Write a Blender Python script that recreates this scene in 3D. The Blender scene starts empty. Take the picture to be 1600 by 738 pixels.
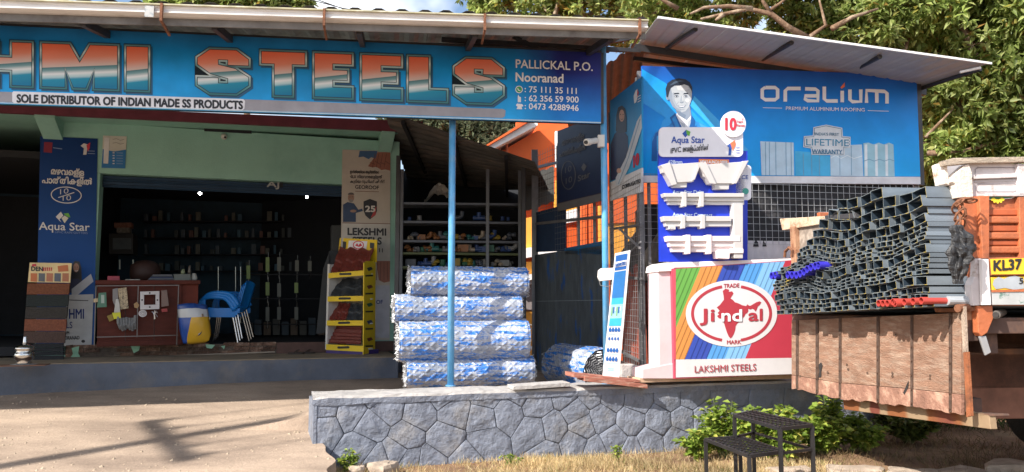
import bpy, math, random
import numpy as np
from mathutils import Vector, Matrix
R = math.radians
random.seed(7); rng = np.random.default_rng(7)
sc = bpy.context.scene
col = sc.collection
# ------------------------------------------------------------ camera, sky, sun, exposure
EYE = Vector((0, 0, 1.5)); PITCH = R(5.3); FPX = 1156.0
cam = bpy.data.cameras.new('camera'); cam_o = bpy.data.objects.new('camera', cam); col.objects.link(cam_o)
cam_o.location = EYE; cam_o.rotation_euler = (R(90) + PITCH, 0, 0)
cam.sensor_width = 36; cam.lens = 36 * FPX / 1600; cam.clip_start = 0.05; cam.clip_end = 2000
sc.camera = cam_o
LD = Vector((0.95, 0.80, -1.0)).normalized()          # direction the sunlight travels
SUN_EL = math.asin(-LD.z); SUN_AZ = math.atan2(-LD.x, -LD.y)
w = bpy.data.worlds.new('World'); sc.world = w; w.use_nodes = True
nt = w.node_tree; bg = nt.nodes['Background']
sky = nt.nodes.new('ShaderNodeTexSky'); sky.sky_type = 'NISHITA'; sky.sun_disc = False
sky.sun_elevation = SUN_EL; sky.sun_rotation = SUN_AZ; sky.air_density = 1.0; sky.dust_density = 1.6; sky.ozone_density = 1.0
# thin white cloud spread over the sky
tc = nt.nodes.new('ShaderNodeTexCoord'); no = nt.nodes.new('ShaderNodeTexNoise'); no.inputs['Scale'].default_value = 2.2
no.inputs['Detail'].default_value = 6; no.inputs['Roughness'].default_value = .55
rp = nt.nodes.new('ShaderNodeValToRGB'); rp.color_ramp.elements[0].position = .48; rp.color_ramp.elements[1].position = .66
mx = nt.nodes.new('ShaderNodeMixRGB'); mx.inputs[2].default_value = (9.0, 9.2, 9.6, 1)
nt.links.new(tc.outputs['Generated'], no.inputs['Vector']); nt.links.new(no.outputs[0], rp.inputs[0])
nt.links.new(rp.outputs[0], mx.inputs[0]); nt.links.new(sky.outputs[0], mx.inputs[1]); nt.links.new(mx.outputs[0], bg.inputs[0])
bg.inputs[1].default_value = 0.125
sun = bpy.data.lights.new('sun', 'SUN'); sun.energy = 5.0; sun.angle = R(0.55); sun.color = (1.0, .93, .83)
sun_o = bpy.data.objects.new('sun', sun); col.objects.link(sun_o)
sun_o.rotation_euler = LD.to_track_quat('-Z', 'Y').to_euler()
sc.view_settings.view_transform = 'Standard'; sc.view_settings.look = 'None'
sc.view_settings.exposure = 0.85; sc.view_settings.gamma = 1.0; sc.view_settings.use_curve_mapping = False
sc.cycles.max_bounces = 7; sc.cycles.diffuse_bounces = 4; sc.cycles.glossy_bounces = 3; sc.cycles.transparent_max_bounces = 10
sc.cycles.use_denoising = True
# ------------------------------------------------------------ geometry of the place as seen in the photograph
CT, ST = math.cos(PITCH), math.sin(PITCH)
def ray(px, py):
    u = (px - 800) / FPX; v = (369 - py) / FPX
    return Vector((u, CT - v * ST, ST + v * CT))
def atY(px, py, Y): r = ray(px, py); return EYE + r * (Y / r.y)
def atZ(px, py, z): r = ray(px, py); return EYE + r * ((z - EYE.z) / r.z)
class VP:                                              # a vertical plane through two ground points
    def __init__(s, x0, y0, x1, y1):
        s.p = Vector((x0, y0, 0)); s.t = Vector((x1 - x0, y1 - y0, 0)).normalized()
        s.n = Vector((s.t.y, -s.t.x, 0))
        if s.n.dot(s.p - EYE) > 0: s.n = -s.n
    def hit(s, px, py, off=0):
        r = ray(px, py); p = s.p + s.n * off
        return EYE + r * ((p - EYE).dot(s.n) / r.dot(s.n))
    def sz(s, v): return (v - s.p).dot(s.t), v.z
    def at(s, a, z, off=0): q = s.p + s.t * a + s.n * off; return Vector((q.x, q.y, z))
# ------------------------------------------------------------ materials
MATS = {}
def nodes(name):
    m = bpy.data.materials.new(name); m.use_nodes = True
    return m, m.node_tree, m.node_tree.nodes['Principled BSDF']
def mat(name, c, rough=.6, metal=0., var=.12, scale=6., bump=.0, bscale=60., c2=None, c2amt=(.5, .65), c2scale=3., coat=0., alpha=1., spec=.5, obrand=0., stretch=None, trans=0., fr=None):
    if name in MATS: return MATS[name]
    m, t, b = nodes(name); L = t.links; N = t.nodes
    tc = N.new('ShaderNodeTexCoord'); mp = N.new('ShaderNodeMapping'); L.new(tc.outputs['Object'], mp.inputs[0])
    if stretch: mp.inputs['Scale'].default_value = stretch
    n1 = N.new('ShaderNodeTexNoise'); n1.inputs['Scale'].default_value = scale; n1.inputs['Detail'].default_value = 7; n1.inputs['Roughness'].default_value = .6
    L.new(mp.outputs[0], n1.inputs[0])
    mr = N.new('ShaderNodeMapRange'); mr.inputs[1].default_value = .3; mr.inputs[2].default_value = .7; mr.inputs[3].default_value = 1 - var; mr.inputs[4].default_value = 1 + var
    L.new(n1.outputs[0], mr.inputs[0])
    src = None
    base = N.new('ShaderNodeRGB'); base.outputs[0].default_value = (*c, 1); src = base.outputs[0]
    if c2 is not None:
        n2 = N.new('ShaderNodeTexNoise'); n2.inputs['Scale'].default_value = c2scale; n2.inputs['Detail'].default_value = 9; n2.inputs['Roughness'].default_value = .65
        L.new(mp.outputs[0], n2.inputs[0]); cr = N.new('ShaderNodeValToRGB'); cr.color_ramp.elements[0].position = c2amt[0]; cr.color_ramp.elements[1].position = c2amt[1]
        L.new(n2.outputs[0], cr.inputs[0]); mx = N.new('ShaderNodeMixRGB'); L.new(cr.outputs[0], mx.inputs[0]); L.new(src, mx.inputs[1]); mx.inputs[2].default_value = (*c2, 1); src = mx.outputs[0]
    vm = N.new('ShaderNodeVectorMath'); vm.operation = 'SCALE'; L.new(src, vm.inputs[0]); L.new(mr.outputs[0], vm.inputs['Scale']); src = vm.outputs[0]
    if obrand:
        oi = N.new('ShaderNodeObjectInfo'); m2 = N.new('ShaderNodeMapRange'); m2.inputs[3].default_value = 1 - obrand; m2.inputs[4].default_value = 1 + obrand
        L.new(oi.outputs['Random'], m2.inputs[0]); v2 = N.new('ShaderNodeVectorMath'); v2.operation = 'SCALE'; L.new(src, v2.inputs[0]); L.new(m2.outputs[0], v2.inputs['Scale']); src = v2.outputs[0]
    L.new(src, b.inputs['Base Color'])
    b.inputs['Roughness'].default_value = rough; b.inputs['Metallic'].default_value = metal
    b.inputs['Specular IOR Level'].default_value = spec
    b.inputs['Coat Weight'].default_value = coat; b.inputs['Alpha'].default_value = alpha
    b.inputs['Transmission Weight'].default_value = trans
    if bump:
        n3 = N.new('ShaderNodeTexNoise'); n3.inputs['Scale'].default_value = bscale; n3.inputs['Detail'].default_value = 8; n3.inputs['Roughness'].default_value = .65; L.new(mp.outputs[0], n3.inputs[0])
        bp = N.new('ShaderNodeBump'); bp.inputs['Strength'].default_value = min(1., bump); bp.inputs['Distance'].default_value = .02 if bump <= 1 else .02 * bump
        L.new(n3.outputs[0], bp.inputs['Height']); L.new(bp.outputs[0], b.inputs['Normal'])
    MATS[name] = m; return m
def grad(name, stops, rough=.45, axis=1, var=.05, horiz=None):     # printed colour gradient over the sheet's own UV
    if name in MATS: return MATS[name]
    m, t, b = nodes(name); L = t.links; N = t.nodes
    uv = N.new('ShaderNodeUVMap'); sx = N.new('ShaderNodeSeparateXYZ'); L.new(uv.outputs[0], sx.inputs[0])
    cr = N.new('ShaderNodeValToRGB'); e = cr.color_ramp.elements
    while len(e) < len(stops): e.new(.5)
    for k, (p, c) in enumerate(stops): e[k].position = p; e[k].color = (*c, 1)
    L.new(sx.outputs[axis], cr.inputs[0]); src = cr.outputs[0]
    tc = N.new('ShaderNodeTexCoord'); n1 = N.new('ShaderNodeTexNoise'); n1.inputs['Scale'].default_value = 2.5; n1.inputs['Detail'].default_value = 6; L.new(tc.outputs['Object'], n1.inputs[0])
    mr = N.new('ShaderNodeMapRange'); mr.inputs[1].default_value = .3; mr.inputs[2].default_value = .7; mr.inputs[3].default_value = 1 - var; mr.inputs[4].default_value = 1 + var; L.new(n1.outputs[0], mr.inputs[0])
    if horiz:                                            # second gradient across, mixed in
        c2 = N.new('ShaderNodeValToRGB'); c2.color_ramp.elements[0].position = horiz[0]; c2.color_ramp.elements[1].position = horiz[1]; L.new(sx.outputs[0], c2.inputs[0])
        mx = N.new('ShaderNodeMixRGB'); L.new(c2.outputs[0], mx.inputs[0]); L.new(src, mx.inputs[1])
        c3 = N.new('ShaderNodeValToRGB'); e = c3.color_ramp.elements
        while len(e) < len(horiz[2]): e.new(.5)
        for k, (p, c) in enumerate(horiz[2]): e[k].position = p; e[k].color = (*c, 1)
        L.new(sx.outputs[axis], c3.inputs[0]); L.new(c3.outputs[0], mx.inputs[2]); src = mx.outputs[0]
    vm = N.new('ShaderNodeVectorMath'); vm.operation = 'SCALE'; L.new(src, vm.inputs[0]); L.new(mr.outputs[0], vm.inputs['Scale'])
    L.new(vm.outputs[0], b.inputs['Base Color']); b.inputs['Roughness'].default_value = rough; b.inputs['Specular IOR Level'].default_value = .25
    # slack vinyl: faint waves
    n3 = N.new('ShaderNodeTexNoise'); n3.inputs['Scale'].default_value = 3; L.new(tc.outputs['Object'], n3.inputs[0]); bp = N.new('ShaderNodeBump'); bp.inputs['Strength'].default_value = .25; bp.inputs['Distance'].default_value = .03
    L.new(n3.outputs[0], bp.inputs['Height']); L.new(bp.outputs[0], b.inputs['Normal'])
    MATS[name] = m; return m
def emis(name, c, s):
    m, t, b = nodes(name); b.inputs['Emission Color'].default_value = (*c, 1); b.inputs['Emission Strength'].default_value = s; b.inputs['Base Color'].default_value = (*c, 1); MATS[name] = m; return m
def leafmat(name, cols, rough=.45, trans=.35):
    m, t, b = nodes(name); L = t.links; N = t.nodes
    g = N.new('ShaderNodeNewGeometry'); cr = N.new('ShaderNodeValToRGB'); e = cr.color_ramp.elements
    while len(e) < len(cols): e.new(.5)
    for k, (p, c) in enumerate(cols): e[k].position = p; e[k].color = (*c, 1)
    L.new(g.outputs['Random Per Island'], cr.inputs[0])
    tc = N.new('ShaderNodeTexCoord'); n1 = N.new('ShaderNodeTexNoise'); n1.inputs['Scale'].default_value = .9; n1.inputs['Detail'].default_value = 3; L.new(tc.outputs['Object'], n1.inputs[0])
    mr = N.new('ShaderNodeMapRange'); mr.inputs[1].default_value = .35; mr.inputs[2].default_value = .65; mr.inputs[3].default_value = .7; mr.inputs[4].default_value = 1.25; L.new(n1.outputs[0], mr.inputs[0])
    vm = N.new('ShaderNodeVectorMath'); vm.operation = 'SCALE'; L.new(cr.outputs[0], vm.inputs[0]); L.new(mr.outputs[0], vm.inputs['Scale'])
    L.new(vm.outputs[0], b.inputs['Base Color']); b.inputs['Roughness'].default_value = rough
    tr = N.new('ShaderNodeBsdfTranslucent'); L.new(vm.outputs[0], tr.inputs[0]); ms = N.new('ShaderNodeMixShader'); ms.inputs[0].default_value = trans
    L.new(b.outputs[0], ms.inputs[1]); L.new(tr.outputs[0], ms.inputs[2]); L.new(ms.outputs[0], t.nodes['Material Output'].inputs[0])
    MATS[name] = m; return m
# ------------------------------------------------------------ mesh building
class MB:
    def __init__(s): s.v = []; s.f = []; s.uv = []; s.mi = []; s.k = 0
    def add(s, pts, faces, uv=None):
        o = len(s.v); s.v += [tuple(p) for p in pts]; s.uv += (uv or [(0, 0)] * len(pts))
        for f in faces: s.f.append([o + i for i in f]); s.mi.append(s.k)
        return s
    def poly(s, pts, uv=None): return s.add(pts, [list(range(len(pts)))], uv)
    def prism(s, pts, vec, uv=None):
        n = len(pts); vec = Vector(vec); b = [Vector(p) + vec for p in pts]
        fs = [list(range(n)), list(range(2 * n - 1, n - 1, -1))] + [[i, i + n, (i + 1) % n + n, (i + 1) % n] for i in range(n)]
        return s.add(list(pts) + b, fs, (uv + uv) if uv else None)
    def box(s, c, d, rz=0., M=None):
        c = Vector(c); P = []
        m = M if M is not None else Matrix.Rotation(rz, 3, 'Z')
        for x in (-.5, .5):
            for y in (-.5, .5):
                for z in (-.5, .5): P.append(c + m @ Vector((x * d[0], y * d[1], z * d[2])))
        return s.add(P, [(0, 1, 3, 2), (4, 6, 7, 5), (0, 4, 5, 1), (2, 3, 7, 6), (0, 2, 6, 4), (1, 5, 7, 3)])
    def span(s, a, b, wd, ht, up=Vector((0, 0, 1))):     # box bar between two points
        a = Vector(a); b = Vector(b); d = (b - a); L = d.length; d.normalize()
        side = d.cross(up)
        if side.length < 1e-4: side = Vector((1, 0, 0))
        side.normalize(); u = side.cross(d)
        P = []
        for p in (a, b):
            for i, j in ((-1, -1), (1, -1), (1, 1), (-1, 1)): P.append(p + side * (i * wd / 2) + u * (j * ht / 2))
        return s.add(P, [(3, 2, 1, 0), (4, 5, 6, 7), (0, 1, 5, 4), (1, 2, 6, 5), (2, 3, 7, 6), (3, 0, 4, 7)])
    def tube(s, path, r, n=8, cap=True):
        path = [Vector(p) for p in path]; k = len(path); rs = r if isinstance(r, (list, tuple)) else [r] * k
        P = []; prev = None
        for i, p in enumerate(path):
            d = (path[min(i + 1, k - 1)] - path[max(i - 1, 0)])
            if d.length < 1e-9: d = Vector((0, 0, 1))
            d.normalize()
            a = d.orthogonal() if prev is None else (prev - d * prev.dot(d))
            if a.length < 1e-6: a = d.orthogonal()
            a.normalize(); prev = a; b = d.cross(a)
            for j in range(n):
                t = 2 * math.pi * j / n; P.append(p + (a * math.cos(t) + b * math.sin(t)) * rs[i])
        F = [[i * n + j, i * n + (j + 1) % n, (i + 1) * n + (j + 1) % n, (i + 1) * n + j] for i in range(k - 1) for j in range(n)]
        if cap: F += [list(range(n - 1, -1, -1)), [(k - 1) * n + j for j in range(n)]]
        return s.add(P, F)
    def lathe(s, c, prof, n=20, axis='Z'):               # prof = [(r, h)]
        c = Vector(c); P = []
        for r, h in prof:
            for j in range(n):
                t = 2 * math.pi * j / n; q = (r * math.cos(t), r * math.sin(t), h)
                if axis == 'Y': q = (q[0], q[2], q[1])
                if axis == 'X': q = (q[2], q[0], q[1])
                P.append(c + Vector(q))
        k = len(prof)
        F = [[i * n + j, i * n + (j + 1) % n, (i + 1) * n + (j + 1) % n, (i + 1) * n + j] for i in range(k - 1) for j in range(n)]
        F += [list(range(n - 1, -1, -1)), [(k - 1) * n + j for j in range(n)]]
        return s.add(P, F)
    def grid(s, fn, nu, nv):
        P = []; U = []
        for i in range(nu + 1):
            for j in range(nv + 1): P.append(fn(i / nu, j / nv)); U.append((i / nu, j / nv))
        F = [[i * (nv + 1) + j, (i + 1) * (nv + 1) + j, (i + 1) * (nv + 1) + j + 1, i * (nv + 1) + j + 1] for i in range(nu) for j in range(nv)]
        return s.add(P, F, U)
    def build(s, name, m, parent=None, smooth=False, bevel=0.):
        me = bpy.data.meshes.new(name)
        o0 = Vector(parent['_loc']) if parent is not None else Vector((0, 0, 0))
        me.from_pydata([(v[0] - o0.x, v[1] - o0.y, v[2] - o0.z) for v in s.v], [], s.f)
        ul = me.uv_layers.new(name='UVMap'); li = np.zeros(len(me.loops), dtype=np.int32); me.loops.foreach_get('vertex_index', li)
        ul.data.foreach_set('uv', np.array(s.uv, dtype=np.float32)[li].ravel())
        for x in (m if isinstance(m, (list, tuple)) else [m]): me.materials.append(x)
        if s.k or any(s.mi): me.polygons.foreach_set('material_index', s.mi)
        if smooth: me.polygons.foreach_set('use_smooth', [True] * len(me.polygons))
        me.update()
        ob = bpy.data.objects.new(name, me); col.objects.link(ob)
        if parent is not None: ob.parent = parent
        if bevel:
            b = ob.modifiers.new('bevel', 'BEVEL'); b.width = bevel; b.segments = 2; b.limit_method = 'ANGLE'
        return ob
def thing(name, label, cat, loc=(0, 0, 0), group=None):
    o = bpy.data.objects.new(name, None); col.objects.link(o); o.location = Vector(loc); o['_loc'] = tuple(loc)
    o.empty_display_size = .1
    o['label'] = label; o['category'] = cat
    if group: o['group'] = group
    return o
def tag(o, label, cat, group=None):
    o['label'] = label; o['category'] = cat
    if group: o['group'] = group
    return o
def kind(o, k, label=None):
    o['kind'] = k
    if label: o['label'] = label
    return o
def part(parent, name, m, fn, **k): b = MB(); fn(b); return b.build(name, m, parent, **k)
def copy_tree(o, parent=None):
    c = o.copy(); col.objects.link(c)
    if parent is not None: c.parent = parent
    for ch in list(o.children): copy_tree(ch, c)
    return c
# ------------------------------------------------------------ flat print and lettering on a plane, laid out by where it shows
def draw(parent, P, pts, m, off=.003, name='print', uvy=None):
    b = MB(); q = [P.hit(x, y, off) for x, y in pts]
    uv = None
    if uvy: uv = [((x - uvy[2]) / max(1e-6, uvy[3] - uvy[2]) if len(uvy) > 3 else 0, (y - uvy[0](x)) / (uvy[1](x) - uvy[0](x))) for x, y in pts]
    b.poly(q, uv); return b.build(name, m, parent)
def ell(cx, cy, rx, ry, n=28, a0=0, a1=360, rot=0):
    o = []
    for i in range(n if a1 - a0 >= 360 else n + 1):
        t = R(a0 + (a1 - a0) * i / n); x = rx * math.cos(t); y = ry * math.sin(t)
        o.append((cx + x * math.cos(rot) - y * math.sin(rot), cy + x * math.sin(rot) + y * math.cos(rot)))
    return o
def stroke(pts, w):                                      # ribbon polygon along a pixel polyline
    L, Rr = [], []
    for i, (x, y) in enumerate(pts):
        a = pts[max(0, i - 1)]; b = pts[min(len(pts) - 1, i + 1)]; dx, dy = b[0] - a[0], b[1] - a[1]; l = math.hypot(dx, dy) or 1
        nx, ny = -dy / l * w / 2, dx / l * w / 2; L.append((x + nx, y + ny)); Rr.append((x - nx, y - ny))
    return L + Rr[::-1]
def ribbon(parent, P, pts, w, m, off=.003, name='print'):
    s = stroke(pts, w); n = len(pts); b = MB()
    for i in range(n - 1): b.poly([P.hit(*s[i], off), P.hit(*s[i + 1], off), P.hit(*s[2 * n - 2 - i], off), P.hit(*s[2 * n - 1 - i], off)])
    return b.build(name, m, parent)
_tc = bpy.data.curves.new('lettering', 'FONT'); _to = bpy.data.objects.new('lettering', _tc); col.objects.link(_to)
def textmesh(s, bold=0., res=4, shear=0.):
    _tc.body = s; _tc.offset = bold; _tc.resolution_u = res; _tc.shear = shear
    bpy.context.view_layer.update()
    me = bpy.data.meshes.new_from_object(_to.evaluated_get(bpy.context.evaluated_depsgraph_get()))
    v = np.zeros(len(me.vertices) * 3); me.vertices.foreach_get('co', v); v = v.reshape(-1, 3)
    F = [list(p.vertices) for p in me.polygons]; bpy.data.meshes.remove(me)
    if len(v): v[:, 0] -= v[:, 0].min()
    return v, F
def text(parent, P, s, x0, y0, x1, y1, h, m, off=.004, bold=0., res=3, name='lettering', shear=0., grow=0):
    v, F = textmesh(s, 0 if bold > 0 else bold, res, shear); bold *= .8
    if not len(v): return None
    W = v[:, 0].max(); b = MB(); L = math.hypot(x1 - x0, y1 - y0); ux, uy = (x1 - x0) / L, (y1 - y0) / L
    pts = []
    for x, y, _ in v:
        a = x / W * L; q = y / .69 * h
        pts.append(P.hit(x0 + ux * a, y0 + uy * a - q, off))
    b.add(pts, F)
    if bold > 0:                                          # heavier weight: the outline laid down again a hair to each side
        for q_, (dx, dy) in enumerate(((1, 0), (-1, 0), (0, 1), (0, -1), (.7, .7), (-.7, -.7), (.7, -.7), (-.7, .7))):
            e = bold / .69 * h; b.add([P.hit(x0 + ux * x / W * L + dx * e, y0 + uy * x / W * L - y / .69 * h + dy * e, off + .00025 * (q_ + 1)) for x, y, _ in v], F)
    return b.build(name, m, parent)
def slab(parent, P, quad, th, m, name='panel', off=0., bevel=0., uv=True):   # quad TL TR BR BL in photo pixels, front at off, thickness back
    q = [P.hit(x, y, off) for x, y in quad]
    return MB().prism(q, -P.n * th, [(0, 1), (1, 1), (1, 0), (0, 0)]).build(name, m, parent, bevel=bevel)
# ============================================================ planes of the place
PW = VP(-1.8, 6.9, 3.3, 8.4)           # face of the stone wall
PB = VP(-4.65, 6.72, .96, 7.95)        # big signboard
PS = VP(-5.75, 10.3, -2.75, 11.2)      # shop front
PP = VP(-6.16, 8.9, -1.56, 10.28)      # face of the porch step
PO = VP(1.46, 8.3, 4.88, 8.9)          # roofing board
N_T = Vector((3.15, 5.1, 0)); F_T = Vector((2.87, 7.6, 0)); UB = (F_T - N_T).normalized(); AX = Vector((UB.y, -UB.x, 0))
def T(a, b, z): q = N_T + AX * a + UB * b; return Vector((q.x, q.y, z))
PT = VP(N_T.x, N_T.y, N_T.x + AX.x, N_T.y + AX.y)
def fbm(x, y, s=1., seed=0.):
    from mathutils import noise
    return noise.fractal(Vector((x * s, y * s, seed)), .9, 2.1, 4)
# ============================================================ ground
soil = mat('soil', (.20, .115, .065), .95, var=.3, scale=2.5, bump=1, bscale=14, c2=(.30, .20, .11), c2scale=1.1)
def gz(x, y):
    z = fbm(x, y, .8) * .03
    if y < 5: z -= (5 - y) * .03 if y > 0 else .15
    if y > 9.5 and x > 3: z += min(.6, (y - 9.5) * .1)
    return z
b = MB(); xs = list(np.concatenate([np.linspace(-400, -14, 8), np.linspace(-10, 12, 90), np.linspace(16, 400, 8)])); ys = list(np.concatenate([np.linspace(-60, 0, 5), np.linspace(1, 16, 60), np.linspace(20, 600, 9)]))
P_ = [(x, y, gz(x, y) - .02 - (.25 if x < -1.9 and y > 3 else 0)) for x in xs for y in ys]; ny = len(ys)
b.add(P_, [[i * ny + j, (i + 1) * ny + j, (i + 1) * ny + j + 1, i * ny + j + 1] for i in range(len(xs) - 1) for j in range(ny - 1)])
kind(b.build('ground', soil, smooth=True), 'structure')
# concrete driveway rising to the porch
def dz(x, y):
    z = .15 + (y - 6) * .094
    z = max(-.06, min(z, .50))
    if y > 7.3 and x > -1.75: z = .5
    return z + fbm(x, y, 1.3, 3) * .006
def driveway_mat():
    m, t, bs = nodes('driveway_concrete'); L = t.links; N = t.nodes
    tc = N.new('ShaderNodeTexCoord')
    def nz(s, d=8, r=.62, st=None):
        n = N.new('ShaderNodeTexNoise'); n.inputs['Scale'].default_value = s; n.inputs['Detail'].default_value = d; n.inputs['Roughness'].default_value = r
        if st: mp = N.new('ShaderNodeMapping'); mp.inputs['Scale'].default_value = st; L.new(tc.outputs['Object'], mp.inputs[0]); L.new(mp.outputs[0], n.inputs[0])
        else: L.new(tc.outputs['Object'], n.inputs[0])
        return n
    c = N.new('ShaderNodeValToRGB'); e = c.color_ramp.elements; e[0].position = .34; e[0].color = (.20, .15, .115, 1); e[1].position = .66; e[1].color = (.41, .315, .24, 1); L.new(nz(1.1, st=(.6, 1.5, 1)).outputs[0], c.inputs[0])
    f = N.new('ShaderNodeMapRange'); f.inputs[1].default_value = .3; f.inputs[2].default_value = .7; f.inputs[3].default_value = .78; f.inputs[4].default_value = 1.22; L.new(nz(42, 6, .8).outputs[0], f.inputs[0])
    v = N.new('ShaderNodeVectorMath'); v.operation = 'SCALE'; L.new(c.outputs[0], v.inputs[0]); L.new(f.outputs[0], v.inputs['Scale']); L.new(v.outputs[0], bs.inputs['Base Color'])
    bs.inputs['Roughness'].default_value = .92
    bp = N.new('ShaderNodeBump'); bp.inputs['Strength'].default_value = .7; bp.inputs['Distance'].default_value = .012; L.new(nz(38, 8, .7).outputs[0], bp.inputs['Height']); L.new(bp.outputs[0], bs.inputs['Normal'])
    MATS['driveway_concrete'] = m; return m
conc = driveway_mat()
def edge_x(y):                                           # ragged right edge, in front of the wall's left end
    if y > 7.0: return -1.80 if y < 7.42 else max(-1.8, min(1.15, (y - .2 - 6.9) / .294 - 1.8))
    return -1.80 + (7.0 - y) * .42 + .05 * math.sin(y * 5) + .03 * math.sin(y * 13)
b = MB(); ys = np.concatenate([np.linspace(-4, 5.9, 12), np.linspace(6, 7.0, 20), [7.38, 7.44], np.linspace(7.5, 13.5, 24)]); nu = 40
P_ = []
for y in ys:
    e = edge_x(y)
    for i in range(nu + 1): x = -14 + (e + 14) * (i / nu) ** .7; P_.append((x, y, dz(x, y)))
    P_.append((e + .03, y, dz(e, y) - .35))
k = nu + 2
b.add(P_, [[i * k + j, i * k + j + 1, (i + 1) * k + j + 1, (i + 1) * k + j] for i in range(len(ys) - 1) for j in range(k - 1)])
kind(b.build('driveway', conc), 'structure')
g = MB(); rg = random.Random(8)
for k in range(900):
    y = rg.uniform(5.9, 8.9); x = rg.uniform(-6.2, edge_x(min(y, 6.9)) - .05); s = rg.choice([.006, .008, .012, .018]) * rg.uniform(.7, 1.3); z = dz(x, y)
    if rg.random() < .5 and y > 7.6: continue
    a = rg.uniform(0, 3); P5 = [(x + s * math.cos(a + i * 1.26), y + s * math.sin(a + i * 1.26) * .8, z - .002) for i in range(5)] + [(x + s * .3, y, z + s * .7)]
    g.add(P5, [[i, (i + 1) % 5, 5] for i in range(5)])
kind(g.build('gravel', mat('grit', (.34, .27, .20), .95, var=.4, scale=30)), 'stuff', 'loose grit scattered over the driveway')
kind(MB().box((2.2, 11.2, .25), (4.2, 4.9, .46)).build('yard_floor', mat('yard_concrete', (.30, .25, .19), .9, var=.25, scale=3, bump=.6)), 'structure')
# broken edge stones by the road
for k, (px, py, w_, h_) in enumerate([(1235, 737, .42, .03), (1330, 737, .5, .04), (1420, 739, .42, .03), (1590, 731, .6, .05), (1510, 739, .5, .03), (597, 735, .30, .07), (556, 738, .16, .05)]):
    p = atZ(px, py, .02); r = MB(); n = 9; prof = [(1.0, -.05), (1.02, h_ * .5), (.9, h_ * .9), (.5, h_), ]
    P_ = []
    for rr, z in prof:
        for j in range(n): t = 2 * math.pi * j / n; q = 1 + .22 * math.sin(j * 2.3 + k); P_.append((p.x + math.cos(t) * rr * w_ * .5 * q, p.y + math.sin(t) * rr * w_ * .32 * q, p.z + z + .01 * math.sin(j * 1.7 + k)))
    F_ = [[i * n + j, i * n + (j + 1) % n, (i + 1) * n + (j + 1) % n, (i + 1) * n + j] for i in range(3) for j in range(n)] + [[3 * n + j for j in range(n)]]
    r.add(P_, F_); o = r.build('rock', mat('rock', (.36, .29, .23), .95, var=.3, scale=8, bump=1, bscale=20))
    tag(o, ['flat pale stone at the road edge below the black steps', 'flat pale stone in the shade front of the truck tailgate', 'small flat stone right of the middle road edge stones', 'grey stone at the lower right corner of the picture', 'low worn stone beside the lower right corner stone', 'brown rock at the foot of the stone wall, left end', 'small brown rock between driveway edge and stone wall'][k], 'stone')
# ============================================================ stone wall, painted grey
wall = thing('stone_wall', 'grey painted rubble stone wall with recessed joints and pale coping', 'wall', (-1.8, 6.9, 0))
greyp = mat('wall_paint', (.178, .20, .255), .75, var=.2, scale=5, bump=2.2, bscale=9, c2=(.235, .225, .22), c2scale=2.6, c2amt=(.50, .72))
jointm = mat('wall_joint', (.08, .085, .10), .9, var=.2)
ZT = .655
sA, zA = -.02, -.15; sB = 6.2
cpt = Vector((PW.t.x, PW.t.y, 0))
core = MB(); q0 = PW.at(sA, zA, -.012); q1 = PW.at(sB, zA, -.012); q2 = PW.at(sB, ZT - .03, -.012); q3 = PW.at(sA, ZT - .03, -.012)
core.prism([q3, q2, q1, q0], -PW.n * .46); core.build('mortar', jointm, wall)
seeds = []
for x, y in [(110,320),(265,340),(110,420),(500,310),(400,425),(330,560),(705,340),(620,500),(440,640),(760,650),(920,335),(860,500),(700,215),(850,225),(1100,370),(1130,240),(1245,340),(1120,520),(1000,640),(440,215),(560,590),(640,640)]: seeds.append((480 + x / 4, 560 + y / 4))
for x, y in [(250,290),(430,235),(590,240),(735,250),(890,270),(1110,250),(500,345),(665,385),(540,440),(350,450),(850,400),(1040,410),(1190,400),(1240,240),(740,530),(490,555),(980,545),(1150,520),(230,480),(300,620),(120,210),(620,600),(860,610)]: seeds.append((780 + x / 4.147, 560 + y / 4.147))
seeds += [(1100, 655), (1140, 622), (1150, 660), (1182, 690), (1200, 628), (1215, 665), (1250, 630), (1262, 680), (1300, 640), (1330, 620), (1340, 665), (1380, 640), (1420, 625)]
S = [PW.sz(PW.hit(x, y)) for x, y in seeds]
def clip(poly, a, c):                                     # keep a.p <= c
    out = []
    for i in range(len(poly)):
        p, q = poly[i], poly[(i + 1) % len(poly)]; dp = a[0] * p[0] + a[1] * p[1] - c; dq = a[0] * q[0] + a[1] * q[1] - c
        if dp <= 0: out.append(p)
        if (dp < 0 < dq) or (dq < 0 < dp): t = dp / (dp - dq); out.append((p[0] + t * (q[0] - p[0]), p[1] + t * (q[1] - p[1])))
    return out
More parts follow.
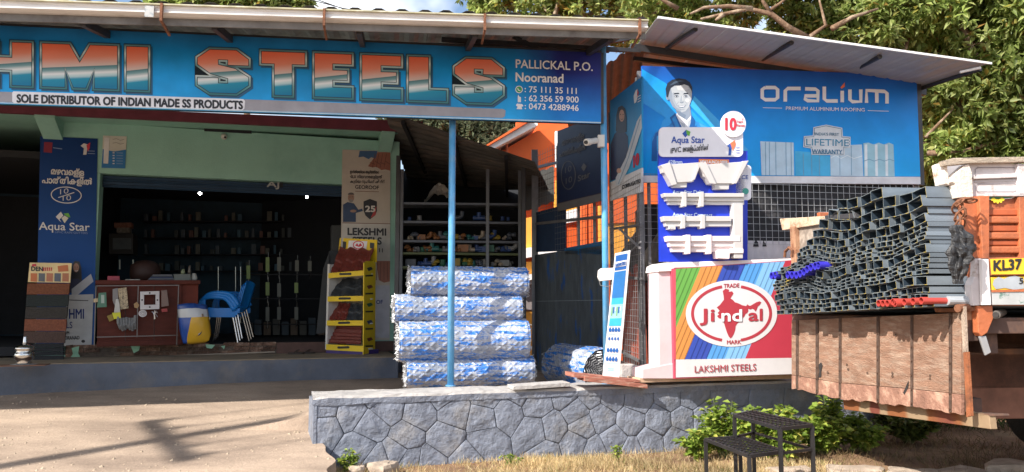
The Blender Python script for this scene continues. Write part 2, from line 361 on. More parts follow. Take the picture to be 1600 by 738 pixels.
for i, s0 in enumerate(S):
    poly = [(0, -.12), (sB, -.12), (sB, ZT - .045), (0, ZT - .045)]
    for j, s1 in enumerate(S):
        if i == j: continue
        a = (s1[0] - s0[0], s1[1] - s0[1]); c = (s1[0] ** 2 + s1[1] ** 2 - s0[0] ** 2 - s0[1] ** 2) / 2; poly = clip(poly, a, c)
        if len(poly) < 3: break
    if len(poly) < 3: continue
    cx = sum(p[0] for p in poly) / len(poly); cz = sum(p[1] for p in poly) / len(poly)
    pp = []                                               # densify
    for k in range(len(poly)):
        p, q = poly[k], poly[(k + 1) % len(poly)]; d = math.hypot(q[0] - p[0], q[1] - p[1]); n = max(1, int(d / .07))
        for m_ in range(n): t = m_ / n; pp.append((p[0] + (q[0] - p[0]) * t, p[1] + (q[1] - p[1]) * t))
    n = len(pp); V = []
    R_ = math.sqrt(sum((p[0] - cx) ** 2 + (p[1] - cz) ** 2 for p in pp) / n)
    for ring, (inset, dep) in enumerate([(.0032, -.012), (.0036, .001), (.010, .003), (.3, .0035), (.62, .004)]):
        for x, z in pp:
            d = math.hypot(x - cx, z - cz) or 1; k_ = max(0, 1 - inset / d) if ring < 3 else (1 - inset)
            X = cx + (x - cx) * k_; Z = cz + (z - cz) * k_
            dd = dep + (fbm(X, Z, 6, i * 3.1) * .008 if ring > 1 else 0) + (fbm(X, Z, 22, i) * .006 if ring > 1 else 0)
            V.append(PW.at(X, Z, dd))
    V.append(PW.at(cx, cz, .018 + fbm(cx, cz, 7, i) * .012))
    F_ = [[r * n + k, r * n + (k + 1) % n, (r + 1) * n + (k + 1) % n, (r + 1) * n + k] for r in range(4) for k in range(n)] + [[4 * n + k, 4 * n + (k + 1) % n, 5 * n] for k in range(n)]
    MB().add(V, F_).build('stone', greyp, wall, smooth=True)
# uneven coping
capm = mat('coping', (.40, .385, .375), .85, var=.18, scale=7, bump=1, bscale=16, c2=(.36, .35, .36), c2scale=3)
def capf(u, v):
    s = -.03 + u * 6.25; prof = [(.012, ZT - .075), (.016, ZT - .02), (.004, ZT + .003), (-.2, ZT + .008), (-.47, ZT), (-.475, ZT - .05)]
    k = min(5, int(v * 5 + .5)); o_, z = prof[k]; return PW.at(s, z + fbm(s, k, 3, 9) * .012, o_ + fbm(s, k, 4, 5) * .012)
g = MB().grid(capf, 90, 5); g.mi = [1 if (i % 5) == 0 else 0 for i in range(len(g.f))]; g.build('coping', (capm, greyp), wall)
MB().prism([PW.at(-.02, -.1, .01), PW.at(-.02, ZT - .04, .01), PW.at(-.05, ZT - .04, -.46), PW.at(-.05, -.1, -.46)], PW.t * .03).build('end_face', greyp, wall)
# ledge slab and red plank on the wall
o = MB().prism([PW.at(*PW.sz(PW.hit(x, y)), .05) for x, y in [(800, 603), (888, 597), (888, 603.5), (800, 609)]], -PW.n * .22).build('concrete_slab', capm, bevel=.004); tag(o, 'thin grey concrete slab lying on the wall coping left of the red planks', 'slab')
redw = mat('red_board', (.36, .13, .09), .75, var=.25, scale=9, bump=.6, stretch=(1, 1, 6), c2=(.42, .26, .2), c2scale=8)
t = thing('red_plank', 'two brick red boards laid along the wall coping under the leaning sign', 'plank', PW.at(3.0, ZT, .1))
MB().prism([PW.hit(x, y, .10) for x, y in [(897, 583.5), (1000, 594), (1000, 598), (897, 590)]], -PW.n * .26).build('board', redw, t, bevel=.003)
MB().prism([PW.hit(x, y, .13) for x, y in [(914, 588), (1012, 601), (1012, 607.5), (914, 596)]], -PW.n * .22).build('board', redw, t, bevel=.003)
# ============================================================ porch
ZP = .79; ZF = .955
blueg = mat('step_paint', (.085, .10, .135), .7, var=.2, scale=3, bump=.5, bscale=20, c2=(.13, .125, .13), c2scale=2)
a0 = PP.at(-9, 0); n = PP.n
b = MB(); L_ = (Vector((-1.56, 10.28, 0)) - Vector((-6.16, 8.9, 0))).length
b.prism([PP.at(-9, .1), PP.at(L_, .1), PP.at(L_, ZP - .012), PP.at(-9, ZP - .012)], -n * 2.2)
kind(b.build('porch_step', blueg, bevel=.008), 'structure')
kind(MB().prism([PP.at(-9, ZP - .012, -.01), PP.at(L_, ZP - .012, -.01), PP.at(L_, ZP, -.01), PP.at(-9, ZP, -.01)], -n * 2.15).build('porch_floor', mat('porch_floor', (.27, .21, .145), .8, var=.2, scale=4, c2=(.2, .17, .13)), bevel=.004), 'structure')
# ============================================================ shop building
shop = thing('shop_building', 'single storey shop with mint green walls, maroon slab edge and open front', 'shop', (-5.75, 10.3, ZP))
mint = mat('mint_paint', (.27, .50, .42), .75, var=.07, scale=2, bump=.2, c2=(.23, .44, .37), c2scale=1.5)
maroon = mat('maroon_paint', (.14, .028, .045), .6, var=.2)
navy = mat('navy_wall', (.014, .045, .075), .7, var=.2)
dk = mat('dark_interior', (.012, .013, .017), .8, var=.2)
def H(x, y, o=0): return PS.hit(x, y, o)
ex0, ex1 = PS.sz(H(62, 400))[0], PS.sz(H(622, 400))[0]     # outer edges of the front
oL, oR = PS.sz(H(150, 400))[0], PS.sz(H(534, 400))[0]
zo = PS.sz(H(340, 279))[1]; zs = 4.06
def wallbox(name, s0, s1, z0, z1, o0=0., th=.22, m=mint): return MB().prism([PS.at(s0, z1, o0), PS.at(s1, z1, o0), PS.at(s1, z0, o0), PS.at(s0, z0, o0)], -PS.n * th).build(name, m, shop, bevel=.006)
wallbox('pillar', ex0, oL, ZP, zo); wallbox('pillar', oR, ex1, ZP, zo); wallbox('front_wall', ex0, ex1, zo, zs)
# slab with its overhang, edge painted maroon
PM = VP(*PS.at(0, 0, .45)[:2], *PS.at(3, 0, .45)[:2])
p1 = PM.hit(661, 190); p1b = PM.hit(661, 207.5); q1 = PM.hit(0, 163); q1b = PM.hit(0, 176)
k_ = 2.6; e0 = p1 + (q1 - p1) * k_; e0b = p1b + (q1b - p1b) * k_; zb0 = q1b.z; zb1 = p1b.z
MB().prism([e0, p1, p1b, e0b], -PM.n * .06).build('slab_edge', maroon, shop)
MB().prism([v_ - PM.n * .062 + Vector((0, 0, d_)) for v_, d_ in ((e0, -.01), (p1, -.01), (p1b, .01), (e0b, .01))], -PM.n * 5.2).build('roof_slab', mint, shop)
for px, w_ in ((63, .24), (590, .2)):
    s = PS.sz(H(px, 300))[0]; zz = zb0 + (zb1 - zb0) * (.08 if px < 100 else .9) + .015
    MB().prism([PS.at(s, zz, .43), PS.at(s, zz, .0), PS.at(s, zz - .26, 0), PS.at(s, zz - .05, .43)], PS.t * w_).build('bracket', mint, shop, bevel=.004)
# room behind the opening
D = 4.2
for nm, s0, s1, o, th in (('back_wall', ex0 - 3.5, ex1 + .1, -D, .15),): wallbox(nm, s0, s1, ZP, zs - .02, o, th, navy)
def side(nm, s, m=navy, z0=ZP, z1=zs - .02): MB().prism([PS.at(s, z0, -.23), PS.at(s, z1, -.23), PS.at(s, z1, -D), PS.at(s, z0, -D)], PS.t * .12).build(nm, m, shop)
MB().prism([PS.at(ex1 - .12, zs, -.22), PS.at(ex1 - .12, ZP - .3, -.22), PS.at(ex1 - .12, ZP - .3, -6), PS.at(ex1 - .12, zs, -6)], PS.t * .12).build('outer_wall', mat('mint_shaded', (.12, .2, .16), .8), shop)  # mint darkened in the colour to stand for shade on this side
side('side_wall', oR + .35); side('partition', ex0, dk); side('side_wall', ex0 - 3.5, dk); MB().prism([PS.at(ex0 - 3.4, 3.5, -D + .03), PS.at(ex0 - .02, 3.5, -D + .03), PS.at(ex0 - .02, ZF, -D + .03), PS.at(ex0 - 3.4, ZF, -D + .03)], -PS.n * .02).build('bay_shade_sheet', dk, shop)  # near-black walls and back sheet paint the deep shade of the left bay
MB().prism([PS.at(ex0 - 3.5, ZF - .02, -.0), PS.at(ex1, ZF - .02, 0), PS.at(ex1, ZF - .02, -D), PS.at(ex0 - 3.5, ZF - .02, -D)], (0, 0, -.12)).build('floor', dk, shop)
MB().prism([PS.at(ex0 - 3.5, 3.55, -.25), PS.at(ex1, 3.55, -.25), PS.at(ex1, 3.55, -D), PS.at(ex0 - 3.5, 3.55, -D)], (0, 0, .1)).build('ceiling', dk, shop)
# shutter housing over the opening
sh = thing('roller_shutter', 'rolled up dark blue steel shutter box over the shop opening', 'shutter', PS.at(oL, 2.9, -.3))
sm = mat('shutter_blue', (.010, .035, .075), .45, .3, var=.2)
for k in range(4):
    z = zo - .035 - k * .042
    MB().prism([PS.at(oL + .01, z + .019, -.12 - .004 * (k % 2)), PS.at(oR - .01, z + .019, -.12), PS.at(oR - .01, z - .019, -.12), PS.at(oL + .01, z - .019, -.12)], -PS.n * .03).build('slat', sm, sh)
text(sh, PS, "AJ", 417, 292, 436, 293, 9, mat('dull_white', (.35, .36, .36)), off=-.11, bold=.03)
MB().prism([PS.hit(x, y, -.09) for x, y in [(437, 284), (442, 284), (442, 293), (437, 293)]], -PS.n * .01).build('latch', dk, sh)
# threshold: old bare bricks left, brown render right
thr = thing('threshold', 'shop doorstep of chipped old bricks with mint paint smears, brown render on its right', 'doorstep', PS.at(oL, ZP, .05))
brm = mat('old_brick', (.15, .085, .06), .95, var=.45, scale=14, bump=1, bscale=40, c2=(.24, .17, .13), c2scale=12, obrand=.4)
s0 = PS.sz(H(104, 550))[0]; s1 = PS.sz(H(432, 545))[0]; z = ZP
b = MB(); b.prism([PS.at(s0, ZF - .02, .03), PS.at(s1, ZF - .02, .03), PS.at(s1, ZP, .03), PS.at(s0, ZP, .03)], -PS.n * .03); b.build('mortar_bed', mat('mortar_bed', (.13, .10, .08), .95, var=.3, scale=20, bump=1), thr)
for r_ in range(3):
    s = s0 + (0 if r_ % 2 else -.09)
    while s < s1:
        L2 = .2 + random.uniform(-.03, .02); a, c = max(s, s0), min(s + L2, s1)
        if c - a > .04 and random.random() > .08:
            zz = ZP + .003 + r_ * .056; o_ = .045 + random.uniform(-.01, .012)
            MB().prism([PS.at(a, zz + .048 + random.uniform(-.006, .004), o_), PS.at(c - .008, zz + .048 + random.uniform(-.006, .004), o_), PS.at(c - .008, zz, o_), PS.at(a, zz, o_)], -PS.n * .05).build('brick', brm, thr)
        s += L2
wallm = mat('brown_render', (.10, .055, .045), .85, var=.25, scale=6)
MB().prism([PS.at(s1, ZF - .01, .06), PS.at(ex1, ZF - .01, .06), PS.at(ex1, ZP, .06), PS.at(s1, ZP, .06)], -PS.n * .1).build('render', wallm, thr)
mp_ = mat('mint_smear', (.30, .55, .40), .8, var=.2)
for pts in ([(112, 544), (124, 541), (122, 552), (127, 560), (108, 562), (114, 553)], [(204, 541), (219, 541), (217, 548), (209, 552)], [(321, 538), (336, 539), (331, 545), (323, 544)], [(345, 541), (352, 540), (350, 546)]): draw(thr, PS, pts, mp_, .062, 'paint_smear')
draw(thr, PS, [(104, 561.5), (430, 549), (430, 551), (104, 564)], mat('pale_edge', (.3, .25, .2)), .061, 'paint_smear')
# vent slot and dome camera on the fascia
t = thing('vent_slot', 'long thin black vent slot high in the mint wall', 'vent', H(356, 203, .01)); slab(t, PS, [(319, 199.5), (393, 203.5), (393, 209), (319, 205)], .01, dk, 'slot', .012)
t = thing('dome_camera', 'small round white dome camera on the mint wall under the vent slot', 'camera', H(351, 211, .01))
part(t, 'dome', mat('cam_white', (.55, .55, .5), .4), lambda b: b.lathe(H(351, 214, .0), [(.045, 0), (.045, -.02), (.036, -.05), (.015, -.065)], 14, 'Y'), smooth=True)
part(t, 'lens', dk, lambda b: b.lathe(H(352, 215, .055), [(.016, 0), (.014, -.02)], 10, 'Y'))
# ============================================================ canopy over the front: gutter, sheets, purlins
can = thing('front_canopy', 'long corrugated sheet canopy with a white ribbed gutter and rusty brackets', 'canopy', (-4, 6.4, 3.9))
E0 = atY(-220, 6, 5.95); E1 = atY(1012, 44, 7.0); E0 = E1 + (E0 - E1) * 2.3
ed = (E1 - E0); eL = ed.length; et = ed.normalized(); en = Vector((et.y, -et.x, 0)).normalized()      # toward the camera
gut = mat('gutter_white', (.66, .64, .62), .45, var=.12, scale=3, c2=(.40, .37, .32), c2scale=2.5, c2amt=(.55, .75), stretch=(.5, 1, 8))
prof = [(.0, .062), (.012, .066), (.014, .046), (.004, .042), (.006, .012), (.018, .008), (.018, -.002), (.004, -.008), (-.03, -.018), (-.12, -.02)]
b = MB()
P_ = []
for s in (0, eL):
    for o_, z in prof: P_.append(E0 + et * s + en * o_ + Vector((0, 0, z)))
k = len(prof); b.add(P_, [[i, i + 1, k + i + 1, k + i] for i in range(k - 1)]); b.build('gutter', gut, can)
MB().prism([E0 - en * .07 + Vector((0, 0, .02)), E1 - en * .07 + Vector((0, 0, .02)), E1 - en * .07 + Vector((0, 0, -.085)), E0 - en * .07 + Vector((0, 0, -.085))], -en * .02).build('gutter_shade_strip', mat('gutter_shade_grey', (.17, .165, .16), .8, var=.2, c2=(.1, .09, .085), c2scale=2), can)  # grey strip added, its dark colour stands for the gutter's shaded underside
MB().span(E0 + en * .01 + Vector((0, 0, .068)), E1 + en * .01 + Vector((0, 0, .068)), .05, .012).build('gutter_lip', mat('gutter_stain', (.42, .40, .27), .8, var=.25, scale=9, c2=(.55, .53, .45), c2scale=7), can)
def at_px(px):                                            # point of the eave line over a picture column
    lo, hi = 0., eL
    for _ in range(40):
        mid = (lo + hi) / 2; v = E0 + et * mid - EYE; f = v.y * CT + v.z * ST; x = 800 + FPX * v.x / f
        if x < px: lo = mid
        else: hi = mid
    return lo
rust = mat('rusty_iron', (.20, .085, .045), .85, .2, var=.35, scale=18, bump=.5)
for px in (254, 507, 757, 998):
    c = E0 + et * at_px(px) + en * .03
    o = MB().box(c + Vector((0, 0, -.005)), (.022, .03, .16), math.atan2(et.y, et.x)); o.span(c + Vector((0, 0, -.08)), c - en * .25 + Vector((0, 0, -.12)), .02, .02); o.build('gutter_bracket', rust, can)
c = E0 + et * at_px(235) + en * .026; MB().box(c, (.075, .012, .10), math.atan2(et.y, et.x)).build('gutter_joint', mat('joint_pale', (.40, .41, .41), .5, c2=(.15, .2, .25), c2scale=25), can)
sheetm = mat('roof_sheet_grey', (.24, .235, .23), .55, .3, var=.2, scale=3, c2=(.16, .14, .13), c2scale=2)
def roofsheet(parent, a, b_, vec, m, pitch=.2, h=.03, name='roof_sheet', th=True):   # corrugations run along vec
    a = Vector(a); b_ = Vector(b_); vec = Vector(vec); L = (b_ - a).length; n = max(2, int(L / pitch)); g = MB(); P_ = []
    for i in range(n * 4 + 1):
        s = i / (n * 4); z = [0, 0, h, h][i % 4]
        for v in (0, 1): P_.append(a + (b_ - a) * s + vec * v + Vector((0, 0, z)))
    g.add(P_, [[2 * i, 2 * i + 1, 2 * i + 3, 2 * i + 2] for i in range(n * 4)]); return g.build(name, m, parent)
bk = -en * 4.4 + Vector((0, 0, .75)); nsh = 15
for k in range(nsh): roofsheet(can, E0 + et * (eL * k / nsh) + Vector((0, 0, .08 + .004 * (k % 2))), E0 + et * (eL * (k + 1) / nsh + .02) + Vector((0, 0, .08 + .004 * (k % 2))), bk, sheetm)
pur = mat('purlin_steel', (.05, .05, .055), .5, .5, var=.3)
for f in (.03, .3, .6, .9): MB().span(E0 + bk * f + Vector((0, 0, .03 - .02)), E1 + bk * f + Vector((0, 0, .01)), .05, .05).build('purlin', pur, can)
for px in (-1200, -700, -350, -100, 120, 330, 560, 745, 960):
    c = E0 + et * at_px(px) - en * .12; MB().span(c + Vector((0, 0, -.06)), c + bk * .95 + Vector((0, 0, -.06)), .05, .07).build('rafter', pur, can)
# trusses seen over the right end of the signboard
bb = PB.hit(800, 80, -.25)
for x0, y0, x1, y1 in ((690, 62, 1000, 80), (700, 75, 940, 88), (800, 55, 860, 90), (905, 92, 948, 62), (948, 66, 985, 60)): MB().span(PB.hit(x0, y0, -.25), PB.hit(x1, y1, -.25), .045, .045).build('truss_bar', pur, can)
# ============================================================ roof over the right hand boards
rr = thing('side_roof', 'white metal sheet roof jutting out on dark tube struts over the blue roofing board', 'roof', (3, 8, 4.2))
whs = mat('roof_sheet_white', (.44, .425, .415), .5, var=.08, scale=2, c2=(.36, .34, .33), c2scale=1.4, stretch=(.25, 2, 1))
FL = atY(1028, 28, 7.25); FR = atY(1549, 100, 8.05); mid = FR - FL; wd = (FR - FL).normalized()
BLp = atY(1000, 66, 8.45); BRp = atY(1440, 137, 9.05)
for k in range(5):
    u0, u1 = k / 5, (k + 1) / 5 - .0006
    def corner(u, v): return (FL.lerp(FR, u)).lerp(BLp.lerp(BRp + (BRp - BLp) * .0, u), v)
    g = MB()
    def fn(s, v, u0=u0, u1=u1):
        u = u0 + (u1 - u0) * s; p = corner(u, v * 3.4 if v * 3.4 < 1 else v * 3.4); return p + Vector((0, 0, .012 if int(s * 20) % 5 == 0 else 0))
    g.grid(fn, 20, 4); o = g.build('roof_sheet', whs, rr)
    md = o.modifiers.new('thickness', 'SOLIDIFY'); md.thickness = .008; md.offset = 1
MB().span(FL + Vector((0, 0, .004)), FR + Vector((0, 0, .004)), .02, .022).build('edge_flashing', mat('flash_white', (.8, .8, .8), .4), rr)
dst = mat('dark_steel', (.055, .055, .06), .45, .4, var=.25)
PF = VP(*BLp[:2], *BRp[:2])
MB().span(PF.hit(985, 70, .02) - Vector((0, 0, .03)), PF.hit(1445, 141, .02) - Vector((0, 0, .03)), .06, .08).build('front_purlin', dst, rr)
MB().span(PF.hit(990, 92, -.5), PF.hit(1440, 150, -.5), .05, .05).build('back_purlin', dst, rr)
for (x0, y0), (x1, y1) in (((1087, 44), (1042, 75)), ((1237, 65), (1192, 92)), ((1375, 87), (1332, 110)), ((1532, 106), (1440, 137))):
    # the strut lies just under the sheet
    f0 = None
    uu = (x0 - 1028) / 521; pa = FL.lerp(FR, uu); pa = pa + (BLp.lerp(BRp, uu) - pa) * .16
    ray0 = ray(x0, y0 + 2); pa = EYE + ray0 * ((pa.y - EYE.y) / ray0.y)
    pb = PF.hit(x1, y1 + 1, .05)
    MB().tube([pa, pb], .026, 8).build('strut', dst, rr)
pa = atY(1500, 113, 8.12); pb = atY(1532, 106, 8.08); MB().tube([pa, pb], .016, 8).build('strut_cap', mat('flash_white', (.8, .8, .8)), rr)
# unlit sheeting inside, behind the boards
inner = mat('inner_sheet', (.22, .13, .11), .6, .2, var=.2)
roofsheet(rr, atY(880, 150, 9.3), atY(1010, 60, 8.5), Vector((.5, 4.2, -.1)), inner, .16, .03, 'inner_sheet')
# ============================================================ posts
bpost = mat('post_blue', (.10, .36, .66), .38, .1, var=.12, scale=6, c2=(.30, .46, .60), c2scale=5, c2amt=(.5, .8), coat=.2)
def post(px, ytop, ybot, Y, r, label):
    a = atY(px, ybot, Y); t_ = atY(px, ytop, Y); a.z = min(a.z, ZT + .005); t = thing('roof_post', label, 'post', a, 'blue round posts along the stone wall')
    part(t, 'tube', bpost, lambda b: b.tube([a, (a.x, a.y, t_.z)], r, 16), smooth=True)
    part(t, 'base_collar', bpost, lambda b: b.tube([a, (a.x, a.y, a.z + .012)], r * 1.5, 14))
    return t
post(704, 110, 600, 7.78, .036, 'round blue steel post standing in front of the wrapped mesh rolls')
p2 = post(948, 68, 594, 8.02, .036, 'round blue steel post at the right end of the big signboard')
# the second post is cased near its top
# ============================================================ big signboard
sb = thing('main_signboard', 'long blue signboard with red to teal chrome STEELS letters hung under the canopy', 'signboard', PB.hit(400, 190))
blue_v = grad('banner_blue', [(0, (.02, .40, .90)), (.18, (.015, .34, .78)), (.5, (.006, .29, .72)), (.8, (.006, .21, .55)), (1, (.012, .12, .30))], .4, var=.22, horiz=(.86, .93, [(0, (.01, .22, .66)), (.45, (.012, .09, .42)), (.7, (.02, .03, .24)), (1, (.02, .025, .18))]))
def btop(x): return 40 + .0457 * x
def bbot(x): return 162 + .033 * x
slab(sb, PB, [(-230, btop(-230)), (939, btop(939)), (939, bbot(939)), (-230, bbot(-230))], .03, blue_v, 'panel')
for y0, y1, nm in ((btop, btop, 'frame_rail'), (bbot, bbot, 'frame_rail')): MB().span(PB.hit(-230, y0(-230), -.05), PB.hit(939, y0(939), -.05), .04, .03).build(nm, dst, sb)
MB().span(PB.hit(940, btop(940), -.015), PB.hit(940, bbot(940), -.015), .02, .04).build('frame_edge', dst, sb)
draw(sb, PB, [(-230, bbot(-230) - 2), (939, bbot(939) - 2), (939, bbot(939)), (-230, bbot(-230) - .5)], mat('edge_highlight', (.45, .62, .75), .5), .003, 'highlight_stripe')  # painted highlight along the lower edge
draw(sb, PB, [(-230, 136), (0, 143.5), (400, 156), (786, 170.5), (790, 173), (789, 182), (785, 184.5), (400, 173), (0, 159.5), (-230, 152)], mat('band_grey', (.30, .30, .34), .5), .003, 'grey_band')
draw(sb, PB, [(21, 143), (380, 155), (383, 158), (382, 170), (379, 172.5), (22, 161.5), (19, 159), (19, 145)], mat('strip_white', (.74, .76, .82), .5), .005, 'white_strip')
ink = mat('ink_black', (.015, .015, .02), .4, var=.02)
text(sb, PB, "SOLE DISTRIBUTOR OF INDIAN MADE SS PRODUCTS", 26.5, 160, 379, 170.5, 12.2, ink, .007, .055)
fill = grad('letter_fill', [(0, (.80, .17, .09)), (.28, (.72, .25, .17)), (.50, (.62, .50, .47)), (.505, (.07, .19, .22)), (.58, (.20, .36, .40)), (.66, (.78, .82, .85)), (.74, (.40, .62, .68)), (.79, (.02, .28, .44)), (1, (.01, .19, .36))], .35, var=.03)
chrome = grad('letter_rim', [(0, (.03, .16, .19)), (.25, (.16, .36, .38)), (.45, (.65, .74, .76)), (.6, (.12, .26, .29)), (.8, (.55, .7, .74)), (1, (.02, .14, .18))], .3, var=.03)
def offset(poly, d):
    n = len(poly); A = sum(poly[i][0] * poly[(i + 1) % n][1] - poly[(i + 1) % n][0] * poly[i][1] for i in range(n)); sg = 1 if A > 0 else -1; out = []
    for i in range(n):
        p0, p1, p2 = poly[i - 1], poly[i], poly[(i + 1) % n]
        e1 = (p1[0] - p0[0], p1[1] - p0[1]); e2 = (p2[0] - p1[0], p2[1] - p1[1]); l1 = math.hypot(*e1); l2 = math.hypot(*e2)
        n1 = (e1[1] / l1 * sg, -e1[0] / l1 * sg); n2 = (e2[1] / l2 * sg, -e2[0] / l2 * sg)
        k = 1 + n1[0] * n2[0] + n1[1] * n2[1]; k = max(k, .35)
        out.append((p1[0] + (n1[0] + n2[0]) / k * d, p1[1] + (n1[1] + n2[1]) / k * d))
    return out
G = {  # polygons in a box x 0..1, y 0..1 downward
 'H': [(0,0),(.36,0),(.36,.36),(.64,.36),(.64,0),(1,0),(1,1),(.64,1),(.64,.64),(.36,.64),(.36,1),(0,1)],
 'M': [(0,0),(.36,0),(.5,.42),(.64,0),(1,0),(1,1),(.70,1),(.70,.52),(.58,1),(.42,1),(.30,.52),(.30,1),(0,1)],
 'I': [(0,0),(1,0),(1,1),(0,1)],
 'T': [(0,0),(1,0),(1,.27),(.70,.27),(.70,1),(.30,1),(.30,.27),(0,.27)],
 'E': [(0,0),(1,0),(1,.22),(.48,.22),(.48,.38),(.88,.38),(.88,.60),(.48,.60),(.48,.78),(1,.78),(1,1),(0,1)],
 'L': [(0,0),(.52,0),(.52,.76),(1,.76),(1,1),(0,1)],
 'S': [(.24,0),(.76,0),(1,.2),(1,.34),(.60,.34),(.60,.22),(.40,.22),(.40,.345),(.74,.43),(1,.62),(1,.8),(.76,1),(.24,1),(0,.82),(0,.66),(.40,.66),(.40,.78),(.60,.78),(.60,.655),(.26,.56),(0,.35),(0,.2)]}
ltop = lambda x: 60 + .036 * x + 6; lbot = lambda x: 137.5 + .037 * x - 5
blk = mat('letter_line', (.006, .02, .03), .4, var=.02)
def letter(ch, x0, x1):
    q = [(x0 + u * (x1 - x0), ltop(x0 + u * (x1 - x0)) + v * (lbot(x0 + u * (x1 - x0)) - ltop(x0 + u * (x1 - x0)))) for u, v in G[ch]]
    sh_ = [(x + 3, y + 3) for x, y in offset(q, 4.4)]
    fu = lambda f, g: lambda x: f(x)
    l = draw(sb, PB, sh_, mat('letter_shadow', (.01, .09, .2), .4), .004, 'letter_shadow')
    draw(sb, PB, offset(q, 4.8), blk, .006, 'letter_outline')
    o = offset(q, 3.7); b = MB(); b.poly([PB.hit(x, y, .008) for x, y in o], [(0, 1 - (y - ltop(x) + 5) / (lbot(x) - ltop(x) + 10)) for x, y in o]); b.build('letter_rim', chrome, sb)
    draw(sb, PB, offset(q, 1.0), blk, .010, 'letter_outline')
    b = MB(); b.poly([PB.hit(x, y, .012) for x, y in q], [(0, (y - ltop(x)) / (lbot(x) - ltop(x)) + .13 * ((x - x0) / max(60, x1 - x0) - .5)) for x, y in q]); b.build('letter_fill', fill, sb)
for ch, a, c in [('H', -34, 49), ('M', 66, 183), ('I', 198, 231), ('S', 309, 388), ('T', 409, 476), ('E', 492, 549), ('E', 566, 626), ('L', 639, 697), ('S', 711, 785)]: letter(ch, a, c)
wht = mat('print_white', (.80, .81, .86), .5, var=.03)
text(sb, PB, "PALLICKAL P.O.", 806, 106, 926, 111, 13, wht, .005, .018)
text(sb, PB, "Nooranad", 806, 127, 880, 129.5, 13.5, wht, .005, .03)
text(sb, PB, ": 75 111 35 111", 820, 144, 901, 147, 9.2, wht, .005, .02)
text(sb, PB, ": 62 356 59 900", 820, 158, 904, 160.5, 9.2, wht, .005, .02)
text(sb, PB, ": 0473 4288946", 820, 170.5, 904, 173.5, 9.2, wht, .005, .02)
draw(sb, PB, ell(811, 140, 5.2, 5.2), mat('icon_green', (.05, .35, .12)), .004, 'icon'); ribbon(sb, PB, ell(811, 140, 5.2, 5.2, 20) + [(816.2, 140)], 1.2, wht, .005, 'icon'); ribbon(sb, PB, [(809, 138), (810, 141), (813, 142)], 1.6, wht, .006, 'icon')
draw(sb, PB, [(809, 151), (810, 148), (811, 151), (814, 152), (814, 160), (809, 160)], wht, .005, 'icon'); draw(sb, PB, [(806, 165), (808, 162), (816, 163), (818, 166), (815, 167), (816, 171), (807, 170.5), (809, 167)], wht, .005, 'icon')
# ============================================================ roofing board
ob = thing('roofing_billboard', 'large blue aluminium roofing board with a suited man and profiled sheets printed on it', 'billboard', PO.hit(1220, 290))
brd = grad('board_blue', [(0, (.01, .42, .95)), (.45, (.008, .31, .86)), (.8, (.010, .17, .62)), (1, (.02, .10, .46))], .4, var=.12)
slab(ob, PO, [(1003, 103), (1432, 117), (1438, 276), (1003, 274)], .03, brd, 'panel', uv=True)
slab(ob, PO, [(1003, 274.5), (1438, 276.5), (1438.5, 288), (1003, 285)], .05, mat('rail_white', (.70, .70, .73), .5), 'bottom_rail', .012)
MB().span(PO.hit(1434, 116, -.02), PO.hit(1440, 290, -.02), .03, .06).build('frame_edge', dst, ob)
# faint wings of light behind the man
lb = mat('board_mid', (.010, .34, .86), .4); lb2 = mat('board_pale', (.04, .44, .90), .4)
draw(ob, PO, [(1003, 108), (1040, 130), (1068, 160), (1150, 243), (1130, 243), (1003, 160)], lb, .002)
draw(ob, PO, [(1008, 272), (1035, 190), (1060, 160), (1075, 173), (1140, 243), (1140, 273)], lb, .003)
draw(ob, PO, [(1085, 150), (1170, 235), (1150, 240), (1078, 165)], lb2, .004)
suit = mat('suit_blue', (.012, .20, .58), .5, c2=(.03, .30, .68), c2scale=10, c2amt=(.4, .7)); suitd = mat('suit_dark', (.006, .11, .38), .5); suitm = mat('suit_mid', (.05, .36, .72), .5)
sk = [mat('portrait_tone%d' % i, c, .5, var=.04) for i, c in enumerate([(.10, .15, .24), (.18, .24, .34), (.27, .33, .43), (.37, .43, .51), (.48, .53, .59), (.62, .66, .70)])]
hair = mat('print_hair', (.02, .03, .055), .5); hair2 = mat('print_hair_hi', (.07, .11, .17), .5)
def por(pts, m, o): draw(ob, PO, pts, m, o, 'portrait')
por([(1018, 252), (1019, 216), (1024, 207), (1034, 201), (1046, 196), (1054, 186), (1078, 183), (1088, 190), (1100, 195), (1109, 201), (1113, 212), (1114, 252)], suit, .006)
por([(1018, 252), (1019, 222), (1025, 208), (1032, 204), (1029, 220), (1026, 252)], suitd, .0065); por([(1036, 203), (1046, 197), (1056, 226), (1060, 252), (1050, 252), (1044, 222)], suitm, .0065); por([(1092, 192), (1104, 198), (1110, 206), (1104, 226), (1098, 204)], suitm, .0065)
por([(1026, 214), (1031, 209), (1034, 230), (1030, 252), (1027, 252)], suitm, .007); por([(1084, 200), (1088, 196), (1090, 222), (1086, 252), (1082, 252)], suitd, .007)
por([(1055, 181), (1060, 173), (1079, 178), (1082, 186), (1077, 206), (1073, 214)], wht, .0075); por([(1062, 190), (1070, 194), (1073, 212), (1068, 202)], sk[4], .008); por([(1075, 190), (1080, 186), (1077, 202), (1074, 208)], sk[4], .008)
por([(1055, 162), (1078, 166), (1080, 180), (1073, 188), (1062, 181), (1056, 174)], sk[2], .0085); por([(1055, 163), (1064, 176), (1072, 180), (1070, 186), (1060, 180), (1056, 174)], sk[1], .0088)
por([(1047, 184), (1055, 177), (1062, 192), (1073, 214), (1070, 226), (1056, 206)], suitd, .0092); por([(1080, 179), (1086, 188), (1084, 204), (1075, 226), (1073, 212), (1079, 192)], suitd, .0092); por([(1050, 186), (1055, 181), (1064, 204), (1068, 218), (1058, 204)], suit, .0095)
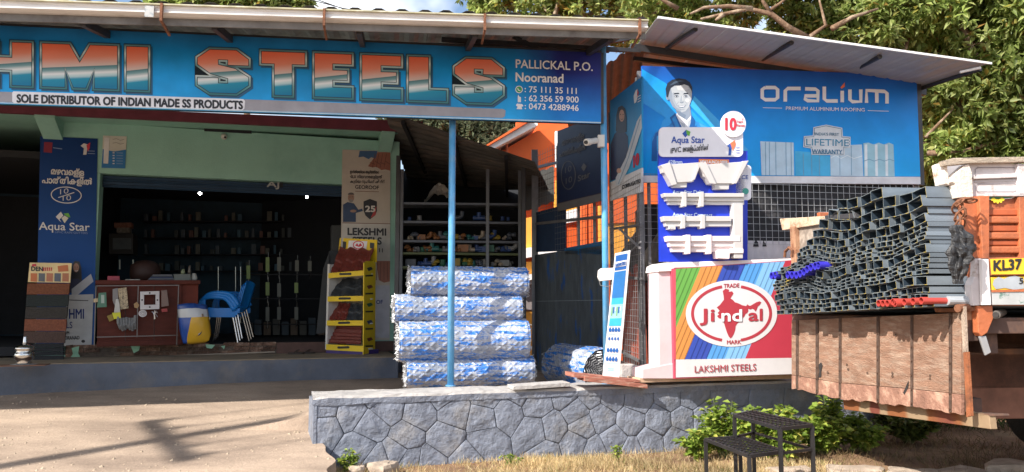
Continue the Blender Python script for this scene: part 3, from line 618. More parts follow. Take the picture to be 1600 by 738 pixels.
por([(1043, 140), (1047, 131), (1056, 127), (1068, 127), (1077, 132), (1081, 141), (1081, 152), (1079, 160), (1076, 168), (1071, 174), (1065, 176), (1058, 173), (1051, 167), (1047, 159), (1044, 150)], sk[4], .010)
por([(1043, 140), (1047, 132), (1050, 146), (1051, 158), (1056, 167), (1063, 173), (1065, 176), (1058, 173), (1051, 167), (1047, 159), (1044, 150)], sk[2], .0104); por([(1050, 146), (1053, 144), (1054, 156), (1059, 166), (1066, 172), (1063, 173), (1056, 167), (1051, 158)], sk[3], .0106)
por(ell(1043, 152, 2.4, 5, 14, rot=-.1), sk[2], .0102); por(ell(1043.4, 152, 1.2, 3, 10), sk[1], .0105)
por([(1056, 133), (1064, 130), (1073, 132), (1077, 139), (1070, 142), (1059, 141)], sk[5], .0107); por(ell(1074, 157, 3.6, 3.2, 14), sk[5], .0107); por(ell(1059, 158, 3.6, 3, 14), sk[4], .0108)
por([(1041.5, 152), (1040, 139), (1043, 130), (1050, 125), (1060, 122.5), (1071, 124), (1078, 129), (1081.5, 136), (1081.8, 146), (1080, 141), (1076, 134.5), (1069, 132), (1062, 134), (1054, 134), (1048, 138), (1045.5, 145), (1044, 152)], hair, .0112)
por([(1046, 134), (1053, 128), (1062, 125.5), (1070, 127), (1060, 128.5), (1052, 132)], hair2, .0116)
for x, w_ in ((1057, 4.6), (1071.5, 4.2)):
    por([(x - w_, 147.8), (x - w_ + 1.5, 145.6), (x + w_ - 1, 145.2), (x + w_, 147), (x, 147.2)], hair, .0116); por(ell(x, 150.6, w_ * .8, 2.1, 14), sk[2], .0112); por(ell(x, 150.8, w_ * .55, 1.1, 12), sk[5], .0116); por(ell(x + .3, 150.8, 1.1, 1.1, 10), hair, .0119); ribbon(ob, PO, [(x - w_ * .6, 150.2), (x, 149.5), (x + w_ * .6, 150.2)], .6, hair, .012, 'portrait')
por([(1064.5, 150), (1067, 150), (1068.6, 158), (1067.5, 160.4), (1063, 160.4), (1062, 158.4)], sk[3], .0113); por([(1066, 150), (1067.2, 150), (1068, 157.4), (1066.4, 158)], sk[5], .0116); ribbon(ob, PO, [(1062.4, 160.3), (1065, 161), (1068, 160.2)], .7, sk[0], .0118, 'portrait')
ribbon(ob, PO, [(1060.5, 159), (1057.5, 163), (1057.6, 166)], .6, sk[2], .0114, 'portrait'); ribbon(ob, PO, [(1070, 158.6), (1073.4, 162), (1073.2, 165)], .6, sk[2], .0114, 'portrait')
por([(1058.6, 164.6), (1065, 165.2), (1072, 164), (1070, 167.6), (1065.5, 168.8), (1061, 167.8)], sk[1], .0114); por([(1060, 165.2), (1065, 165.8), (1070.8, 164.9), (1069, 166.6), (1065.3, 167.2), (1061.4, 166.7)], wht, .0118); ribbon(ob, PO, [(1061.5, 171), (1066, 171.6), (1069.5, 170.6)], .8, sk[2], .0114, 'portrait')
# wordmark in squared rounded strokes
lw = 5.6
def wm(pts): ribbon(ob, PO, pts, lw, wht, .006, 'wordmark')
wm([(1196, 137), (1211, 137), (1215, 140), (1215, 153), (1211, 156), (1196, 156), (1191, 153), (1191, 140), (1196, 137)])
wm([(1227, 159), (1227, 142), (1231, 138.5), (1251, 138.5)])
wm([(1258, 139), (1274, 139.5), (1278, 142), (1278, 158), (1262, 157.5), (1258, 155), (1258, 150), (1276, 150)])
wm([(1288, 135.5), (1288, 155), (1292, 158), (1309, 158)]); wm([(1316, 142), (1316, 160)])
draw(ob, PO, [(1313, 137), (1320, 129), (1320, 136), (1315, 139)], mat('flame_orange', (.75, .18, .08)), .006, 'wordmark')
wm([(1328, 140), (1328, 156), (1332, 159), (1345, 159), (1345, 140)]); wm([(1354, 161), (1354, 141.5), (1382, 143), (1386, 146), (1386, 162)]); wm([(1370, 142), (1370, 161)])
text(ob, PO, "PREMIUM ALUMINIUM ROOFING", 1228, 172, 1351, 174.5, 5.4, wht, .005, .008)
ribbon(ob, PO, [(1192, 168.5), (1222, 169.2)], .8, wht, .005); ribbon(ob, PO, [(1356, 173), (1389, 174)], .8, wht, .005)
# profiled sheets printed along the bottom
sh1 = mat('sheet_pale', (.48, .64, .77), .5); sh2 = mat('sheet_mid', (.05, .42, .74), .5); sh3 = mat('sheet_teal', (.33, .58, .70), .5); shl = mat('sheet_line', (.16, .33, .50), .5); shh = mat('sheet_hi', (.74, .82, .88), .5)
draw(ob, PO, [(1188, 221), (1240, 223), (1241, 274.5), (1190, 274)], sh1, .004, 'sheet_print')
for x in (1196, 1202, 1212, 1228, 1236): ribbon(ob, PO, [(x, 222), (x + .6, 274)], 1., shl, .006, 'sheet_print')
draw(ob, PO, [(1242, 236), (1268, 238), (1297, 245), (1298, 275), (1243, 274.5)], sh2, .004, 'sheet_print')
for x in (1255, 1268, 1280): ribbon(ob, PO, [(x, 240), (x + .6, 274)], .9, shl, .006, 'sheet_print')
draw(ob, PO, [(1297, 228), (1347, 226), (1349, 275.5), (1298, 275)], sh1, .005, 'sheet_print')
ribbon(ob, PO, [(1298, 247), (1306, 243), (1314, 248), (1324, 243), (1334, 248), (1347, 244)], 1.2, shh, .006, 'sheet_print')
for x in (1312, 1330): ribbon(ob, PO, [(x, 228), (x + .5, 274)], 1, shl, .006, 'sheet_print')
draw(ob, PO, [(1349, 224), (1357, 223), (1365, 226), (1373, 223), (1381, 226), (1389, 223), (1396, 226), (1398, 276), (1350, 275.5)], sh3, .006, 'sheet_print')
for x in (1353, 1369, 1385): ribbon(ob, PO, [(x, 226), (x + .8, 275)], 4, shh, .007, 'sheet_print')
for y in (252,): ribbon(ob, PO, [(1350, y), (1358, y - 3), (1366, y), (1374, y - 3), (1382, y), (1390, y - 3), (1398, y)], 1, shl, .008, 'sheet_print')
# shield badge
bd = mat('badge_silver', (.64, .69, .74), .4, .0); bdd = mat('badge_ink', (.03, .16, .30), .4)
pts = [(1271, 199), (1291, 195), (1316, 200), (1317, 213), (1329, 214), (1329, 231), (1320, 232), (1320, 243), (1268, 242), (1267, 232), (1255, 230), (1256, 213), (1270, 212)]
draw(ob, PO, pts, bd, .010, 'badge'); ribbon(ob, PO, offset(pts, -1.8) + [offset(pts, -1.8)[0]], .9, bdd, .012, 'badge')
text(ob, PO, "INDIA'S FIRST", 1273, 211.5, 1311, 212.5, 4.4, bdd, .013, .01); text(ob, PO, "LIFETIME", 1259, 227.5, 1327, 229, 11, wht, .013, .06); text(ob, PO, "LIFETIME", 1259.6, 227.2, 1326.4, 228.7, 10.4, mat('badge_letters', (.06, .26, .42)), .014, .018)
text(ob, PO, "WARRANTY", 1269, 240, 1316, 241, 6.6, bdd, .013, .03)
# ============================================================ side board with the woman
PX = VP(1.26, 9.75, 1.455, 8.28); 
if PX.n.x > 0: PX.n = -PX.n
sbd = thing('side_billboard', 'blue side board of the cage printed with a woman holding a white sheet', 'billboard', PX.hit(980, 290))
slab(sbd, PX, [(953, 158), (1002.5, 120), (1002.5, 262), (953, 285)], .02, grad('board_blue2', [(0, (.02, .38, .74)), (1, (.014, .2, .5))]), 'panel')
slab(sbd, PX, [(953, 285.5), (1002.5, 262.5), (1002.5, 300), (953, 314)], .02, mat('panel_white', (.72, .72, .74), .5), 'white_panel')
text(sbd, PX, "CORRUGATED", 972, 296, 1001, 285.5, 6, ink, .004, .03)
dsh = mat('woman_dress', (.02, .03, .09), .5); 
draw(sbd, PX, [(954, 226), (960, 210), (966, 203), (974, 204), (981, 213), (982, 240), (977, 275), (954, 283)], dsh, .004, 'portrait')
draw(sbd, PX, [(962, 205), (963, 180), (966, 168), (972, 165), (977, 170), (979, 184), (979, 206), (975, 208), (966, 208)], hair, .005, 'portrait')
draw(sbd, PX, ell(971.5, 181, 4.2, 9.5, 18), mat('woman_skin', (.62, .38, .28)), .006, 'portrait'); ribbon(sbd, PX, [(969.5, 186), (971.5, 187), (973.5, 186)], .8, hair, .007, 'portrait')
for x in (969.6, 973.6): draw(sbd, PX, ell(x, 179, .9, .7, 8), hair, .007, 'portrait')
draw(sbd, PX, [(995, 190), (1002, 178), (1003, 200), (983, 262), (968, 290), (962, 290), (962, 278), (978, 246)], mat('sheet_print', (.62, .68, .75)), .008, 'sheet_print'); ribbon(sbd, PX, [(1000, 186), (982, 246), (966, 288)], 1, shl, .009, 'sheet_print')
draw(sbd, PX, ell(967, 267, 3.5, 4, 12), mat('woman_skin', (.5, .3, .2)), .010, 'portrait')
text(sbd, PX, "10", 990, 262, 998, 256.5, 18, mat('print_red', (.55, .03, .06)), .005, .04)
draw(sbd, PX, [(990, 150), (993, 142), (996, 139), (997, 150), (994, 160), (991, 162)], wht, .005, 'logo'); draw(sbd, PX, [(996, 139), (998, 145), (995, 153)], mat('print_red', (.55, .03, .06)), .006, 'logo')
for y in (152, 156, 160): ribbon(sbd, PX, [(996, y), (1001, y - 3)], 1, wht, .005)
draw(sbd, PX, [(1000, 296), (1002.5, 272), (1002.5, 300), (999, 302)], wht, .006)
# ============================================================ gutter display stand
PA = VP(1.55, 7.78, 2.55, 7.98)
ga = thing('gutter_display', 'tall blue display board carrying white gutter samples under a white header', 'display board', PA.hit(1100, 410))
slab(ga, PA, [(1029, 236), (1168, 236), (1168, 409), (1031, 409)], .03, mat('display_blue', (.008, .035, .50), .45, var=.06), 'back_board')
pan = mat('display_white', (.74, .74, .80), .45, var=.04)
def rrect(x0, y0, x1, y1, r, sk=0):
    P_ = []
    for cx, cy, a in ((x1 - r, y0 + r, -90), (x1 - r, y1 - r, 0), (x0 + r, y1 - r, 90), (x0 + r, y0 + r, 180)):
        for k in range(5): t = R(a + k * 22.5); P_.append((cx + r * math.cos(t), cy + r * math.sin(t) + sk * (cx - x0)))
    return P_
MB().prism([PA.hit(x, y, .03) for x, y in rrect(1030, 199, 1161, 245, 7)], -PA.n * .02).build('header_panel', pan, ga)
MB().prism([PA.hit(x, y, .05) for x, y in ell(1146, 194, 19.5, 20.5, 32)], -PA.n * .02).build('round_badge', pan, ga)
MB().prism([PA.hit(x, y, .0) for x, y in rrect(1150, 258, 1174, 313, 6)], -PA.n * .015).build('side_tab', pan, ga)
rd = mat('print_red', (.55, .03, .06))
text(ga, PA, "10", 1134, 203, 1150, 203, 18, rd, .054, .05); text(ga, PA, "Years", 1151, 192, 1161, 192, 4, rd, .054, .02); text(ga, PA, "Warranty", 1151, 198, 1164, 198, 4, rd, .054, .02); draw(ga, PA, [(1159, 184), (1160.5, 186), (1162, 184), (1160.5, 189)], rd, .054, 'print')
lg = mat('logo_blue', (.02, .08, .38))
text(ga, PA, "Aqua Star", 1049, 223.5, 1101, 223.5, 10, lg, .034, .02)
draw(ga, PA, [(1066, 209), (1072, 203), (1077, 208), (1071, 215)], lg, .034, 'logo'); draw(ga, PA, [(1072, 203), (1079, 206), (1077, 213), (1073, 210)], mat('logo_green', (.12, .38, .05)), .035, 'logo')
text(ga, PA, "iPVC", 1048, 240, 1064, 237.5, 8, ink, .034, .02); text(ga, PA, "മഴവെള്ളപ്പാത്തികൾ", 1067, 237.5, 1107, 234.5, 8, ink, .034, .012, 2)
draw(ga, PA, [(1136, 228), (1141, 224), (1144, 223), (1142, 243), (1138, 243), (1139, 231)], lg, .034, 'logo'); draw(ga, PA, [(1141, 224), (1148, 219), (1150, 226), (1145, 236)], mat('flame_orange', (.75, .18, .08)), .035, 'logo')
for y in (231, 235, 239): ribbon(ga, PA, [(1150, y), (1156, y)], 1, lg, .034)
wm2 = mat('gutter_sample', (.52, .505, .50), .35, var=.03); wms = mat('gutter_sample_pink', (.78, .68, .68), .4, var=.04)
lt = mat('display_text', (.5, .6, .8))
text(ga, PA, "428mm", 1044, 256, 1066, 256, 5.5, lt, .004, .03); slab(ga, PA, [(1092, 248.5), (1139, 249.5), (1139, 257), (1092, 256)], .004, mat('tag_orange', (.75, .22, .05)), 'tag', .004); text(ga, PA, "NEW LAUNCH OFFER", 1094, 255.2, 1137, 256, 4.6, wht, .007, .02)
text(ga, PA, "Aqua Star Delta", 1051, 303, 1100, 303, 5.5, lt, .004, .03); text(ga, PA, "Aqua Star Compact", 1051, 338, 1113, 339, 5.5, lt, .004, .03)
text(ga, PA, "CE", 1159, 280, 1169, 280, 6, lg, .002, .02); draw(ga, PA, ell(1165, 299, 5, 5, 16), mat('logo_green2', (.05, .3, .25)), .002, 'logo')
def samp(pts, d, m=wm2, name='gutter_sample', o=.0, lip=None):
    g = thingpart = MB().prism([PA.hit(x, y, d) for x, y in pts], -PA.n * (d - o)); return g.build(name, m, ga, bevel=.004)
samp([(1033, 258), (1091, 254), (1092, 258), (1084, 284), (1050, 286), (1049, 281), (1043, 279), (1041, 272), (1036, 270)], .08)
samp([(1033, 258), (1047, 254), (1058, 288), (1050, 290)], .10); samp([(1091, 254), (1095, 257), (1086, 281), (1082, 282)], .095)
samp([(1050, 284), (1074, 284), (1073, 293), (1052, 293)], .06)
samp([(1094, 258), (1170, 252), (1166, 258), (1148, 287), (1112, 287), (1100, 276)], .085); samp([(1090, 254), (1104, 254), (1120, 288), (1110, 287)], .11); samp([(1160, 252), (1170, 251), (1151, 287), (1146, 287)], .11)
samp([(1116, 285), (1140, 285), (1139, 296), (1117, 296)], .07)
def gutter(x0, x1, y0, y1, m, steps=3, br=(), ang=0):
    for k in range(steps):
        ya = y0 + (y1 - y0) * k / steps; yb = y0 + (y1 - y0) * (k + 1) / steps; xo = k * 3.2
        samp([(x0 + xo, ya), (x1, ya + ang), (x1, yb + ang), (x0 + xo + 2, yb)], .095 - k * .02, m)
    for x in br: samp([(x, y0 - 2), (x + 7, y0 - 2), (x + 7, y1 + 3), (x + 1, y1 + 3)], .105, m, 'gutter_bracket')
gutter(1037, 1163, 302, 320, wm2, 3, (1066, 1093)); gutter(1036, 1143, 338, 354, wm2, 2, (1064, 1095)); gutter(1042, 1157, 369, 394, wms, 3, (1072, 1105))
samp([(1146, 318), (1161, 318), (1161, 404), (1147, 404)], .09, wm2, 'downpipe'); samp([(1121, 392), (1141, 393), (1140, 405), (1122, 404)], .12, wms); samp([(1046, 353), (1056, 354), (1056, 359), (1046, 358)], .1)
samp([(1142, 389), (1162, 389), (1162, 396), (1142, 396)], .1, wms)
for x in (1034, 1160): MB().span(PA.hit(x, 240, -.05), PA.hit(x, 409, -.05), .03, .03).build('leg', dst, ga)
# ============================================================ pink surround and steel trader's board
PJ = VP(1.72, 7.86, 3.0, 8.14)
pk = mat('pink_paint', (.66, .50, .52), .6, var=.08, scale=4, c2=(.62, .46, .48), c2scale=5, c2amt=(.6, .8)); pkf = mat('pink_cap', (.82, .76, .76), .6, var=.05)
pf = thing('pink_surround', 'pale pink painted surround and ledge framing the striped steel board', 'frame', PJ.hit(1040, 596))
def pj(pts, th, m, name, off=0., bevel=.006): return MB().prism([PJ.hit(x, y, off) for x, y in pts], -PJ.n * th).build(name, m, pf, bevel=bevel)
pj([(1028, 425), (1030, 415), (1038, 411), (1240, 404), (1240, 412), (1054, 419), (1050, 424)], .34, pkf, 'top_band', .08)
pj([(1028, 425), (1050, 422), (1052, 572), (1030, 572)], .28, pk, 'side_pillar', .05)
pj([(1004, 577), (1052, 568), (1053, 592), (1004, 592)], .3, pk, 'plinth_block', .06)
slab(pf, PW, [(1000, 592), (1240, 584), (1240, 592), (1000, 598)], .3, mat('ledge_tan', (.55, .38, .26), .7), 'ledge', .09)
jb = thing('steel_billboard', 'striped rainbow steel board with a red India map in a white oval', 'billboard', PJ.hit(1150, 590))
slab(jb, PJ, [(1050, 420), (1262, 405), (1262, 584), (1054, 592)], .08, mat('board_side_red', (.42, .05, .09), .5), 'panel', .10)
PJo = .104
def jd(pts, c, nm, off=PJo, name='stripe'): return draw(jb, PJ, pts, mat(nm, c, .5, var=.04), off, name)
# sheet-metal stripes: clip diagonals to the field
field = [(1056, 420.5), (1262, 406), (1262, 559), (1056, 562)]
def clip_px(poly, x0, x1):      # diagonal band in coordinate d = x + .47*(y-420)
    P_ = list(poly)
    P_ = clip(P_, (-1, -.41), -(x0 + .41 * 420)); P_ = clip(P_, (1, .41), x1 + .41 * 420); return P_
bands = [(900, 1094, (.13, .36, .07), 'jgreen'), (1094, 1128, (.62, .26, .07), 'jorange'), (1128, 1161, (.035, .075, .40), 'jnavy'), (1161, 1190, (.09, .32, .70), 'jblue'), (1190, 1222, (.22, .48, .80), 'jsky'), (1222, 1500, (.46, .04, .07), 'jred')]
for x0, x1, c, nm in bands:
    q = clip_px(field, x0, x1)
    if len(q) > 2: jd(q, c, nm)
    k = x0 + 8
    while k < min(x1, 1222) and nm != 'jred':
        q = clip_px(field, k, k + 1.1)
        if len(q) > 2 and k > 1056: jd(q, tuple(v * .62 for v in c), nm + '_rib', PJo + .002, 'rib')
        k += 8.2
jd([(1056, 562), (1262, 559), (1262, 584), (1056, 590)], (.64, .62, .64), 'jwhite', PJo)
jd([(1050.5, 421), (1056, 420.6), (1056, 562), (1053, 562)], (.55, .08, .12), 'jedge', PJo + .001)
jd(ell(1143, 490, 71.5, 52, 48, rot=-.02), (.66, .64, .67), 'jwhite2', PJo + .004, 'oval')
jr = mat('jindal_red', (.40, .04, .06), .5, var=.04)
def arc(a0, a1): 
    q = ell(1143, 490, 61, 43, 40, a0, a1); ribbon(jb, PJ, q, 4.6, jr, PJo + .006, 'oval_ring')
arc(104, 256); arc(-76, 76)
text(jb, PJ, "TRADE", 1131, 450, 1155, 449, 6, jr, PJo + .006, .03); text(jb, PJ, "MARK", 1136, 538, 1158, 537.5, 6, jr, PJo + .006, .03)
sx, sy = 2.95, 2.95
mp_pts = [(322,250),(335,240),(352,244),(350,254),(366,252),(372,262),(364,275),(358,285),(370,292),(378,302),(396,308),(412,316),(430,320),(436,312),(444,318),(452,318),(464,310),(478,302),(492,298),(500,302),(494,314),(484,322),(480,334),(474,346),(468,338),(460,332),(450,336),(440,332),(440,344),(436,352),(428,356),(422,368),(410,382),(400,392),(388,402),(382,412),(380,430),(374,448),(366,462),(358,470),(350,460),(342,442),(336,424),(330,404),(326,388),(318,378),(304,376),(296,366),(306,358),(298,352),(308,342),(300,332),(294,326),(308,316),(316,306),(328,290),(326,272)]
draw(jb, PJ, [(1020 + x / sx, 370 + y / sy) for x, y in mp_pts], jr, PJo + .006, 'map')
text(jb, PJ, "Ji", 1094, 502, 1116, 502, 19, jr, PJo + .008, .035); text(jb, PJ, "nd", 1128, 502, 1159, 502, 18, wht, PJo + .011, .035); text(jb, PJ, "al", 1170, 501.5, 1191, 501, 18, jr, PJo + .008, .035)
text(jb, PJ, "LAKSHMI STEELS", 1085.5, 582.5, 1181.5, 579, 10.5, mat('brick_red', (.36, .045, .06)), PJo + .006, .006)
# ============================================================ small leaning sign, shelf plate, cctv
PL = VP(.94, 7.74, 1.22, 7.80)
ls = thing('leaning_sign', 'narrow blue and white waterproofing sign leaning against the blue post', 'sign', PL.hit(965, 594))
q = [(962, 396), (985, 391), (967, 595), (942, 592)]
slab(ls, PL, q, .02, mat('sign_white', (.80, .80, .82), .45), 'panel')
def bl(u, v):
    a = (q[0][0] + (q[1][0] - q[0][0]) * u, q[0][1] + (q[1][1] - q[0][1]) * u); c = (q[3][0] + (q[2][0] - q[3][0]) * u, q[3][1] + (q[2][1] - q[3][1]) * u); return (a[0] + (c[0] - a[0]) * v, a[1] + (c[1] - a[1]) * v)
def lsd(u0, v0, u1, v1, m, off=.003): draw(ls, PL, [bl(u0, v0), bl(u1, v0), bl(u1, v1), bl(u0, v1)], m, off)
cb = mat('sign_blue', (.02, .13, .45)); cc = mat('sign_cyan', (.05, .48, .66)); cl = mat('sign_pale', (.35, .66, .80)); cgn = mat('sign_green', (.25, .48, .2))
lsd(.04, .02, .82, .14, cb); lsd(.06, .07, .8, .115, wht, .005); lsd(.04, .15, .82, .36, mat('sign_mid', (.03, .2, .55))); lsd(.04, .36, .82, .41, cc); lsd(.04, .41, .82, .52, cl); lsd(.04, .52, .82, .58, cc)
a, c = bl(.1, .112), bl(.76, .105); text(ls, PL, "LAKSHMI STEELS", *a, *c, 5, cb, .007, .03)
for k in range(6): u = .1 + .11 * k; lsd(u, .43, u + .08, .5 - .02 * (k % 3), [cgn, cb, wht][k % 3], .005)
for r_, v in enumerate((.61, .68, .77, .84)):
    for k in range(4):
        c_ = bl(.14 + .19 * k, v); rr_ = 2.3 if r_ != 1 else 1.7
        draw(ls, PL, [(c_[0], c_[1] - rr_ * 2.2), (c_[0] + rr_, c_[1]), (c_[0] + rr_ * .6, c_[1] + rr_ * 1.4), (c_[0] - rr_ * .6, c_[1] + rr_ * 1.4), (c_[0] - rr_, c_[1])], cb, .004)
    a, c = bl(.08, v + .035), bl(.8, v + .03); ribbon(ls, PL, [a, c], .8, cl, .004)
for v in (.915, .93): a, c = bl(.22, v), bl(.62, v - .004); ribbon(ls, PL, [a, c], 1.6, cl, .004)
t = thing('post_tray', 'small white plastic holder strapped to the right blue post', 'holder', atY(950, 435, 7.92))
MB().prism([atY(x, y, 7.9) for x, y in [(934, 423), (938, 420), (972, 419), (972, 436), (936, 440), (933, 434)]], (0, -.09, 0)).build('holder_body', mat('holder_white', (.78, .76, .76), .4), t, bevel=.008)
MB().tube([atY(936, 438, 7.84), atY(938, 446, 7.84), atY(948, 448, 7.84), atY(962, 445, 7.84)], .004, 5).build('wire', mat('wire_grey', (.3, .3, .3), .4, .6), t)
t = thing('security_camera', 'white bullet security camera bracketed to the right blue post', 'camera', atY(935, 220, 7.95))
c = atY(926, 222, 7.85); part(t, 'body', mat('cam_pale', (.62, .6, .56), .4), lambda b: b.tube([atY(917, 222.5, 7.75), atY(931, 220, 7.92)], [.03, .033], 12))
part(t, 'lens_hood', mat('cam_pale', (.62, .6, .56), .4), lambda b: b.tube([atY(916, 222.5, 7.74), atY(921, 222, 7.78)], .038, 12)); part(t, 'mount', mat('cam_pale', (.62, .6, .56)), lambda b: b.box(atY(939, 221, 7.97), (.07, .07, .13)))
part(t, 'lens', ink, lambda b: b.tube([atY(914.8, 222.6, 7.72), atY(916, 222.5, 7.738)], .02, 10))
# ============================================================ wrapped rolls of wire mesh
def wrapmat():
    m, t, b = nodes('printed_wrap'); L = t.links; N = t.nodes
    tc = N.new('ShaderNodeTexCoord'); 
    n2 = N.new('ShaderNodeTexNoise'); n2.inputs['Scale'].default_value = 6; n2.inputs['Detail'].default_value = 8; n2.inputs['Roughness'].default_value = .75
    mp = N.new('ShaderNodeMapping'); mp.inputs['Scale'].default_value = (.6, 3.6, 3.6); L.new(tc.outputs['Object'], mp.inputs[0]); L.new(mp.outputs[0], n2.inputs[0])
    cr = N.new('ShaderNodeValToRGB'); cr.color_ramp.elements[0].position = .50; cr.color_ramp.elements[1].position = .55; L.new(n2.outputs[0], cr.inputs[0])
    n4 = N.new('ShaderNodeTexNoise'); n4.inputs['Scale'].default_value = 3; L.new(tc.outputs['Object'], n4.inputs[0])
    base = N.new('ShaderNodeValToRGB'); base.color_ramp.elements[0].position = .35; base.color_ramp.elements[0].color = (.22, .25, .31, 1); base.color_ramp.elements[1].position = .65; base.color_ramp.elements[1].color = (.42, .45, .52, 1)
    L.new(n4.outputs[0], base.inputs[0])
    mx = N.new('ShaderNodeMixRGB'); L.new(cr.outputs[0], mx.inputs[0]); L.new(base.outputs[0], mx.inputs[1]); mx.inputs[2].default_value = (.03, .16, .52, 1)
    L.new(mx.outputs[0], b.inputs['Base Color']); b.inputs['Roughness'].default_value = .22; b.inputs['Coat Weight'].default_value = .5; b.inputs['Coat Roughness'].default_value = .1
    n3 = N.new('ShaderNodeTexNoise'); n3.inputs['Scale'].default_value = 16; n3.inputs['Detail'].default_value = 4; n3.inputs['Roughness'].default_value = .6; L.new(tc.outputs['Object'], n3.inputs[0])
    bp = N.new('ShaderNodeBump'); bp.inputs['Strength'].default_value = .32; bp.inputs['Distance'].default_value = .03; L.new(n3.outputs[0], bp.inputs['Height']); L.new(bp.outputs[0], b.inputs['Normal'])
    MATS['printed_wrap'] = m; return m
wrap = wrapmat(); wire = mat('galv_wire', (.50, .51, .53), .4, .6, var=.25, scale=30)
def roll(L, r, seed, label, wl=.125):
    t = thing('mesh_roll', label, 'mesh roll', (0, 0, 0), 'chain link mesh rolls wrapped in clear film')
    nu, nv = 150, 96; nd = max(9, round(2 * math.pi * r / wl / 1.0)); nx = round(L / wl)
    def fn(u, v):
        a = 2 * math.pi * v; x = (u - .5) * L; p = u * nx; q = v * nd
        f1 = abs(((p + q) % 1) - .5) * 2; f2 = abs(((p - q) % 1) - .5) * 2
        ridge = max(max(0, 1 - (1 - f1) * 2.4), max(0, 1 - (1 - f2) * 2.4)) - .5 * f1 * f2
        rr_ = r * (1 + .035 * math.sin(a * 2 + seed) + .012 * math.sin(x * 7 + seed)) + ridge * .010 + fbm(x * 3, a * 2, 1.2, seed) * .008 + fbm(x * 9, a * 5, 1.2, seed + 5) * .002
        if u < .015 or u > .985: rr_ *= .97
        return Vector((x, math.cos(a) * rr_, math.sin(a) * rr_))
    b = MB(); b.grid(fn, nu, nv); b.build('film', wrap, t, smooth=False)
    rg = random.Random(seed)
    for e_ in (-1, 1):                                    # wire ends: zigzag coils showing at both ends
        b = MB(); turns = 7; zz = []
        for i in range(turns * 26):
            a = 2 * math.pi * i / 26; rr_ = r * (.12 + .84 * i / (turns * 26)); x = e_ * (L / 2 + (.018 if i % 2 else -.03) + rg.uniform(-.012, .012)); zz.append((x, math.cos(a) * rr_, math.sin(a) * rr_))
        b.tube(zz, .0042, 4)
        for k in range(60):
            a = rg.uniform(0, 6.28); rr_ = r * rg.uniform(.15, .96); p = Vector((e_ * (L / 2 + rg.uniform(-.02, .01)), math.cos(a) * rr_, math.sin(a) * rr_)); d = Vector((e_ * rg.uniform(.0, .04), rg.uniform(-.03, .03), rg.uniform(-.03, .03))); b.tube([p, p + d, p + d * .4 + Vector((0, d.z, -d.y))], .004, 4)
        b.build('wire_coil', wire, t)
    b = MB(); b.lathe((0, 0, 0), [(.01, -L / 2 + .03), (r * .93, -L / 2 + .035), (r * .93, L / 2 - .035), (.01, L / 2 - .03)], 24, 'X'); b.build('core', mat('mesh_core', (.12, .12, .13), .7, .3, var=.5, scale=60, bump=1, bscale=50), t)
    return t
def place_roll(x0, y0, x1, y1, Y0, Y1, seed, label):     # top-left / bottom-right pixel box
    a = atY(x0, (y0 + y1) / 2, Y0); c = atY(x1, (y0 + y1) / 2, Y1); r = (y1 - y0) / 2 / FPX * (Y0 + Y1) / 2 * 1.0
    t = roll((c - a).length, r, seed, label); m = (a + c) / 2; t.location = m; d = c - a; t.rotation_euler = (0, 0, math.atan2(d.y, d.x)); return t, m, r
place_roll(634, 557, 831, 603, 8.12, 8.42, 3, 'lowest film wrapped mesh roll of the stack, behind the foot of the blue post')
place_roll(622, 499, 822, 564, 8.10, 8.40, 9, 'thickest film wrapped mesh roll, second from the bottom of the stack')
place_roll(616, 460, 812, 505, 8.10, 8.40, 14, 'film wrapped mesh roll third from the bottom, jutting out furthest left')
place_roll(640, 417, 821, 465, 8.14, 8.44, 21, 'topmost film wrapped mesh roll of the stack')
rt = roll(1.1, .25, 31, 'single film wrapped mesh roll lying on the yard floor with its wire end showing'); c = atY(905, 562, 9.0); rt.location = (c.x, c.y, .5 + .25); rt.rotation_euler = (0, 0, math.atan2(-1.0, .42))
# ============================================================ yellow display rack of roof tile samples
ZR = ZP
rk = thing('tile_display_rack', 'yellow cardboard display rack with four shelves of maroon and charcoal roof tile samples', 'display rack', atZ(545, 553, ZP))
PR = VP(*atZ(508, 552, ZP)[:2], *atZ(570, 554.5, ZP)[:2]); yel = mat('rack_yellow', (.78, .56, .02), .5, var=.06); yw = mat('rack_white', (.62, .62, .60), .6); pur_ = mat('rack_purple', (.05, .03, .16), .5)
def rp(pts, th, m, name, off=0.): return MB().prism([PR.hit(x, y, off) for x, y in pts], -PR.n * th).build(name, m, rk)
rp([(510, 546), (568, 548), (568, 555), (509, 552)], .34, pur_, 'base')
rp([(512, 413), (515, 413), (511, 546), (508, 546)], .34, yw, 'side_panel')
PR2 = VP(*atZ(569, 555, ZP)[:2], *atZ(588, 551.5, ZP)[:2])
MB().prism([PR2.hit(x, y, .0) for x, y in [(569, 411), (573, 408), (584, 408), (587, 412), (586, 551), (568, 554)]], -PR2.n * .012).build('side_panel', yel, rk)
rp([(514, 425), (570, 420), (570, 548), (510, 546)], .02, mat('rack_back', (.42, .42, .40), .6), 'back_panel', -.32)
maro = mat('tile_maroon', (.16, .03, .022), .45, var=.12, scale=20, bump=.4); chc = mat('tile_charcoal', (.035, .042, .05), .5, var=.2, scale=20, bump=.4)
capt = mat('caption_black', (.02, .02, .02), .5)
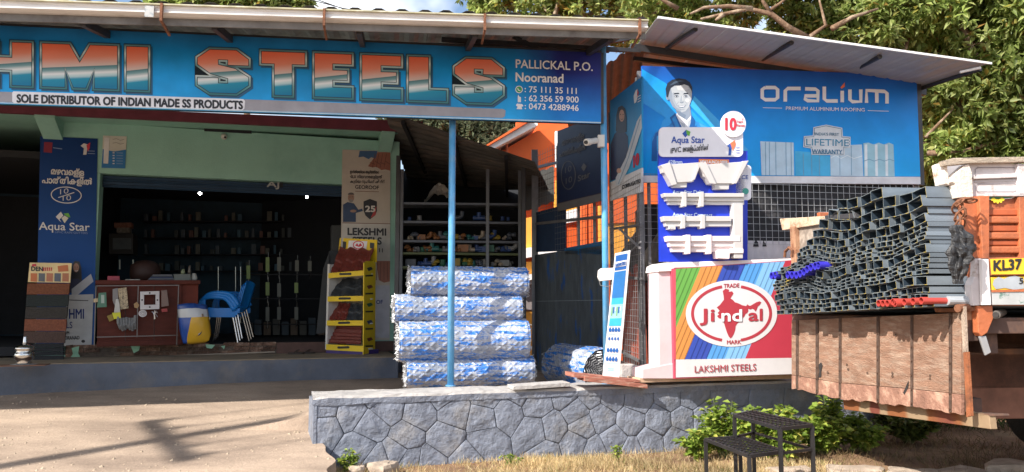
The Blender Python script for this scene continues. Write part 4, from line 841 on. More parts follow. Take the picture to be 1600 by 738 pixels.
def tile(quad, m, waves=4, amp=.018, o0=-.02, o1=-.28, along='h'):
    TL, TR, BR, BL = [PR.hit(*q_, o) for q_, o in zip(quad, (o1, o1, o0, o0))]
    def fn(u, v):
        p = (BL.lerp(BR, u)).lerp(TL.lerp(TR, u), v); w_ = (math.cos(2 * math.pi * u * waves) if along == 'h' else (abs(((v * waves) % 1) - .5) * 2)) * amp + (.012 if (v * 2 % 1) < .5 and along == 'h' else 0)
        return p + PR.n * w_ * .6 + Vector((0, 0, w_ * .8))
    b = MB(); b.grid(fn, waves * 10 if along == 'h' else 12, 16); o = b.build('roof_tile', m, rk); md = o.modifiers.new('thickness', 'SOLIDIFY'); md.thickness = .006; return o
for k, (yl, yr, h) in enumerate([(427, 422.5, 8), (463.5, 462.5, 8), (501, 501, 8), (538, 541, 9)]):
    rp([(513 - k * 1.2, yl), (569, yr), (569, yr + h), (513 - k * 1.2, yl + h)], .012, yel, 'shelf_lip', .01)
    rp([(512 - k * .8, yl + 4), (569, yr + 4), (569, yr + 6), (512 - k * .8, yl + 6)], .19, yw, 'shelf')
    draw(rk, PR, rrect(530 - k, (yl + yr) / 2 + 2, 549 - k, (yl + yr) / 2 + 5.5, 1.5, -.02), capt, .014, 'caption')
tile([(532, 388), (585, 391), (574, 424), (518, 428)], maro, 3, .022)
tile([(526, 436), (566, 437), (566, 464), (518, 464)], chc, 2, .016)
tile([(524, 474), (548, 475), (541, 501), (515, 501)], maro, 3, .010, -.02, -.22); tile([(549, 475), (569, 476), (569, 501), (542, 501)], chc, 2, .010, -.02, -.22)
tile([(520, 511), (566, 513), (564, 540), (513, 538)], maro, 5, .03, -.02, -.2, 'v')
rp([(531, 372), (589, 375), (588, 410), (527, 410)], .012, yel, 'top_card', -.30)
draw(rk, PR, [(545, 376), (574, 377), (572, 393), (543, 392)], mat('print_white', (.8, .8, .8)), -.295, 'print'); ribbon(rk, PR, ell(560, 383, 8, 6, 20) + [(568, 383)], 1.4, rd, -.292, 'print'); draw(rk, PR, [(555, 384), (558, 380), (560, 384), (563, 380), (566, 384), (561, 386)], rd, -.291)
draw(rk, PR, [(533, 377), (541, 378), (540, 388), (536, 391), (532, 387)], chc, -.294); draw(rk, PR, [(578, 379), (585, 380), (584, 389), (578, 388)], chc, -.294)
for k, y in enumerate((421, 449, 477, 504, 531)):
    draw(rk, PR2, [(573, y - 2), (580, y - 4), (583, y), (576, y + 3)], [chc, maro, mat('tile_green', (.03, .12, .06)), mat('tile_slate', (.05, .07, .15)), maro][k], .004, 'print'); draw(rk, PR2, [(571, y + 9), (583, y + 8.5), (583, y + 11), (571, y + 11.5)], capt, .004, 'caption')
# ============================================================ stone-coated tile sample tower
PQ = VP(*atZ(36, 563, ZP)[:2], *atZ(100, 562, ZP)[:2])
tw = thing('tile_sample_stand', 'leaning stand of brown, green and black tile strips under a printed header', 'display stand', PQ.hit(66, 562))
ys_ = [443, 461, 480, 499, 518, 537, 543.5, 550, 556, 563]; tcol = [(.20, .072, .035), (.022, .03, .03), (.045, .04, .035), (.22, .075, .04), (.085, .05, .04), (.018, .02, .024), (.018, .02, .024), (.018, .02, .024), (.018, .02, .024)]
for k in range(9):
    y0, y1 = ys_[k], ys_[k + 1] - .6; xa = lambda y: 43 - (y - 441) * .075; xb = lambda y: 109 - (y - 441) * .085
    if k > 4: xl = 50; xr = 99.5
    o0 = -.22 + .2 * (y0 - 441) / 120
    pts = [(xa(y0) if k < 5 else 51, y0), (xb(y0) if k < 5 else 99, y0), (xb(y1) if k < 5 else 99, y1), (xa(y1) if k < 5 else 51, y1)]
    MB().prism([PQ.hit(x, y, o0 + (.02 if y == pts[2][1] else 0)) for x, y in pts], -PQ.n * .03).build('tile_strip', mat('strip%d' % k, tcol[k], .85, var=.25, scale=40, bump=.8, bscale=90), tw, bevel=.003)
hd = MB().prism([PQ.hit(x, y, -.22) for x, y in [(46.5, 410.5), (112, 411.5), (109.5, 442), (43.5, 441)]], -PQ.n * .015).build('header_card', mat('card_yellow', (.72, .58, .30), .6), tw)
text(tw, PQ, "DEN", 49, 423.2, 67, 423.8, 6.5, ink, -.216, .05)
for k in range(5): ribbon(tw, PQ, [(68.5 + k * 3, 418), (68 + k * 3, 423.5)], 1.6, rd, -.216)
draw(tw, PQ, [(50, 413), (56, 412.5), (57, 416), (50, 416.5)], rd, -.216); 
for k, c in enumerate([(.5, .16, .06), (.12, .14, .16), (.45, .18, .1), (.10, .12, .16), (.42, .17, .09)]): x = 48 + k * 12.4; draw(tw, PQ, [(x, 427), (x + 10, 427.3), (x + 9.6, 440.5), (x - .4, 440)], mat('swatch%d' % (k % 5), c), -.216, 'swatch')
draw(tw, PQ, [(90, 416), (106, 414), (107, 424), (91, 425)], mat('swatch0', (.5, .16, .06)), -.216)
# ============================================================ steel pot finial by the tower
c = atZ(37, 571, ZP); t = thing('steel_finial', 'round polished steel roof finial standing on a flat board at the porch edge', 'ornament', c)
chr_ = mat('polished_steel', (.55, .54, .52), .16, 1., var=.1)
part(t, 'base_disc', capm, lambda b: b.lathe(c, [(.14, .0), (.14, .012), (.01, .014)], 20))
part(t, 'body', chr_, lambda b: b.lathe(c, [(.075, .014), (.085, .03), (.07, .05), (.10, .08), (.108, .12), (.10, .15), (.085, .165), (.105, .19), (.10, .215), (.06, .235), (.03, .25)], 24), smooth=True)
part(t, 'spike', chr_, lambda b: b.lathe(c, [(.028, .25), (.022, .27), (.02, .33), (.014, .34)], 14), smooth=True)
o = MB().box(atZ(12, 573, ZP) + Vector((0, .1, .006)), (.7, .22, .012), .3).build('floor_board', mat('board_brown', (.16, .08, .05), .8), bevel=.002); tag(o, 'flat reddish board lying on the porch floor at the far left', 'board')
# ============================================================ posters on the pillars
pc = thing('gutter_poster', 'tall dark blue rainwater gutter poster on the left mint pillar', 'poster', H(100, 540))
slab(pc, PS, [(63, 213), (152.5, 217), (147, 540), (56, 540)], .008, grad('poster_blue', [(0, (.002, .085, .34)), (.5, (.001, .05, .22)), (1, (.001, .03, .14))], .5), 'panel', .012)
dw = mat('poster_white', (.62, .62, .62), .5)
text(pc, PS, "മഴവെള്ള", 80, 272, 131, 275, 9, dw, .016, .04, 2); text(pc, PS, "പാത്തികളിൽ", 66, 286, 144, 289, 9, dw, .016, .04, 2)
ribbon(pc, PS, ell(103.5, 305, 23.5, 12.5, 30, 20, 395, rot=.05), 1.4, dw, .016); text(pc, PS, "10", 94, 304, 107, 302, 8, dw, .016, -.01); ribbon(pc, PS, [(91, 309), (116, 301)], 1.3, dw, .016); text(pc, PS, "10", 98, 314, 111, 313, 8, dw, .016, -.01)
draw(pc, PS, [(87, 339), (95, 331), (99, 337), (93, 343), (96, 348)], dw, .016); draw(pc, PS, [(99, 334), (107, 333), (110, 340), (105, 339)], mat('logo_green', (.12, .38, .05)), .017); draw(pc, PS, [(96, 341), (101, 337), (107, 341), (101, 349)], mat('logo_cream', (.6, .6, .5)), .0175)
text(pc, PS, "Aqua Star", 61, 359, 140, 361, 12, dw, .016, .015); text(pc, PS, "UPVC RAIN GUTTERS", 86, 364.5, 137, 366, 3.2, mat('poster_dim', (.2, .28, .45)), .016)
draw(pc, PS, [(69, 222), (82, 223), (81, 239), (68, 238)], mat('poster_red', (.22, .015, .04)), .016); ribbon(pc, PS, [(83, 231), (97, 233)], 1.2, mat('poster_dim'  , (.2, .28, .45)), .016)
draw(pc, PS, [(126, 228), (131, 224), (137, 226), (135, 242), (130, 242), (131, 232)], dw, .016); draw(pc, PS, [(135, 227), (141, 223), (140, 232), (137, 237)], rd, .017)
for y in (236, 240): ribbon(pc, PS, [(137, y), (148, y + .4)], 1, mat('poster_dim', (.2, .28, .45)), .016)
wsk = mat('poster_skin', (.34, .17, .11)); 
draw(pc, PS, [(108, 444), (112, 432), (118, 428), (126, 431), (129, 446), (128, 456), (108, 458)], mat('poster_dress', (.015, .02, .06)), .0165); draw(pc, PS, [(111, 436), (112, 414), (117, 408), (124, 409), (127, 418), (128, 440), (122, 436)], ink, .0168); draw(pc, PS, ell(119, 418.5, 4.5, 7.2, 18), wsk, .0175); ribbon(pc, PS, [(117, 423), (119, 424), (121.5, 422.5)], 1.1, dw, .0185)
for x in (117.2, 121.2): draw(pc, PS, ell(x, 417.5, .9, .7, 8), hair, .0185)
draw(pc, PS, [(112, 452), (142, 428), (146, 440), (118, 464), (112, 462)], mat('profile_grey', (.42, .44, .48)), .0185)
draw(pc, PS, [(104, 461), (146, 460), (143, 541), (100, 541)], mat('poster_paper', (.50, .51, .52), .6), .0195)
tb = mat('poster_navy', (.01, .03, .16)); text(pc, PS, "HMI", 108, 498, 131, 498, 15, tb, .023, .02); text(pc, PS, "LS", 104, 513, 113, 513, 10, tb, .023, .01); text(pc, PS, "OM", 101, 523, 108, 523, 5.5, ink, .023, .01); text(pc, PS, "ORANAD", 101, 531, 124, 530.5, 5.5, ink, .023, .02); ribbon(pc, PS, [(108, 469), (138, 470)], 1.2, ink, .023); draw(pc, PS, ell(130, 533.5, 3, 2.4, 12), ink, .023)
t = thing('wall_leaflet', 'small blue and cream product leaflet on the mint wall beside the blue poster', 'leaflet', H(179, 263))
slab(t, PS, [(161, 212), (198, 213.5), (195.5, 263.5), (158.5, 262.5)], .006, mat('leaflet_cream', (.52, .52, .46), .6), 'sheet', .008)
draw(t, PS, [(160.5, 233), (178, 237), (197, 234), (195.5, 263.5), (158.5, 262.5)], mat('leaflet_blue', (.02, .16, .40)), .0115)
draw(t, PS, [(163, 215), (171, 215.5), (169, 256), (161.5, 255.5)], mat('poster_white', (.6, .6, .6)), .0125)
for k in range(5): ribbon(t, PS, [(176, 239 + k * 4.2), (179, 239 + k * 4.2)], 1.6, dw, .0125); ribbon(t, PS, [(182, 239 + k * 4.2), (192, 239.4 + k * 4.2)], 1, mat('poster_dim', (.2, .28, .45)), .0125)
for y in (218, 224): ribbon(t, PS, [(176, y), (182, y - 1), (188, y + 1.5), (194, y)], .9, mat('leaflet_line', (.25, .25, .22)), .0115)
gp = thing('roof_poster', 'tall cream roofing poster with tiles and a man on the right mint pillar', 'poster', H(570, 530))
slab(gp, PS, [(535, 234), (610, 236), (609, 532), (530.5, 529)], .012, mat('poster_cream', (.47, .43, .37), .6, var=.06), 'panel', .012)
tl1 = mat('tile_print_blue', (.05, .12, .25)); tl2 = mat('tile_print_brown', (.30, .12, .08)); tl3 = mat('tile_print_dark', (.16, .06, .045))
draw(gp, PS, [(562, 236), (590, 236), (587, 248), (580, 246), (576, 249), (568, 245), (560, 246)], tl1, .016); draw(gp, PS, [(590, 238), (610, 238), (610, 267), (602, 265), (596, 266), (588, 261), (582, 262), (575, 260), (582, 250)], tl2, .016)
for k in range(4): ribbon(gp, PS, [(578 + k * 8, 254 - (k % 2) * 2), (586 + k * 8, 257)], 1, tl3, .018); ribbon(gp, PS, [(586 + k * 6, 240), (582 + k * 6, 262)], .9, tl3, .018)
for k, s_ in enumerate(("ഇന്ത്യയിലെ ആദ്യത്തെ", "GLX നിലവാരമുള്ളത്", "കൂടിയ റൂഫിംഗ് ഷീറ്റ്")): text(gp, PS, s_, 547, 271 + k * 7.5, [592, 597, 601][k], 271.5 + k * 7.5, 4.5, ink, .016, .02, 1)
text(gp, PS, "GEOROOF", 555, 295, 592, 296, 5.5, ink, .016, .02); ribbon(gp, PS, [(555, 299), (592, 300)], .8, tl3, .016)
draw(gp, PS, [(536, 347), (536, 320), (543, 316), (553, 318), (560, 328), (566, 326), (567, 330), (556, 333), (556, 347)], mat('poster_shirt', (.03, .06, .13)), .016); draw(gp, PS, ell(548.5, 309, 5, 6.8, 18), mat('poster_skin2', (.30, .19, .14)), .017); draw(gp, PS, ell(548.5, 304.5, 5, 3.5, 14, 180, 360), mat('poster_hair', (.1, .09, .09)), .018); draw(gp, PS, ell(548.5, 314, 3.4, 2.4, 12), mat('poster_beard', (.25, .23, .22)), .018); draw(gp, PS, ell(552, 330, 5, 2.2, 12), mat('poster_skin2', (.30, .19, .14)), .018)
for x in (546.8, 550.4): draw(gp, PS, ell(x, 308, .8, .6, 8), ink, .018)
shp = [(568, 315), (578, 311), (589, 315), (589, 330), (586, 337), (578, 343), (571, 337), (568, 329)]; draw(gp, PS, shp, ink, .016); draw(gp, PS, [(579, 341), (588, 322), (587, 336)], mat('poster_red2', (.4, .05, .05)), .017); text(gp, PS, "25", 571, 331, 586, 331, 9, mat('poster_cream2', (.6, .58, .55)), .019, .05)
ribbon(gp, PS, [(535, 348.5), (610, 350)], 1, tl3, .016)
draw(gp, PS, [(534.5, 349), (609.5, 350.5), (609.5, 408), (533, 408)], mat('poster_grey', (.50, .49, .46)), .0145)
text(gp, PS, "LEKSHMI", 543.5, 367, 603, 368, 10.5, ink, .018, .05); text(gp, PS, "STEELS", 551, 381, 596, 382, 10.5, ink, .018, .05); text(gp, PS, "111", 588, 394, 598, 394.5, 6, ink, .018, .03)
draw(gp, PS, [(588, 408), (609.5, 408), (609, 440), (600, 442), (592, 438)], tl2, .016)
for k in range(4): ribbon(gp, PS, [(590 + k * 5, 410), (588 + k * 6, 438)], .9, tl3, .018)
draw(gp, PS, [(533, 446), (609, 446), (608, 528), (531, 527)], mat('poster_lilac', (.42, .43, .48)), .0145); text(gp, PS, "OF", 588, 475, 598, 475, 6, tb, .018, .03)
# ============================================================ counter with hanging samples
cw = mat('counter_wood', (.085, .018, .011), .6, var=.2, scale=5, stretch=(1, 1, 4), bump=.15, spec=.25)
PC = VP(*atZ(152, 541, ZF)[:2], *atZ(282, 538, ZF)[:2])
ct = thing('shop_counter', 'reddish brown wooden counter standing just inside the shop opening', 'counter', PC.hit(215, 540))
def cp(pts, th, m, name, off=0., bevel=.004): return MB().prism([PC.hit(x, y, off) for x, y in pts], -PC.n * th).build(name, m, ct, bevel=bevel)
cp([(152, 445), (284, 443), (284, 538), (152, 541)], .03, cw, 'front_panel'); cp([(149, 438), (313, 438), (313, 444), (149, 445)], .75, cw, 'top', .03)
cp([(284, 443), (310, 443), (308, 531), (284, 538)], .03, mat('counter_side', (.14, .028, .016), .6, var=.2, scale=5, spec=.25), 'end_panel', -.05); cp([(151, 534), (284, 531), (284, 539), (151, 542)], .02, cw, 'skirting', .02)
for x in (195, 240): cp([(x, 446), (x + 1.5, 446), (x + 1.5, 533), (x, 533)], .01, mat('counter_groove', (.05, .015, .01)), 'stile', .006)
fr = thing('wire_display_frame', 'thin dark wire frame hung before the counter for accessories', 'display frame', PC.hit(200, 540, .1)); b = MB()
for a, c in (((150, 447), (280, 446)), ((151, 527), (278, 524)), ((279, 447), (276, 540)), ((150, 447), (147, 540)), ((216, 447), (214, 527))): b.span(PC.hit(*a, .08), PC.hit(*c, .08), .012, .012)
b.build('frame', mat('frame_steel', (.14, .13, .13), .4, .5), fr)
def hang(name, cat, label, pts, th, m, off=.10, extra=None):
    t = thing(name, label, cat, PC.hit(*pts[0], off)); MB().prism([PC.hit(x, y, off) for x, y in pts], -PC.n * th).build('body', m, t, bevel=.003)
    for nm, p2, m2, o2 in (extra or []): draw(t, PC, p2, m2, off + o2, nm)
    return t
hang('blister_pack', 'pack', 'green blister pack hanging at the left edge of the wire frame', [(154, 458), (166, 457), (167, 480), (151, 481), (153, 472)], .012, mat('pack_green', (.06, .18, .12), .4), extra=[('print', [(158, 461), (163, 461), (163, 474), (158, 474)], mat('pack_pale', (.35, .45, .4)), .003)])
hang('tag_card', 'card', 'tiny beige card stuck out left of the green blister pack', [(146, 467), (153, 466), (153, 472), (146, 473)], .008, mat('pack_beige', (.5, .4, .25)))
hang('clear_bag', 'bag', 'crumpled clear bag of fittings hanging beside the beige pack', [(176, 452), (184, 450), (185, 470), (180, 480), (176, 470)], .03, mat('clear_grey', (.20, .19, .2), .2))
hang('beige_pack', 'pack', 'beige and black printed hanging pack on the wire frame', [(184, 451), (198, 449), (201, 482), (188, 484)], .015, mat('pack_tan', (.42, .34, .22), .5, var=.5, scale=60, c2=(.05, .04, .04), c2scale=40))
hang('white_brush', 'brush', 'white handled tool with a yellow head hanging under the packs', [(181, 468), (185, 467), (187, 476), (188, 488), (178, 490)], .02, mat('tool_white', (.5, .5, .48)), .12)
hang('yellow_head', 'sponge', 'bright yellow block hanging at the end of the white handle', [(175, 489), (188, 487), (189, 497), (178, 499)], .03, mat('tool_yellow', (.62, .62, .04)), .12)
hang('olive_tag', 'tag', 'dull yellow crumpled tag left of the bright yellow block', [(167, 494), (175, 491), (178, 500), (171, 503)], .01, mat('tool_olive', (.25, .18, .03)))
t = thing('square_frame_sample', 'white square frame sample with a hollow centre hanging on the wire frame', 'frame sample', PC.hit(234, 456, .11)); b = MB()
for pts in ([(219, 456), (249, 455), (249, 460), (219, 461)], [(219, 477), (249, 476), (249, 483), (219, 484)], [(219, 461), (225, 461), (225, 477), (219, 477)], [(243, 460), (249, 460), (249, 476), (243, 476)]): b.prism([PC.hit(x, y, .11) for x, y in pts], -PC.n * .012)
b.build('frame', mat('frame_white', (.55, .54, .56), .4), t)
for x, y in ((234, 458), (234, 480), (222, 469), (246, 469)): draw(t, PC, ell(x, y, 1.4, 1.4, 10), ink, .114, 'hole')
t = thing('round_vent_sample', 'small round white vent cap under the square frame sample', 'vent cap', PC.hit(223, 490, .11)); part(t, 'disc', mat('frame_white', (.6, .6, .6)), lambda b: b.prism([PC.hit(x, y, .11) for x, y in ell(223, 490, 6.5, 5.5, 20)], -PC.n * .015)); 
for r_ in (2, 4): ribbon(t, PC, ell(223, 490, r_ * 1.1, r_ * .9, 16) + [(223 + r_ * 1.1, 490)], .5, mat('frame_steel', (.1, .1, .1)), .114, 'ring')
b = MB(); rg = random.Random(4)
for k in range(9): a = rg.uniform(0, 6.28); p = PC.hit(241, 492, .11); d = Vector((math.cos(a) * .05, 0, math.sin(a) * .06)); b.tube([p, p + d * .6 + Vector((0, 0, .02)), p + d], .005, 5)
o = b.build('hook_bunch', mat('hook_silver', (.5, .5, .52), .3, .7)); tag(o, 'bunch of silver hooks hanging right of the round vent cap', 'hooks')
b = MB()
for k in range(7):
    x = 184 + k * 4.6; y = 497 + (0 if k in (0, 6) else 4 if k != 3 else 3); L_ = 26 - abs(k - 3) * -1.5 - 6; b.tube([PC.hit(x, y - 4, .1), PC.hit(x + (3 - k) * .4, y + 8, .12), PC.hit(x + 2 + (3 - k) * .8, y + L_ - 7, .1)], [.018, .022, .016], 7)
o = b.build('grey_clip_garland', mat('clip_grey', (.15, .155, .16), .45, var=.3, scale=40)); tag(o, 'garland of grey plastic clips strung below the hanging packs', 'clips')
hang('clear_pouch', 'pouch', 'long clear pouch with a red end hanging right of the square frame sample', [(252, 454), (261, 453), (264, 478), (252, 480)], .015, mat('clear_brown', (.16, .10, .09), .2), extra=[('print', [(252, 483), (261, 482), (262, 487), (253, 488)], mat('pouch_red', (.35, .05, .05)), .003)])
hang('brown_tag', 'tag', 'small tan tag hanging left of the square frame sample', [(209, 475), (214, 472), (218, 477), (215, 482), (210, 481)], .01, mat('pack_tan2', (.35, .22, .10)))
# things on the counter
def cbx(name, cat, label, x0, y0, x1, y1, d, m, off=-.15): t = MB().prism([PC.hit(x, y, off) for x, y in [(x0, y0), (x1, y0), (x1, y1), (x0, y1)]], -PC.n * d); o = t.build(name, m, bevel=.004); tag(o, label, cat); return o
cbx('pink_box', 'box', 'small pink box on the left end of the counter', 168, 431.5, 187, 438.6, .12, mat('pink_box', (.38, .05, .08), .5))
cbx('paper_pad', 'paper', 'flat pale pad of paper on the counter beside the pink box', 196, 436.5, 219, 438.6, .2, mat('pad_pale', (.4, .38, .34)))
for k in range(5): cbx('ledger', 'book', ['bottom dark ledger in the pile on the counter', 'grey ledger second from the bottom of the counter pile', 'middle blue ledger in the counter pile', 'thin ledger second from the top of the counter pile', 'top ledger of the pile on the counter'][k], 231 + k * 2, 436.8 - k * 1.9, 273 - k, 438.6 - k * 1.9, .2, mat('ledger%d' % (k % 3), [(.06, .07, .09), (.16, .17, .2), (.03, .05, .12)][k % 3]))
cbx('grey_tray', 'tray', 'grey box near the right end of the counter', 272, 428.5, 298, 438.6, .2, mat('tray_grey', (.16, .18, .17)))
for k, (x, y, r_, h_, c_, lb_) in enumerate([(303, 438.6, .045, .10, (.45, .45, .42), 'white cup at the right end of the counter'), (296, 428.5, .025, .12, (.08, .07, .06), 'dark small idol shaped holder on the grey tray'), (286, 428.5, .03, .07, (.2, .24, .14), 'greenish small jar on the grey tray')]):
    c = PC.hit(x, y, -.22); o = MB().lathe(c, [(r_ * .9, 0), (r_, h_ * .3), (r_ * .8, h_ * .7), (r_ * .55, h_), (.005, h_ + .005)], 12).build('counter_jar', mat('jar%d' % k, c_, .4), smooth=True); tag(o, lb_, 'jar')
# putty bag
PK = VP(*atZ(286, 540.5, ZF)[:2], *atZ(326, 540, ZF)[:2])
t = thing('putty_bag', 'blue, white and yellow printed bag leaning against the end of the counter', 'bag', PK.hit(305, 534))
b = MB()
bq = [(282, 476), (319, 478), (326, 531), (289, 535)]
def bagf(u, v):
    a = (bq[0][0] + (bq[1][0] - bq[0][0]) * u, bq[0][1] + (bq[1][1] - bq[0][1]) * u); c = (bq[3][0] + (bq[2][0] - bq[3][0]) * u, bq[3][1] + (bq[2][1] - bq[3][1]) * u)
    x, y = a[0] + (c[0] - a[0]) * v, a[1] + (c[1] - a[1]) * v; bul = (math.sin(math.pi * u) ** .6) * (math.sin(math.pi * min(1, v * .9 + .1)) ** .6) * .1; return PK.hit(x, y, .04 + bul + fbm(u * 4, v * 4, 1, 2) * .01)
def bagm():
    m, tt, bs = nodes('bag_print'); L = tt.links; N = tt.nodes; uv = N.new('ShaderNodeUVMap'); sp = N.new('ShaderNodeSeparateXYZ'); L.new(uv.outputs[0], sp.inputs[0])
    c = N.new('ShaderNodeValToRGB'); c.color_ramp.interpolation = 'CONSTANT'; e = c.color_ramp.elements; e[0].color = (.012, .05, .22, 1); e[1].position = .12; e[1].color = (.42, .45, .48, 1); x = e.new(.34); x.color = (.50, .30, .02, 1); L.new(sp.outputs[1], c.inputs[0])
    ma = N.new('ShaderNodeMath'); ma.operation = 'MULTIPLY_ADD'; ma.inputs[1].default_value = .5; ma.inputs[2].default_value = .12; L.new(sp.outputs[1], ma.inputs[0]); cm = N.new('ShaderNodeMath'); cm.operation = 'LESS_THAN'; L.new(sp.outputs[0], cm.inputs[0]); 
    m2 = N.new('ShaderNodeMath'); m2.operation = 'MULTIPLY_ADD'; m2.inputs[1].default_value = -.5; m2.inputs[2].default_value = .62; L.new(sp.outputs[1], m2.inputs[0]); L.new(m2.outputs[0], cm.inputs[1])
    gt = N.new('ShaderNodeMath'); gt.operation = 'GREATER_THAN'; gt.inputs[1].default_value = .34; L.new(sp.outputs[1], gt.inputs[0]); mu = N.new('ShaderNodeMath'); mu.operation = 'MULTIPLY'; L.new(gt.outputs[0], mu.inputs[0]); L.new(cm.outputs[0], mu.inputs[1])
    mx = N.new('ShaderNodeMixRGB'); L.new(mu.outputs[0], mx.inputs[0]); L.new(c.outputs[0], mx.inputs[1]); mx.inputs[2].default_value = (.012, .06, .28, 1); L.new(mx.outputs[0], bs.inputs['Base Color']); bs.inputs['Roughness'].default_value = .35
    return m
b.grid(bagf, 16, 20); o = b.build('bag_body', bagm(), t, smooth=True); md = o.modifiers.new('thickness', 'SOLIDIFY'); md.thickness = .05; md.offset = -1
draw(t, PK, ell(307, 516, 9, 9.5, 24), ink, .155, 'print'); draw(t, PK, ell(307, 516, 7.2, 7.8, 24), mat('bag_face', (.42, .40, .38), .5, var=.4, scale=90), .157, 'print'); ribbon(t, PK, [(294, 500), (302, 496.5), (310, 494), (318, 492.5)], 4.5, mat('bag_band', (.10, .07, .05), .4), .152)
for k in range(5): draw(t, PK, ell(296 + k * 4.6, 499.3 - k * 1.5, 1.5, 1.6, 10), mat('pack_tan', (.42, .34, .22)), .155)
# ============================================================ stacked blue chairs
def chair(dx, dz, label, first=[None]):
    c0 = atY(352, 531, 11.0)
    r0 = thing('stacking_chair', label, 'chair', (c0.x, 11.0, ZF), 'blue stacked plastic chairs')
    bl_ = mat('chair_blue', (.008, .19, .60), .35, var=.06); ch = mat('chair_chrome', (.45, .45, .45), .2, .9)
    base = Vector((c0.x + dx, 11.0, ZF + dz)); X = Vector((1, 0, 0)); Yv = Vector((0, 1, 0)); Z = Vector((0, 0, 1))
    def q(x, y, z): return base + X * x + Yv * y + Z * z      # chair faces -X
    def seat(u, v): x = -.24 + .44 * u; y = -.2 + .4 * v; return q(x, y, .42 + .03 * (abs(v - .5) * 2) ** 2 - .02 * math.sin(math.pi * u) + (.03 if u > .95 else 0))
    b = MB(); b.grid(seat, 10, 8); o = b.build('seat', bl_, r0, smooth=True); md = o.modifiers.new('t', 'SOLIDIFY'); md.thickness = .014
    def back(u, v): y = -.2 + .4 * v; z = .44 + .40 * u; return q(.19 + .09 * u - .03 * (1 - (abs(v - .5) * 2) ** 2), y, z - .05 * (abs(v - .5) * 2) ** 3 * u)
    b = MB(); b.grid(back, 12, 10); o = b.build('backrest', bl_, r0, smooth=True); md = o.modifiers.new('t', 'SOLIDIFY'); md.thickness = .014
    for s_ in (-1, 1):
        path = [q(-.26, s_ * .24, .39), q(-.29, s_ * .25, .50), q(-.27, s_ * .255, .60), q(-.17, s_ * .26, .65), (q(.02, s_ * .26, .65)), q(.12, s_ * .25, .60), q(.22, s_ * .23, .44)]
        b = MB(); sm_ = []
        for i in range(len(path) - 1):                    # rounded sweep through the corner points
            p0, p1, p2, p3 = path[max(0, i - 1)], path[i], path[i + 1], path[min(len(path) - 1, i + 2)]
            for k in range(5): u = k / 5; sm_.append(.5 * ((2 * p1) + (p2 - p0) * u + (2 * p0 - 5 * p1 + 4 * p2 - p3) * u * u + (3 * p1 - p0 - 3 * p2 + p3) * u ** 3))
        b.tube(sm_, [.024 + .012 * (i / len(sm_)) for i in range(len(sm_))], 8); b.build('armrest', bl_, r0, smooth=True)
        MB().span(q(-.26, s_ * .225, .40), q(.22, s_ * .215, .40), .02, .075).build('seat_apron', bl_, r0, bevel=.006)
        for x0, x1 in ((-.20, -.26), (.16, .27)): MB().tube([q(x0, s_ * .19, .43), q(x1, s_ * .23, 0)], .011, 8).build('leg', ch, r0)
    return r0
chair(0, 0, 'bottom blue plastic chair with chrome legs in the stack beside the counter'); chair(.03, .03, 'middle blue plastic chair of the stack beside the counter'); chair(.06, .06, 'top blue plastic chair of the stack beside the counter')
# sandals on the doorstep
for k, (x, y) in enumerate(((462, 553.5), (480, 552.5))):
    c = atZ(x, y, ZP); b = MB(); P_ = [(c.x + .12 * math.cos(a) * (1 if math.cos(a) > 0 else 1), c.y + (.045 + .01 * math.cos(a)) * math.sin(a), ZP + .003) for a in [R(i * 20) for i in range(18)]]
    b.prism(P_, (0, 0, .022)); b.tube([(c.x - .02, c.y - .045, ZP + .02), (c.x + .03, c.y - .02, ZP + .055), (c.x + .05, c.y, ZP + .06), (c.x + .03, c.y + .02, ZP + .055), (c.x - .02, c.y + .045, ZP + .02)], .008, 6)
    o = b.build('sandal', mat('sandal_brown', (.03, .018, .014), .6)); tag(o, ['left dark sandal on the doorstep in front of the opening', 'right dark sandal on the doorstep nearer the yellow rack'][k], 'sandal')
# ============================================================ inside the shop
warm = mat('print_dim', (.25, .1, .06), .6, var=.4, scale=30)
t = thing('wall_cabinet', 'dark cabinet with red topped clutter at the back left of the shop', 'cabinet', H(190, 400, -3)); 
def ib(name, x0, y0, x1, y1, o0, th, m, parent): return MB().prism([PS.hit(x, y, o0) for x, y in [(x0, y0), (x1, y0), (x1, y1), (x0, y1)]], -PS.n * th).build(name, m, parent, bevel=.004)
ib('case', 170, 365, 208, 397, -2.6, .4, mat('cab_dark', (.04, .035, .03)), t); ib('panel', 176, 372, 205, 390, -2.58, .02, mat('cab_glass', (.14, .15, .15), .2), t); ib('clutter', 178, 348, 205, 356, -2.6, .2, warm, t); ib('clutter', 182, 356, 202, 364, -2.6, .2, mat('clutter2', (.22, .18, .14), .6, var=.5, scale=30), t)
steelr = mat('rail_steel', (.35, .36, .34), .25, .9); lblg = mat('label_green', (.20, .28, .08), .5)  # flat pale green of the sample labels, no emission
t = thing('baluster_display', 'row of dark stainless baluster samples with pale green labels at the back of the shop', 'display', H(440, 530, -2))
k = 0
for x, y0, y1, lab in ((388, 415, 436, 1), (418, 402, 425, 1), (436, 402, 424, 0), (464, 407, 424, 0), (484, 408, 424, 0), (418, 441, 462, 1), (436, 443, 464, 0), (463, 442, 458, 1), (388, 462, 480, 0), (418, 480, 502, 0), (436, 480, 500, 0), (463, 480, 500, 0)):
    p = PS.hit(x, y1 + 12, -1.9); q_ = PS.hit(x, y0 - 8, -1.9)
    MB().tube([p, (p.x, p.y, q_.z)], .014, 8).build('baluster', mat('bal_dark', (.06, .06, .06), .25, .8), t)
    ib('sample_label', x - 3, y0, x + 3, y1, -1.86, .005, lblg if lab else mat('label_grey', (.16, .17, .15)), t)
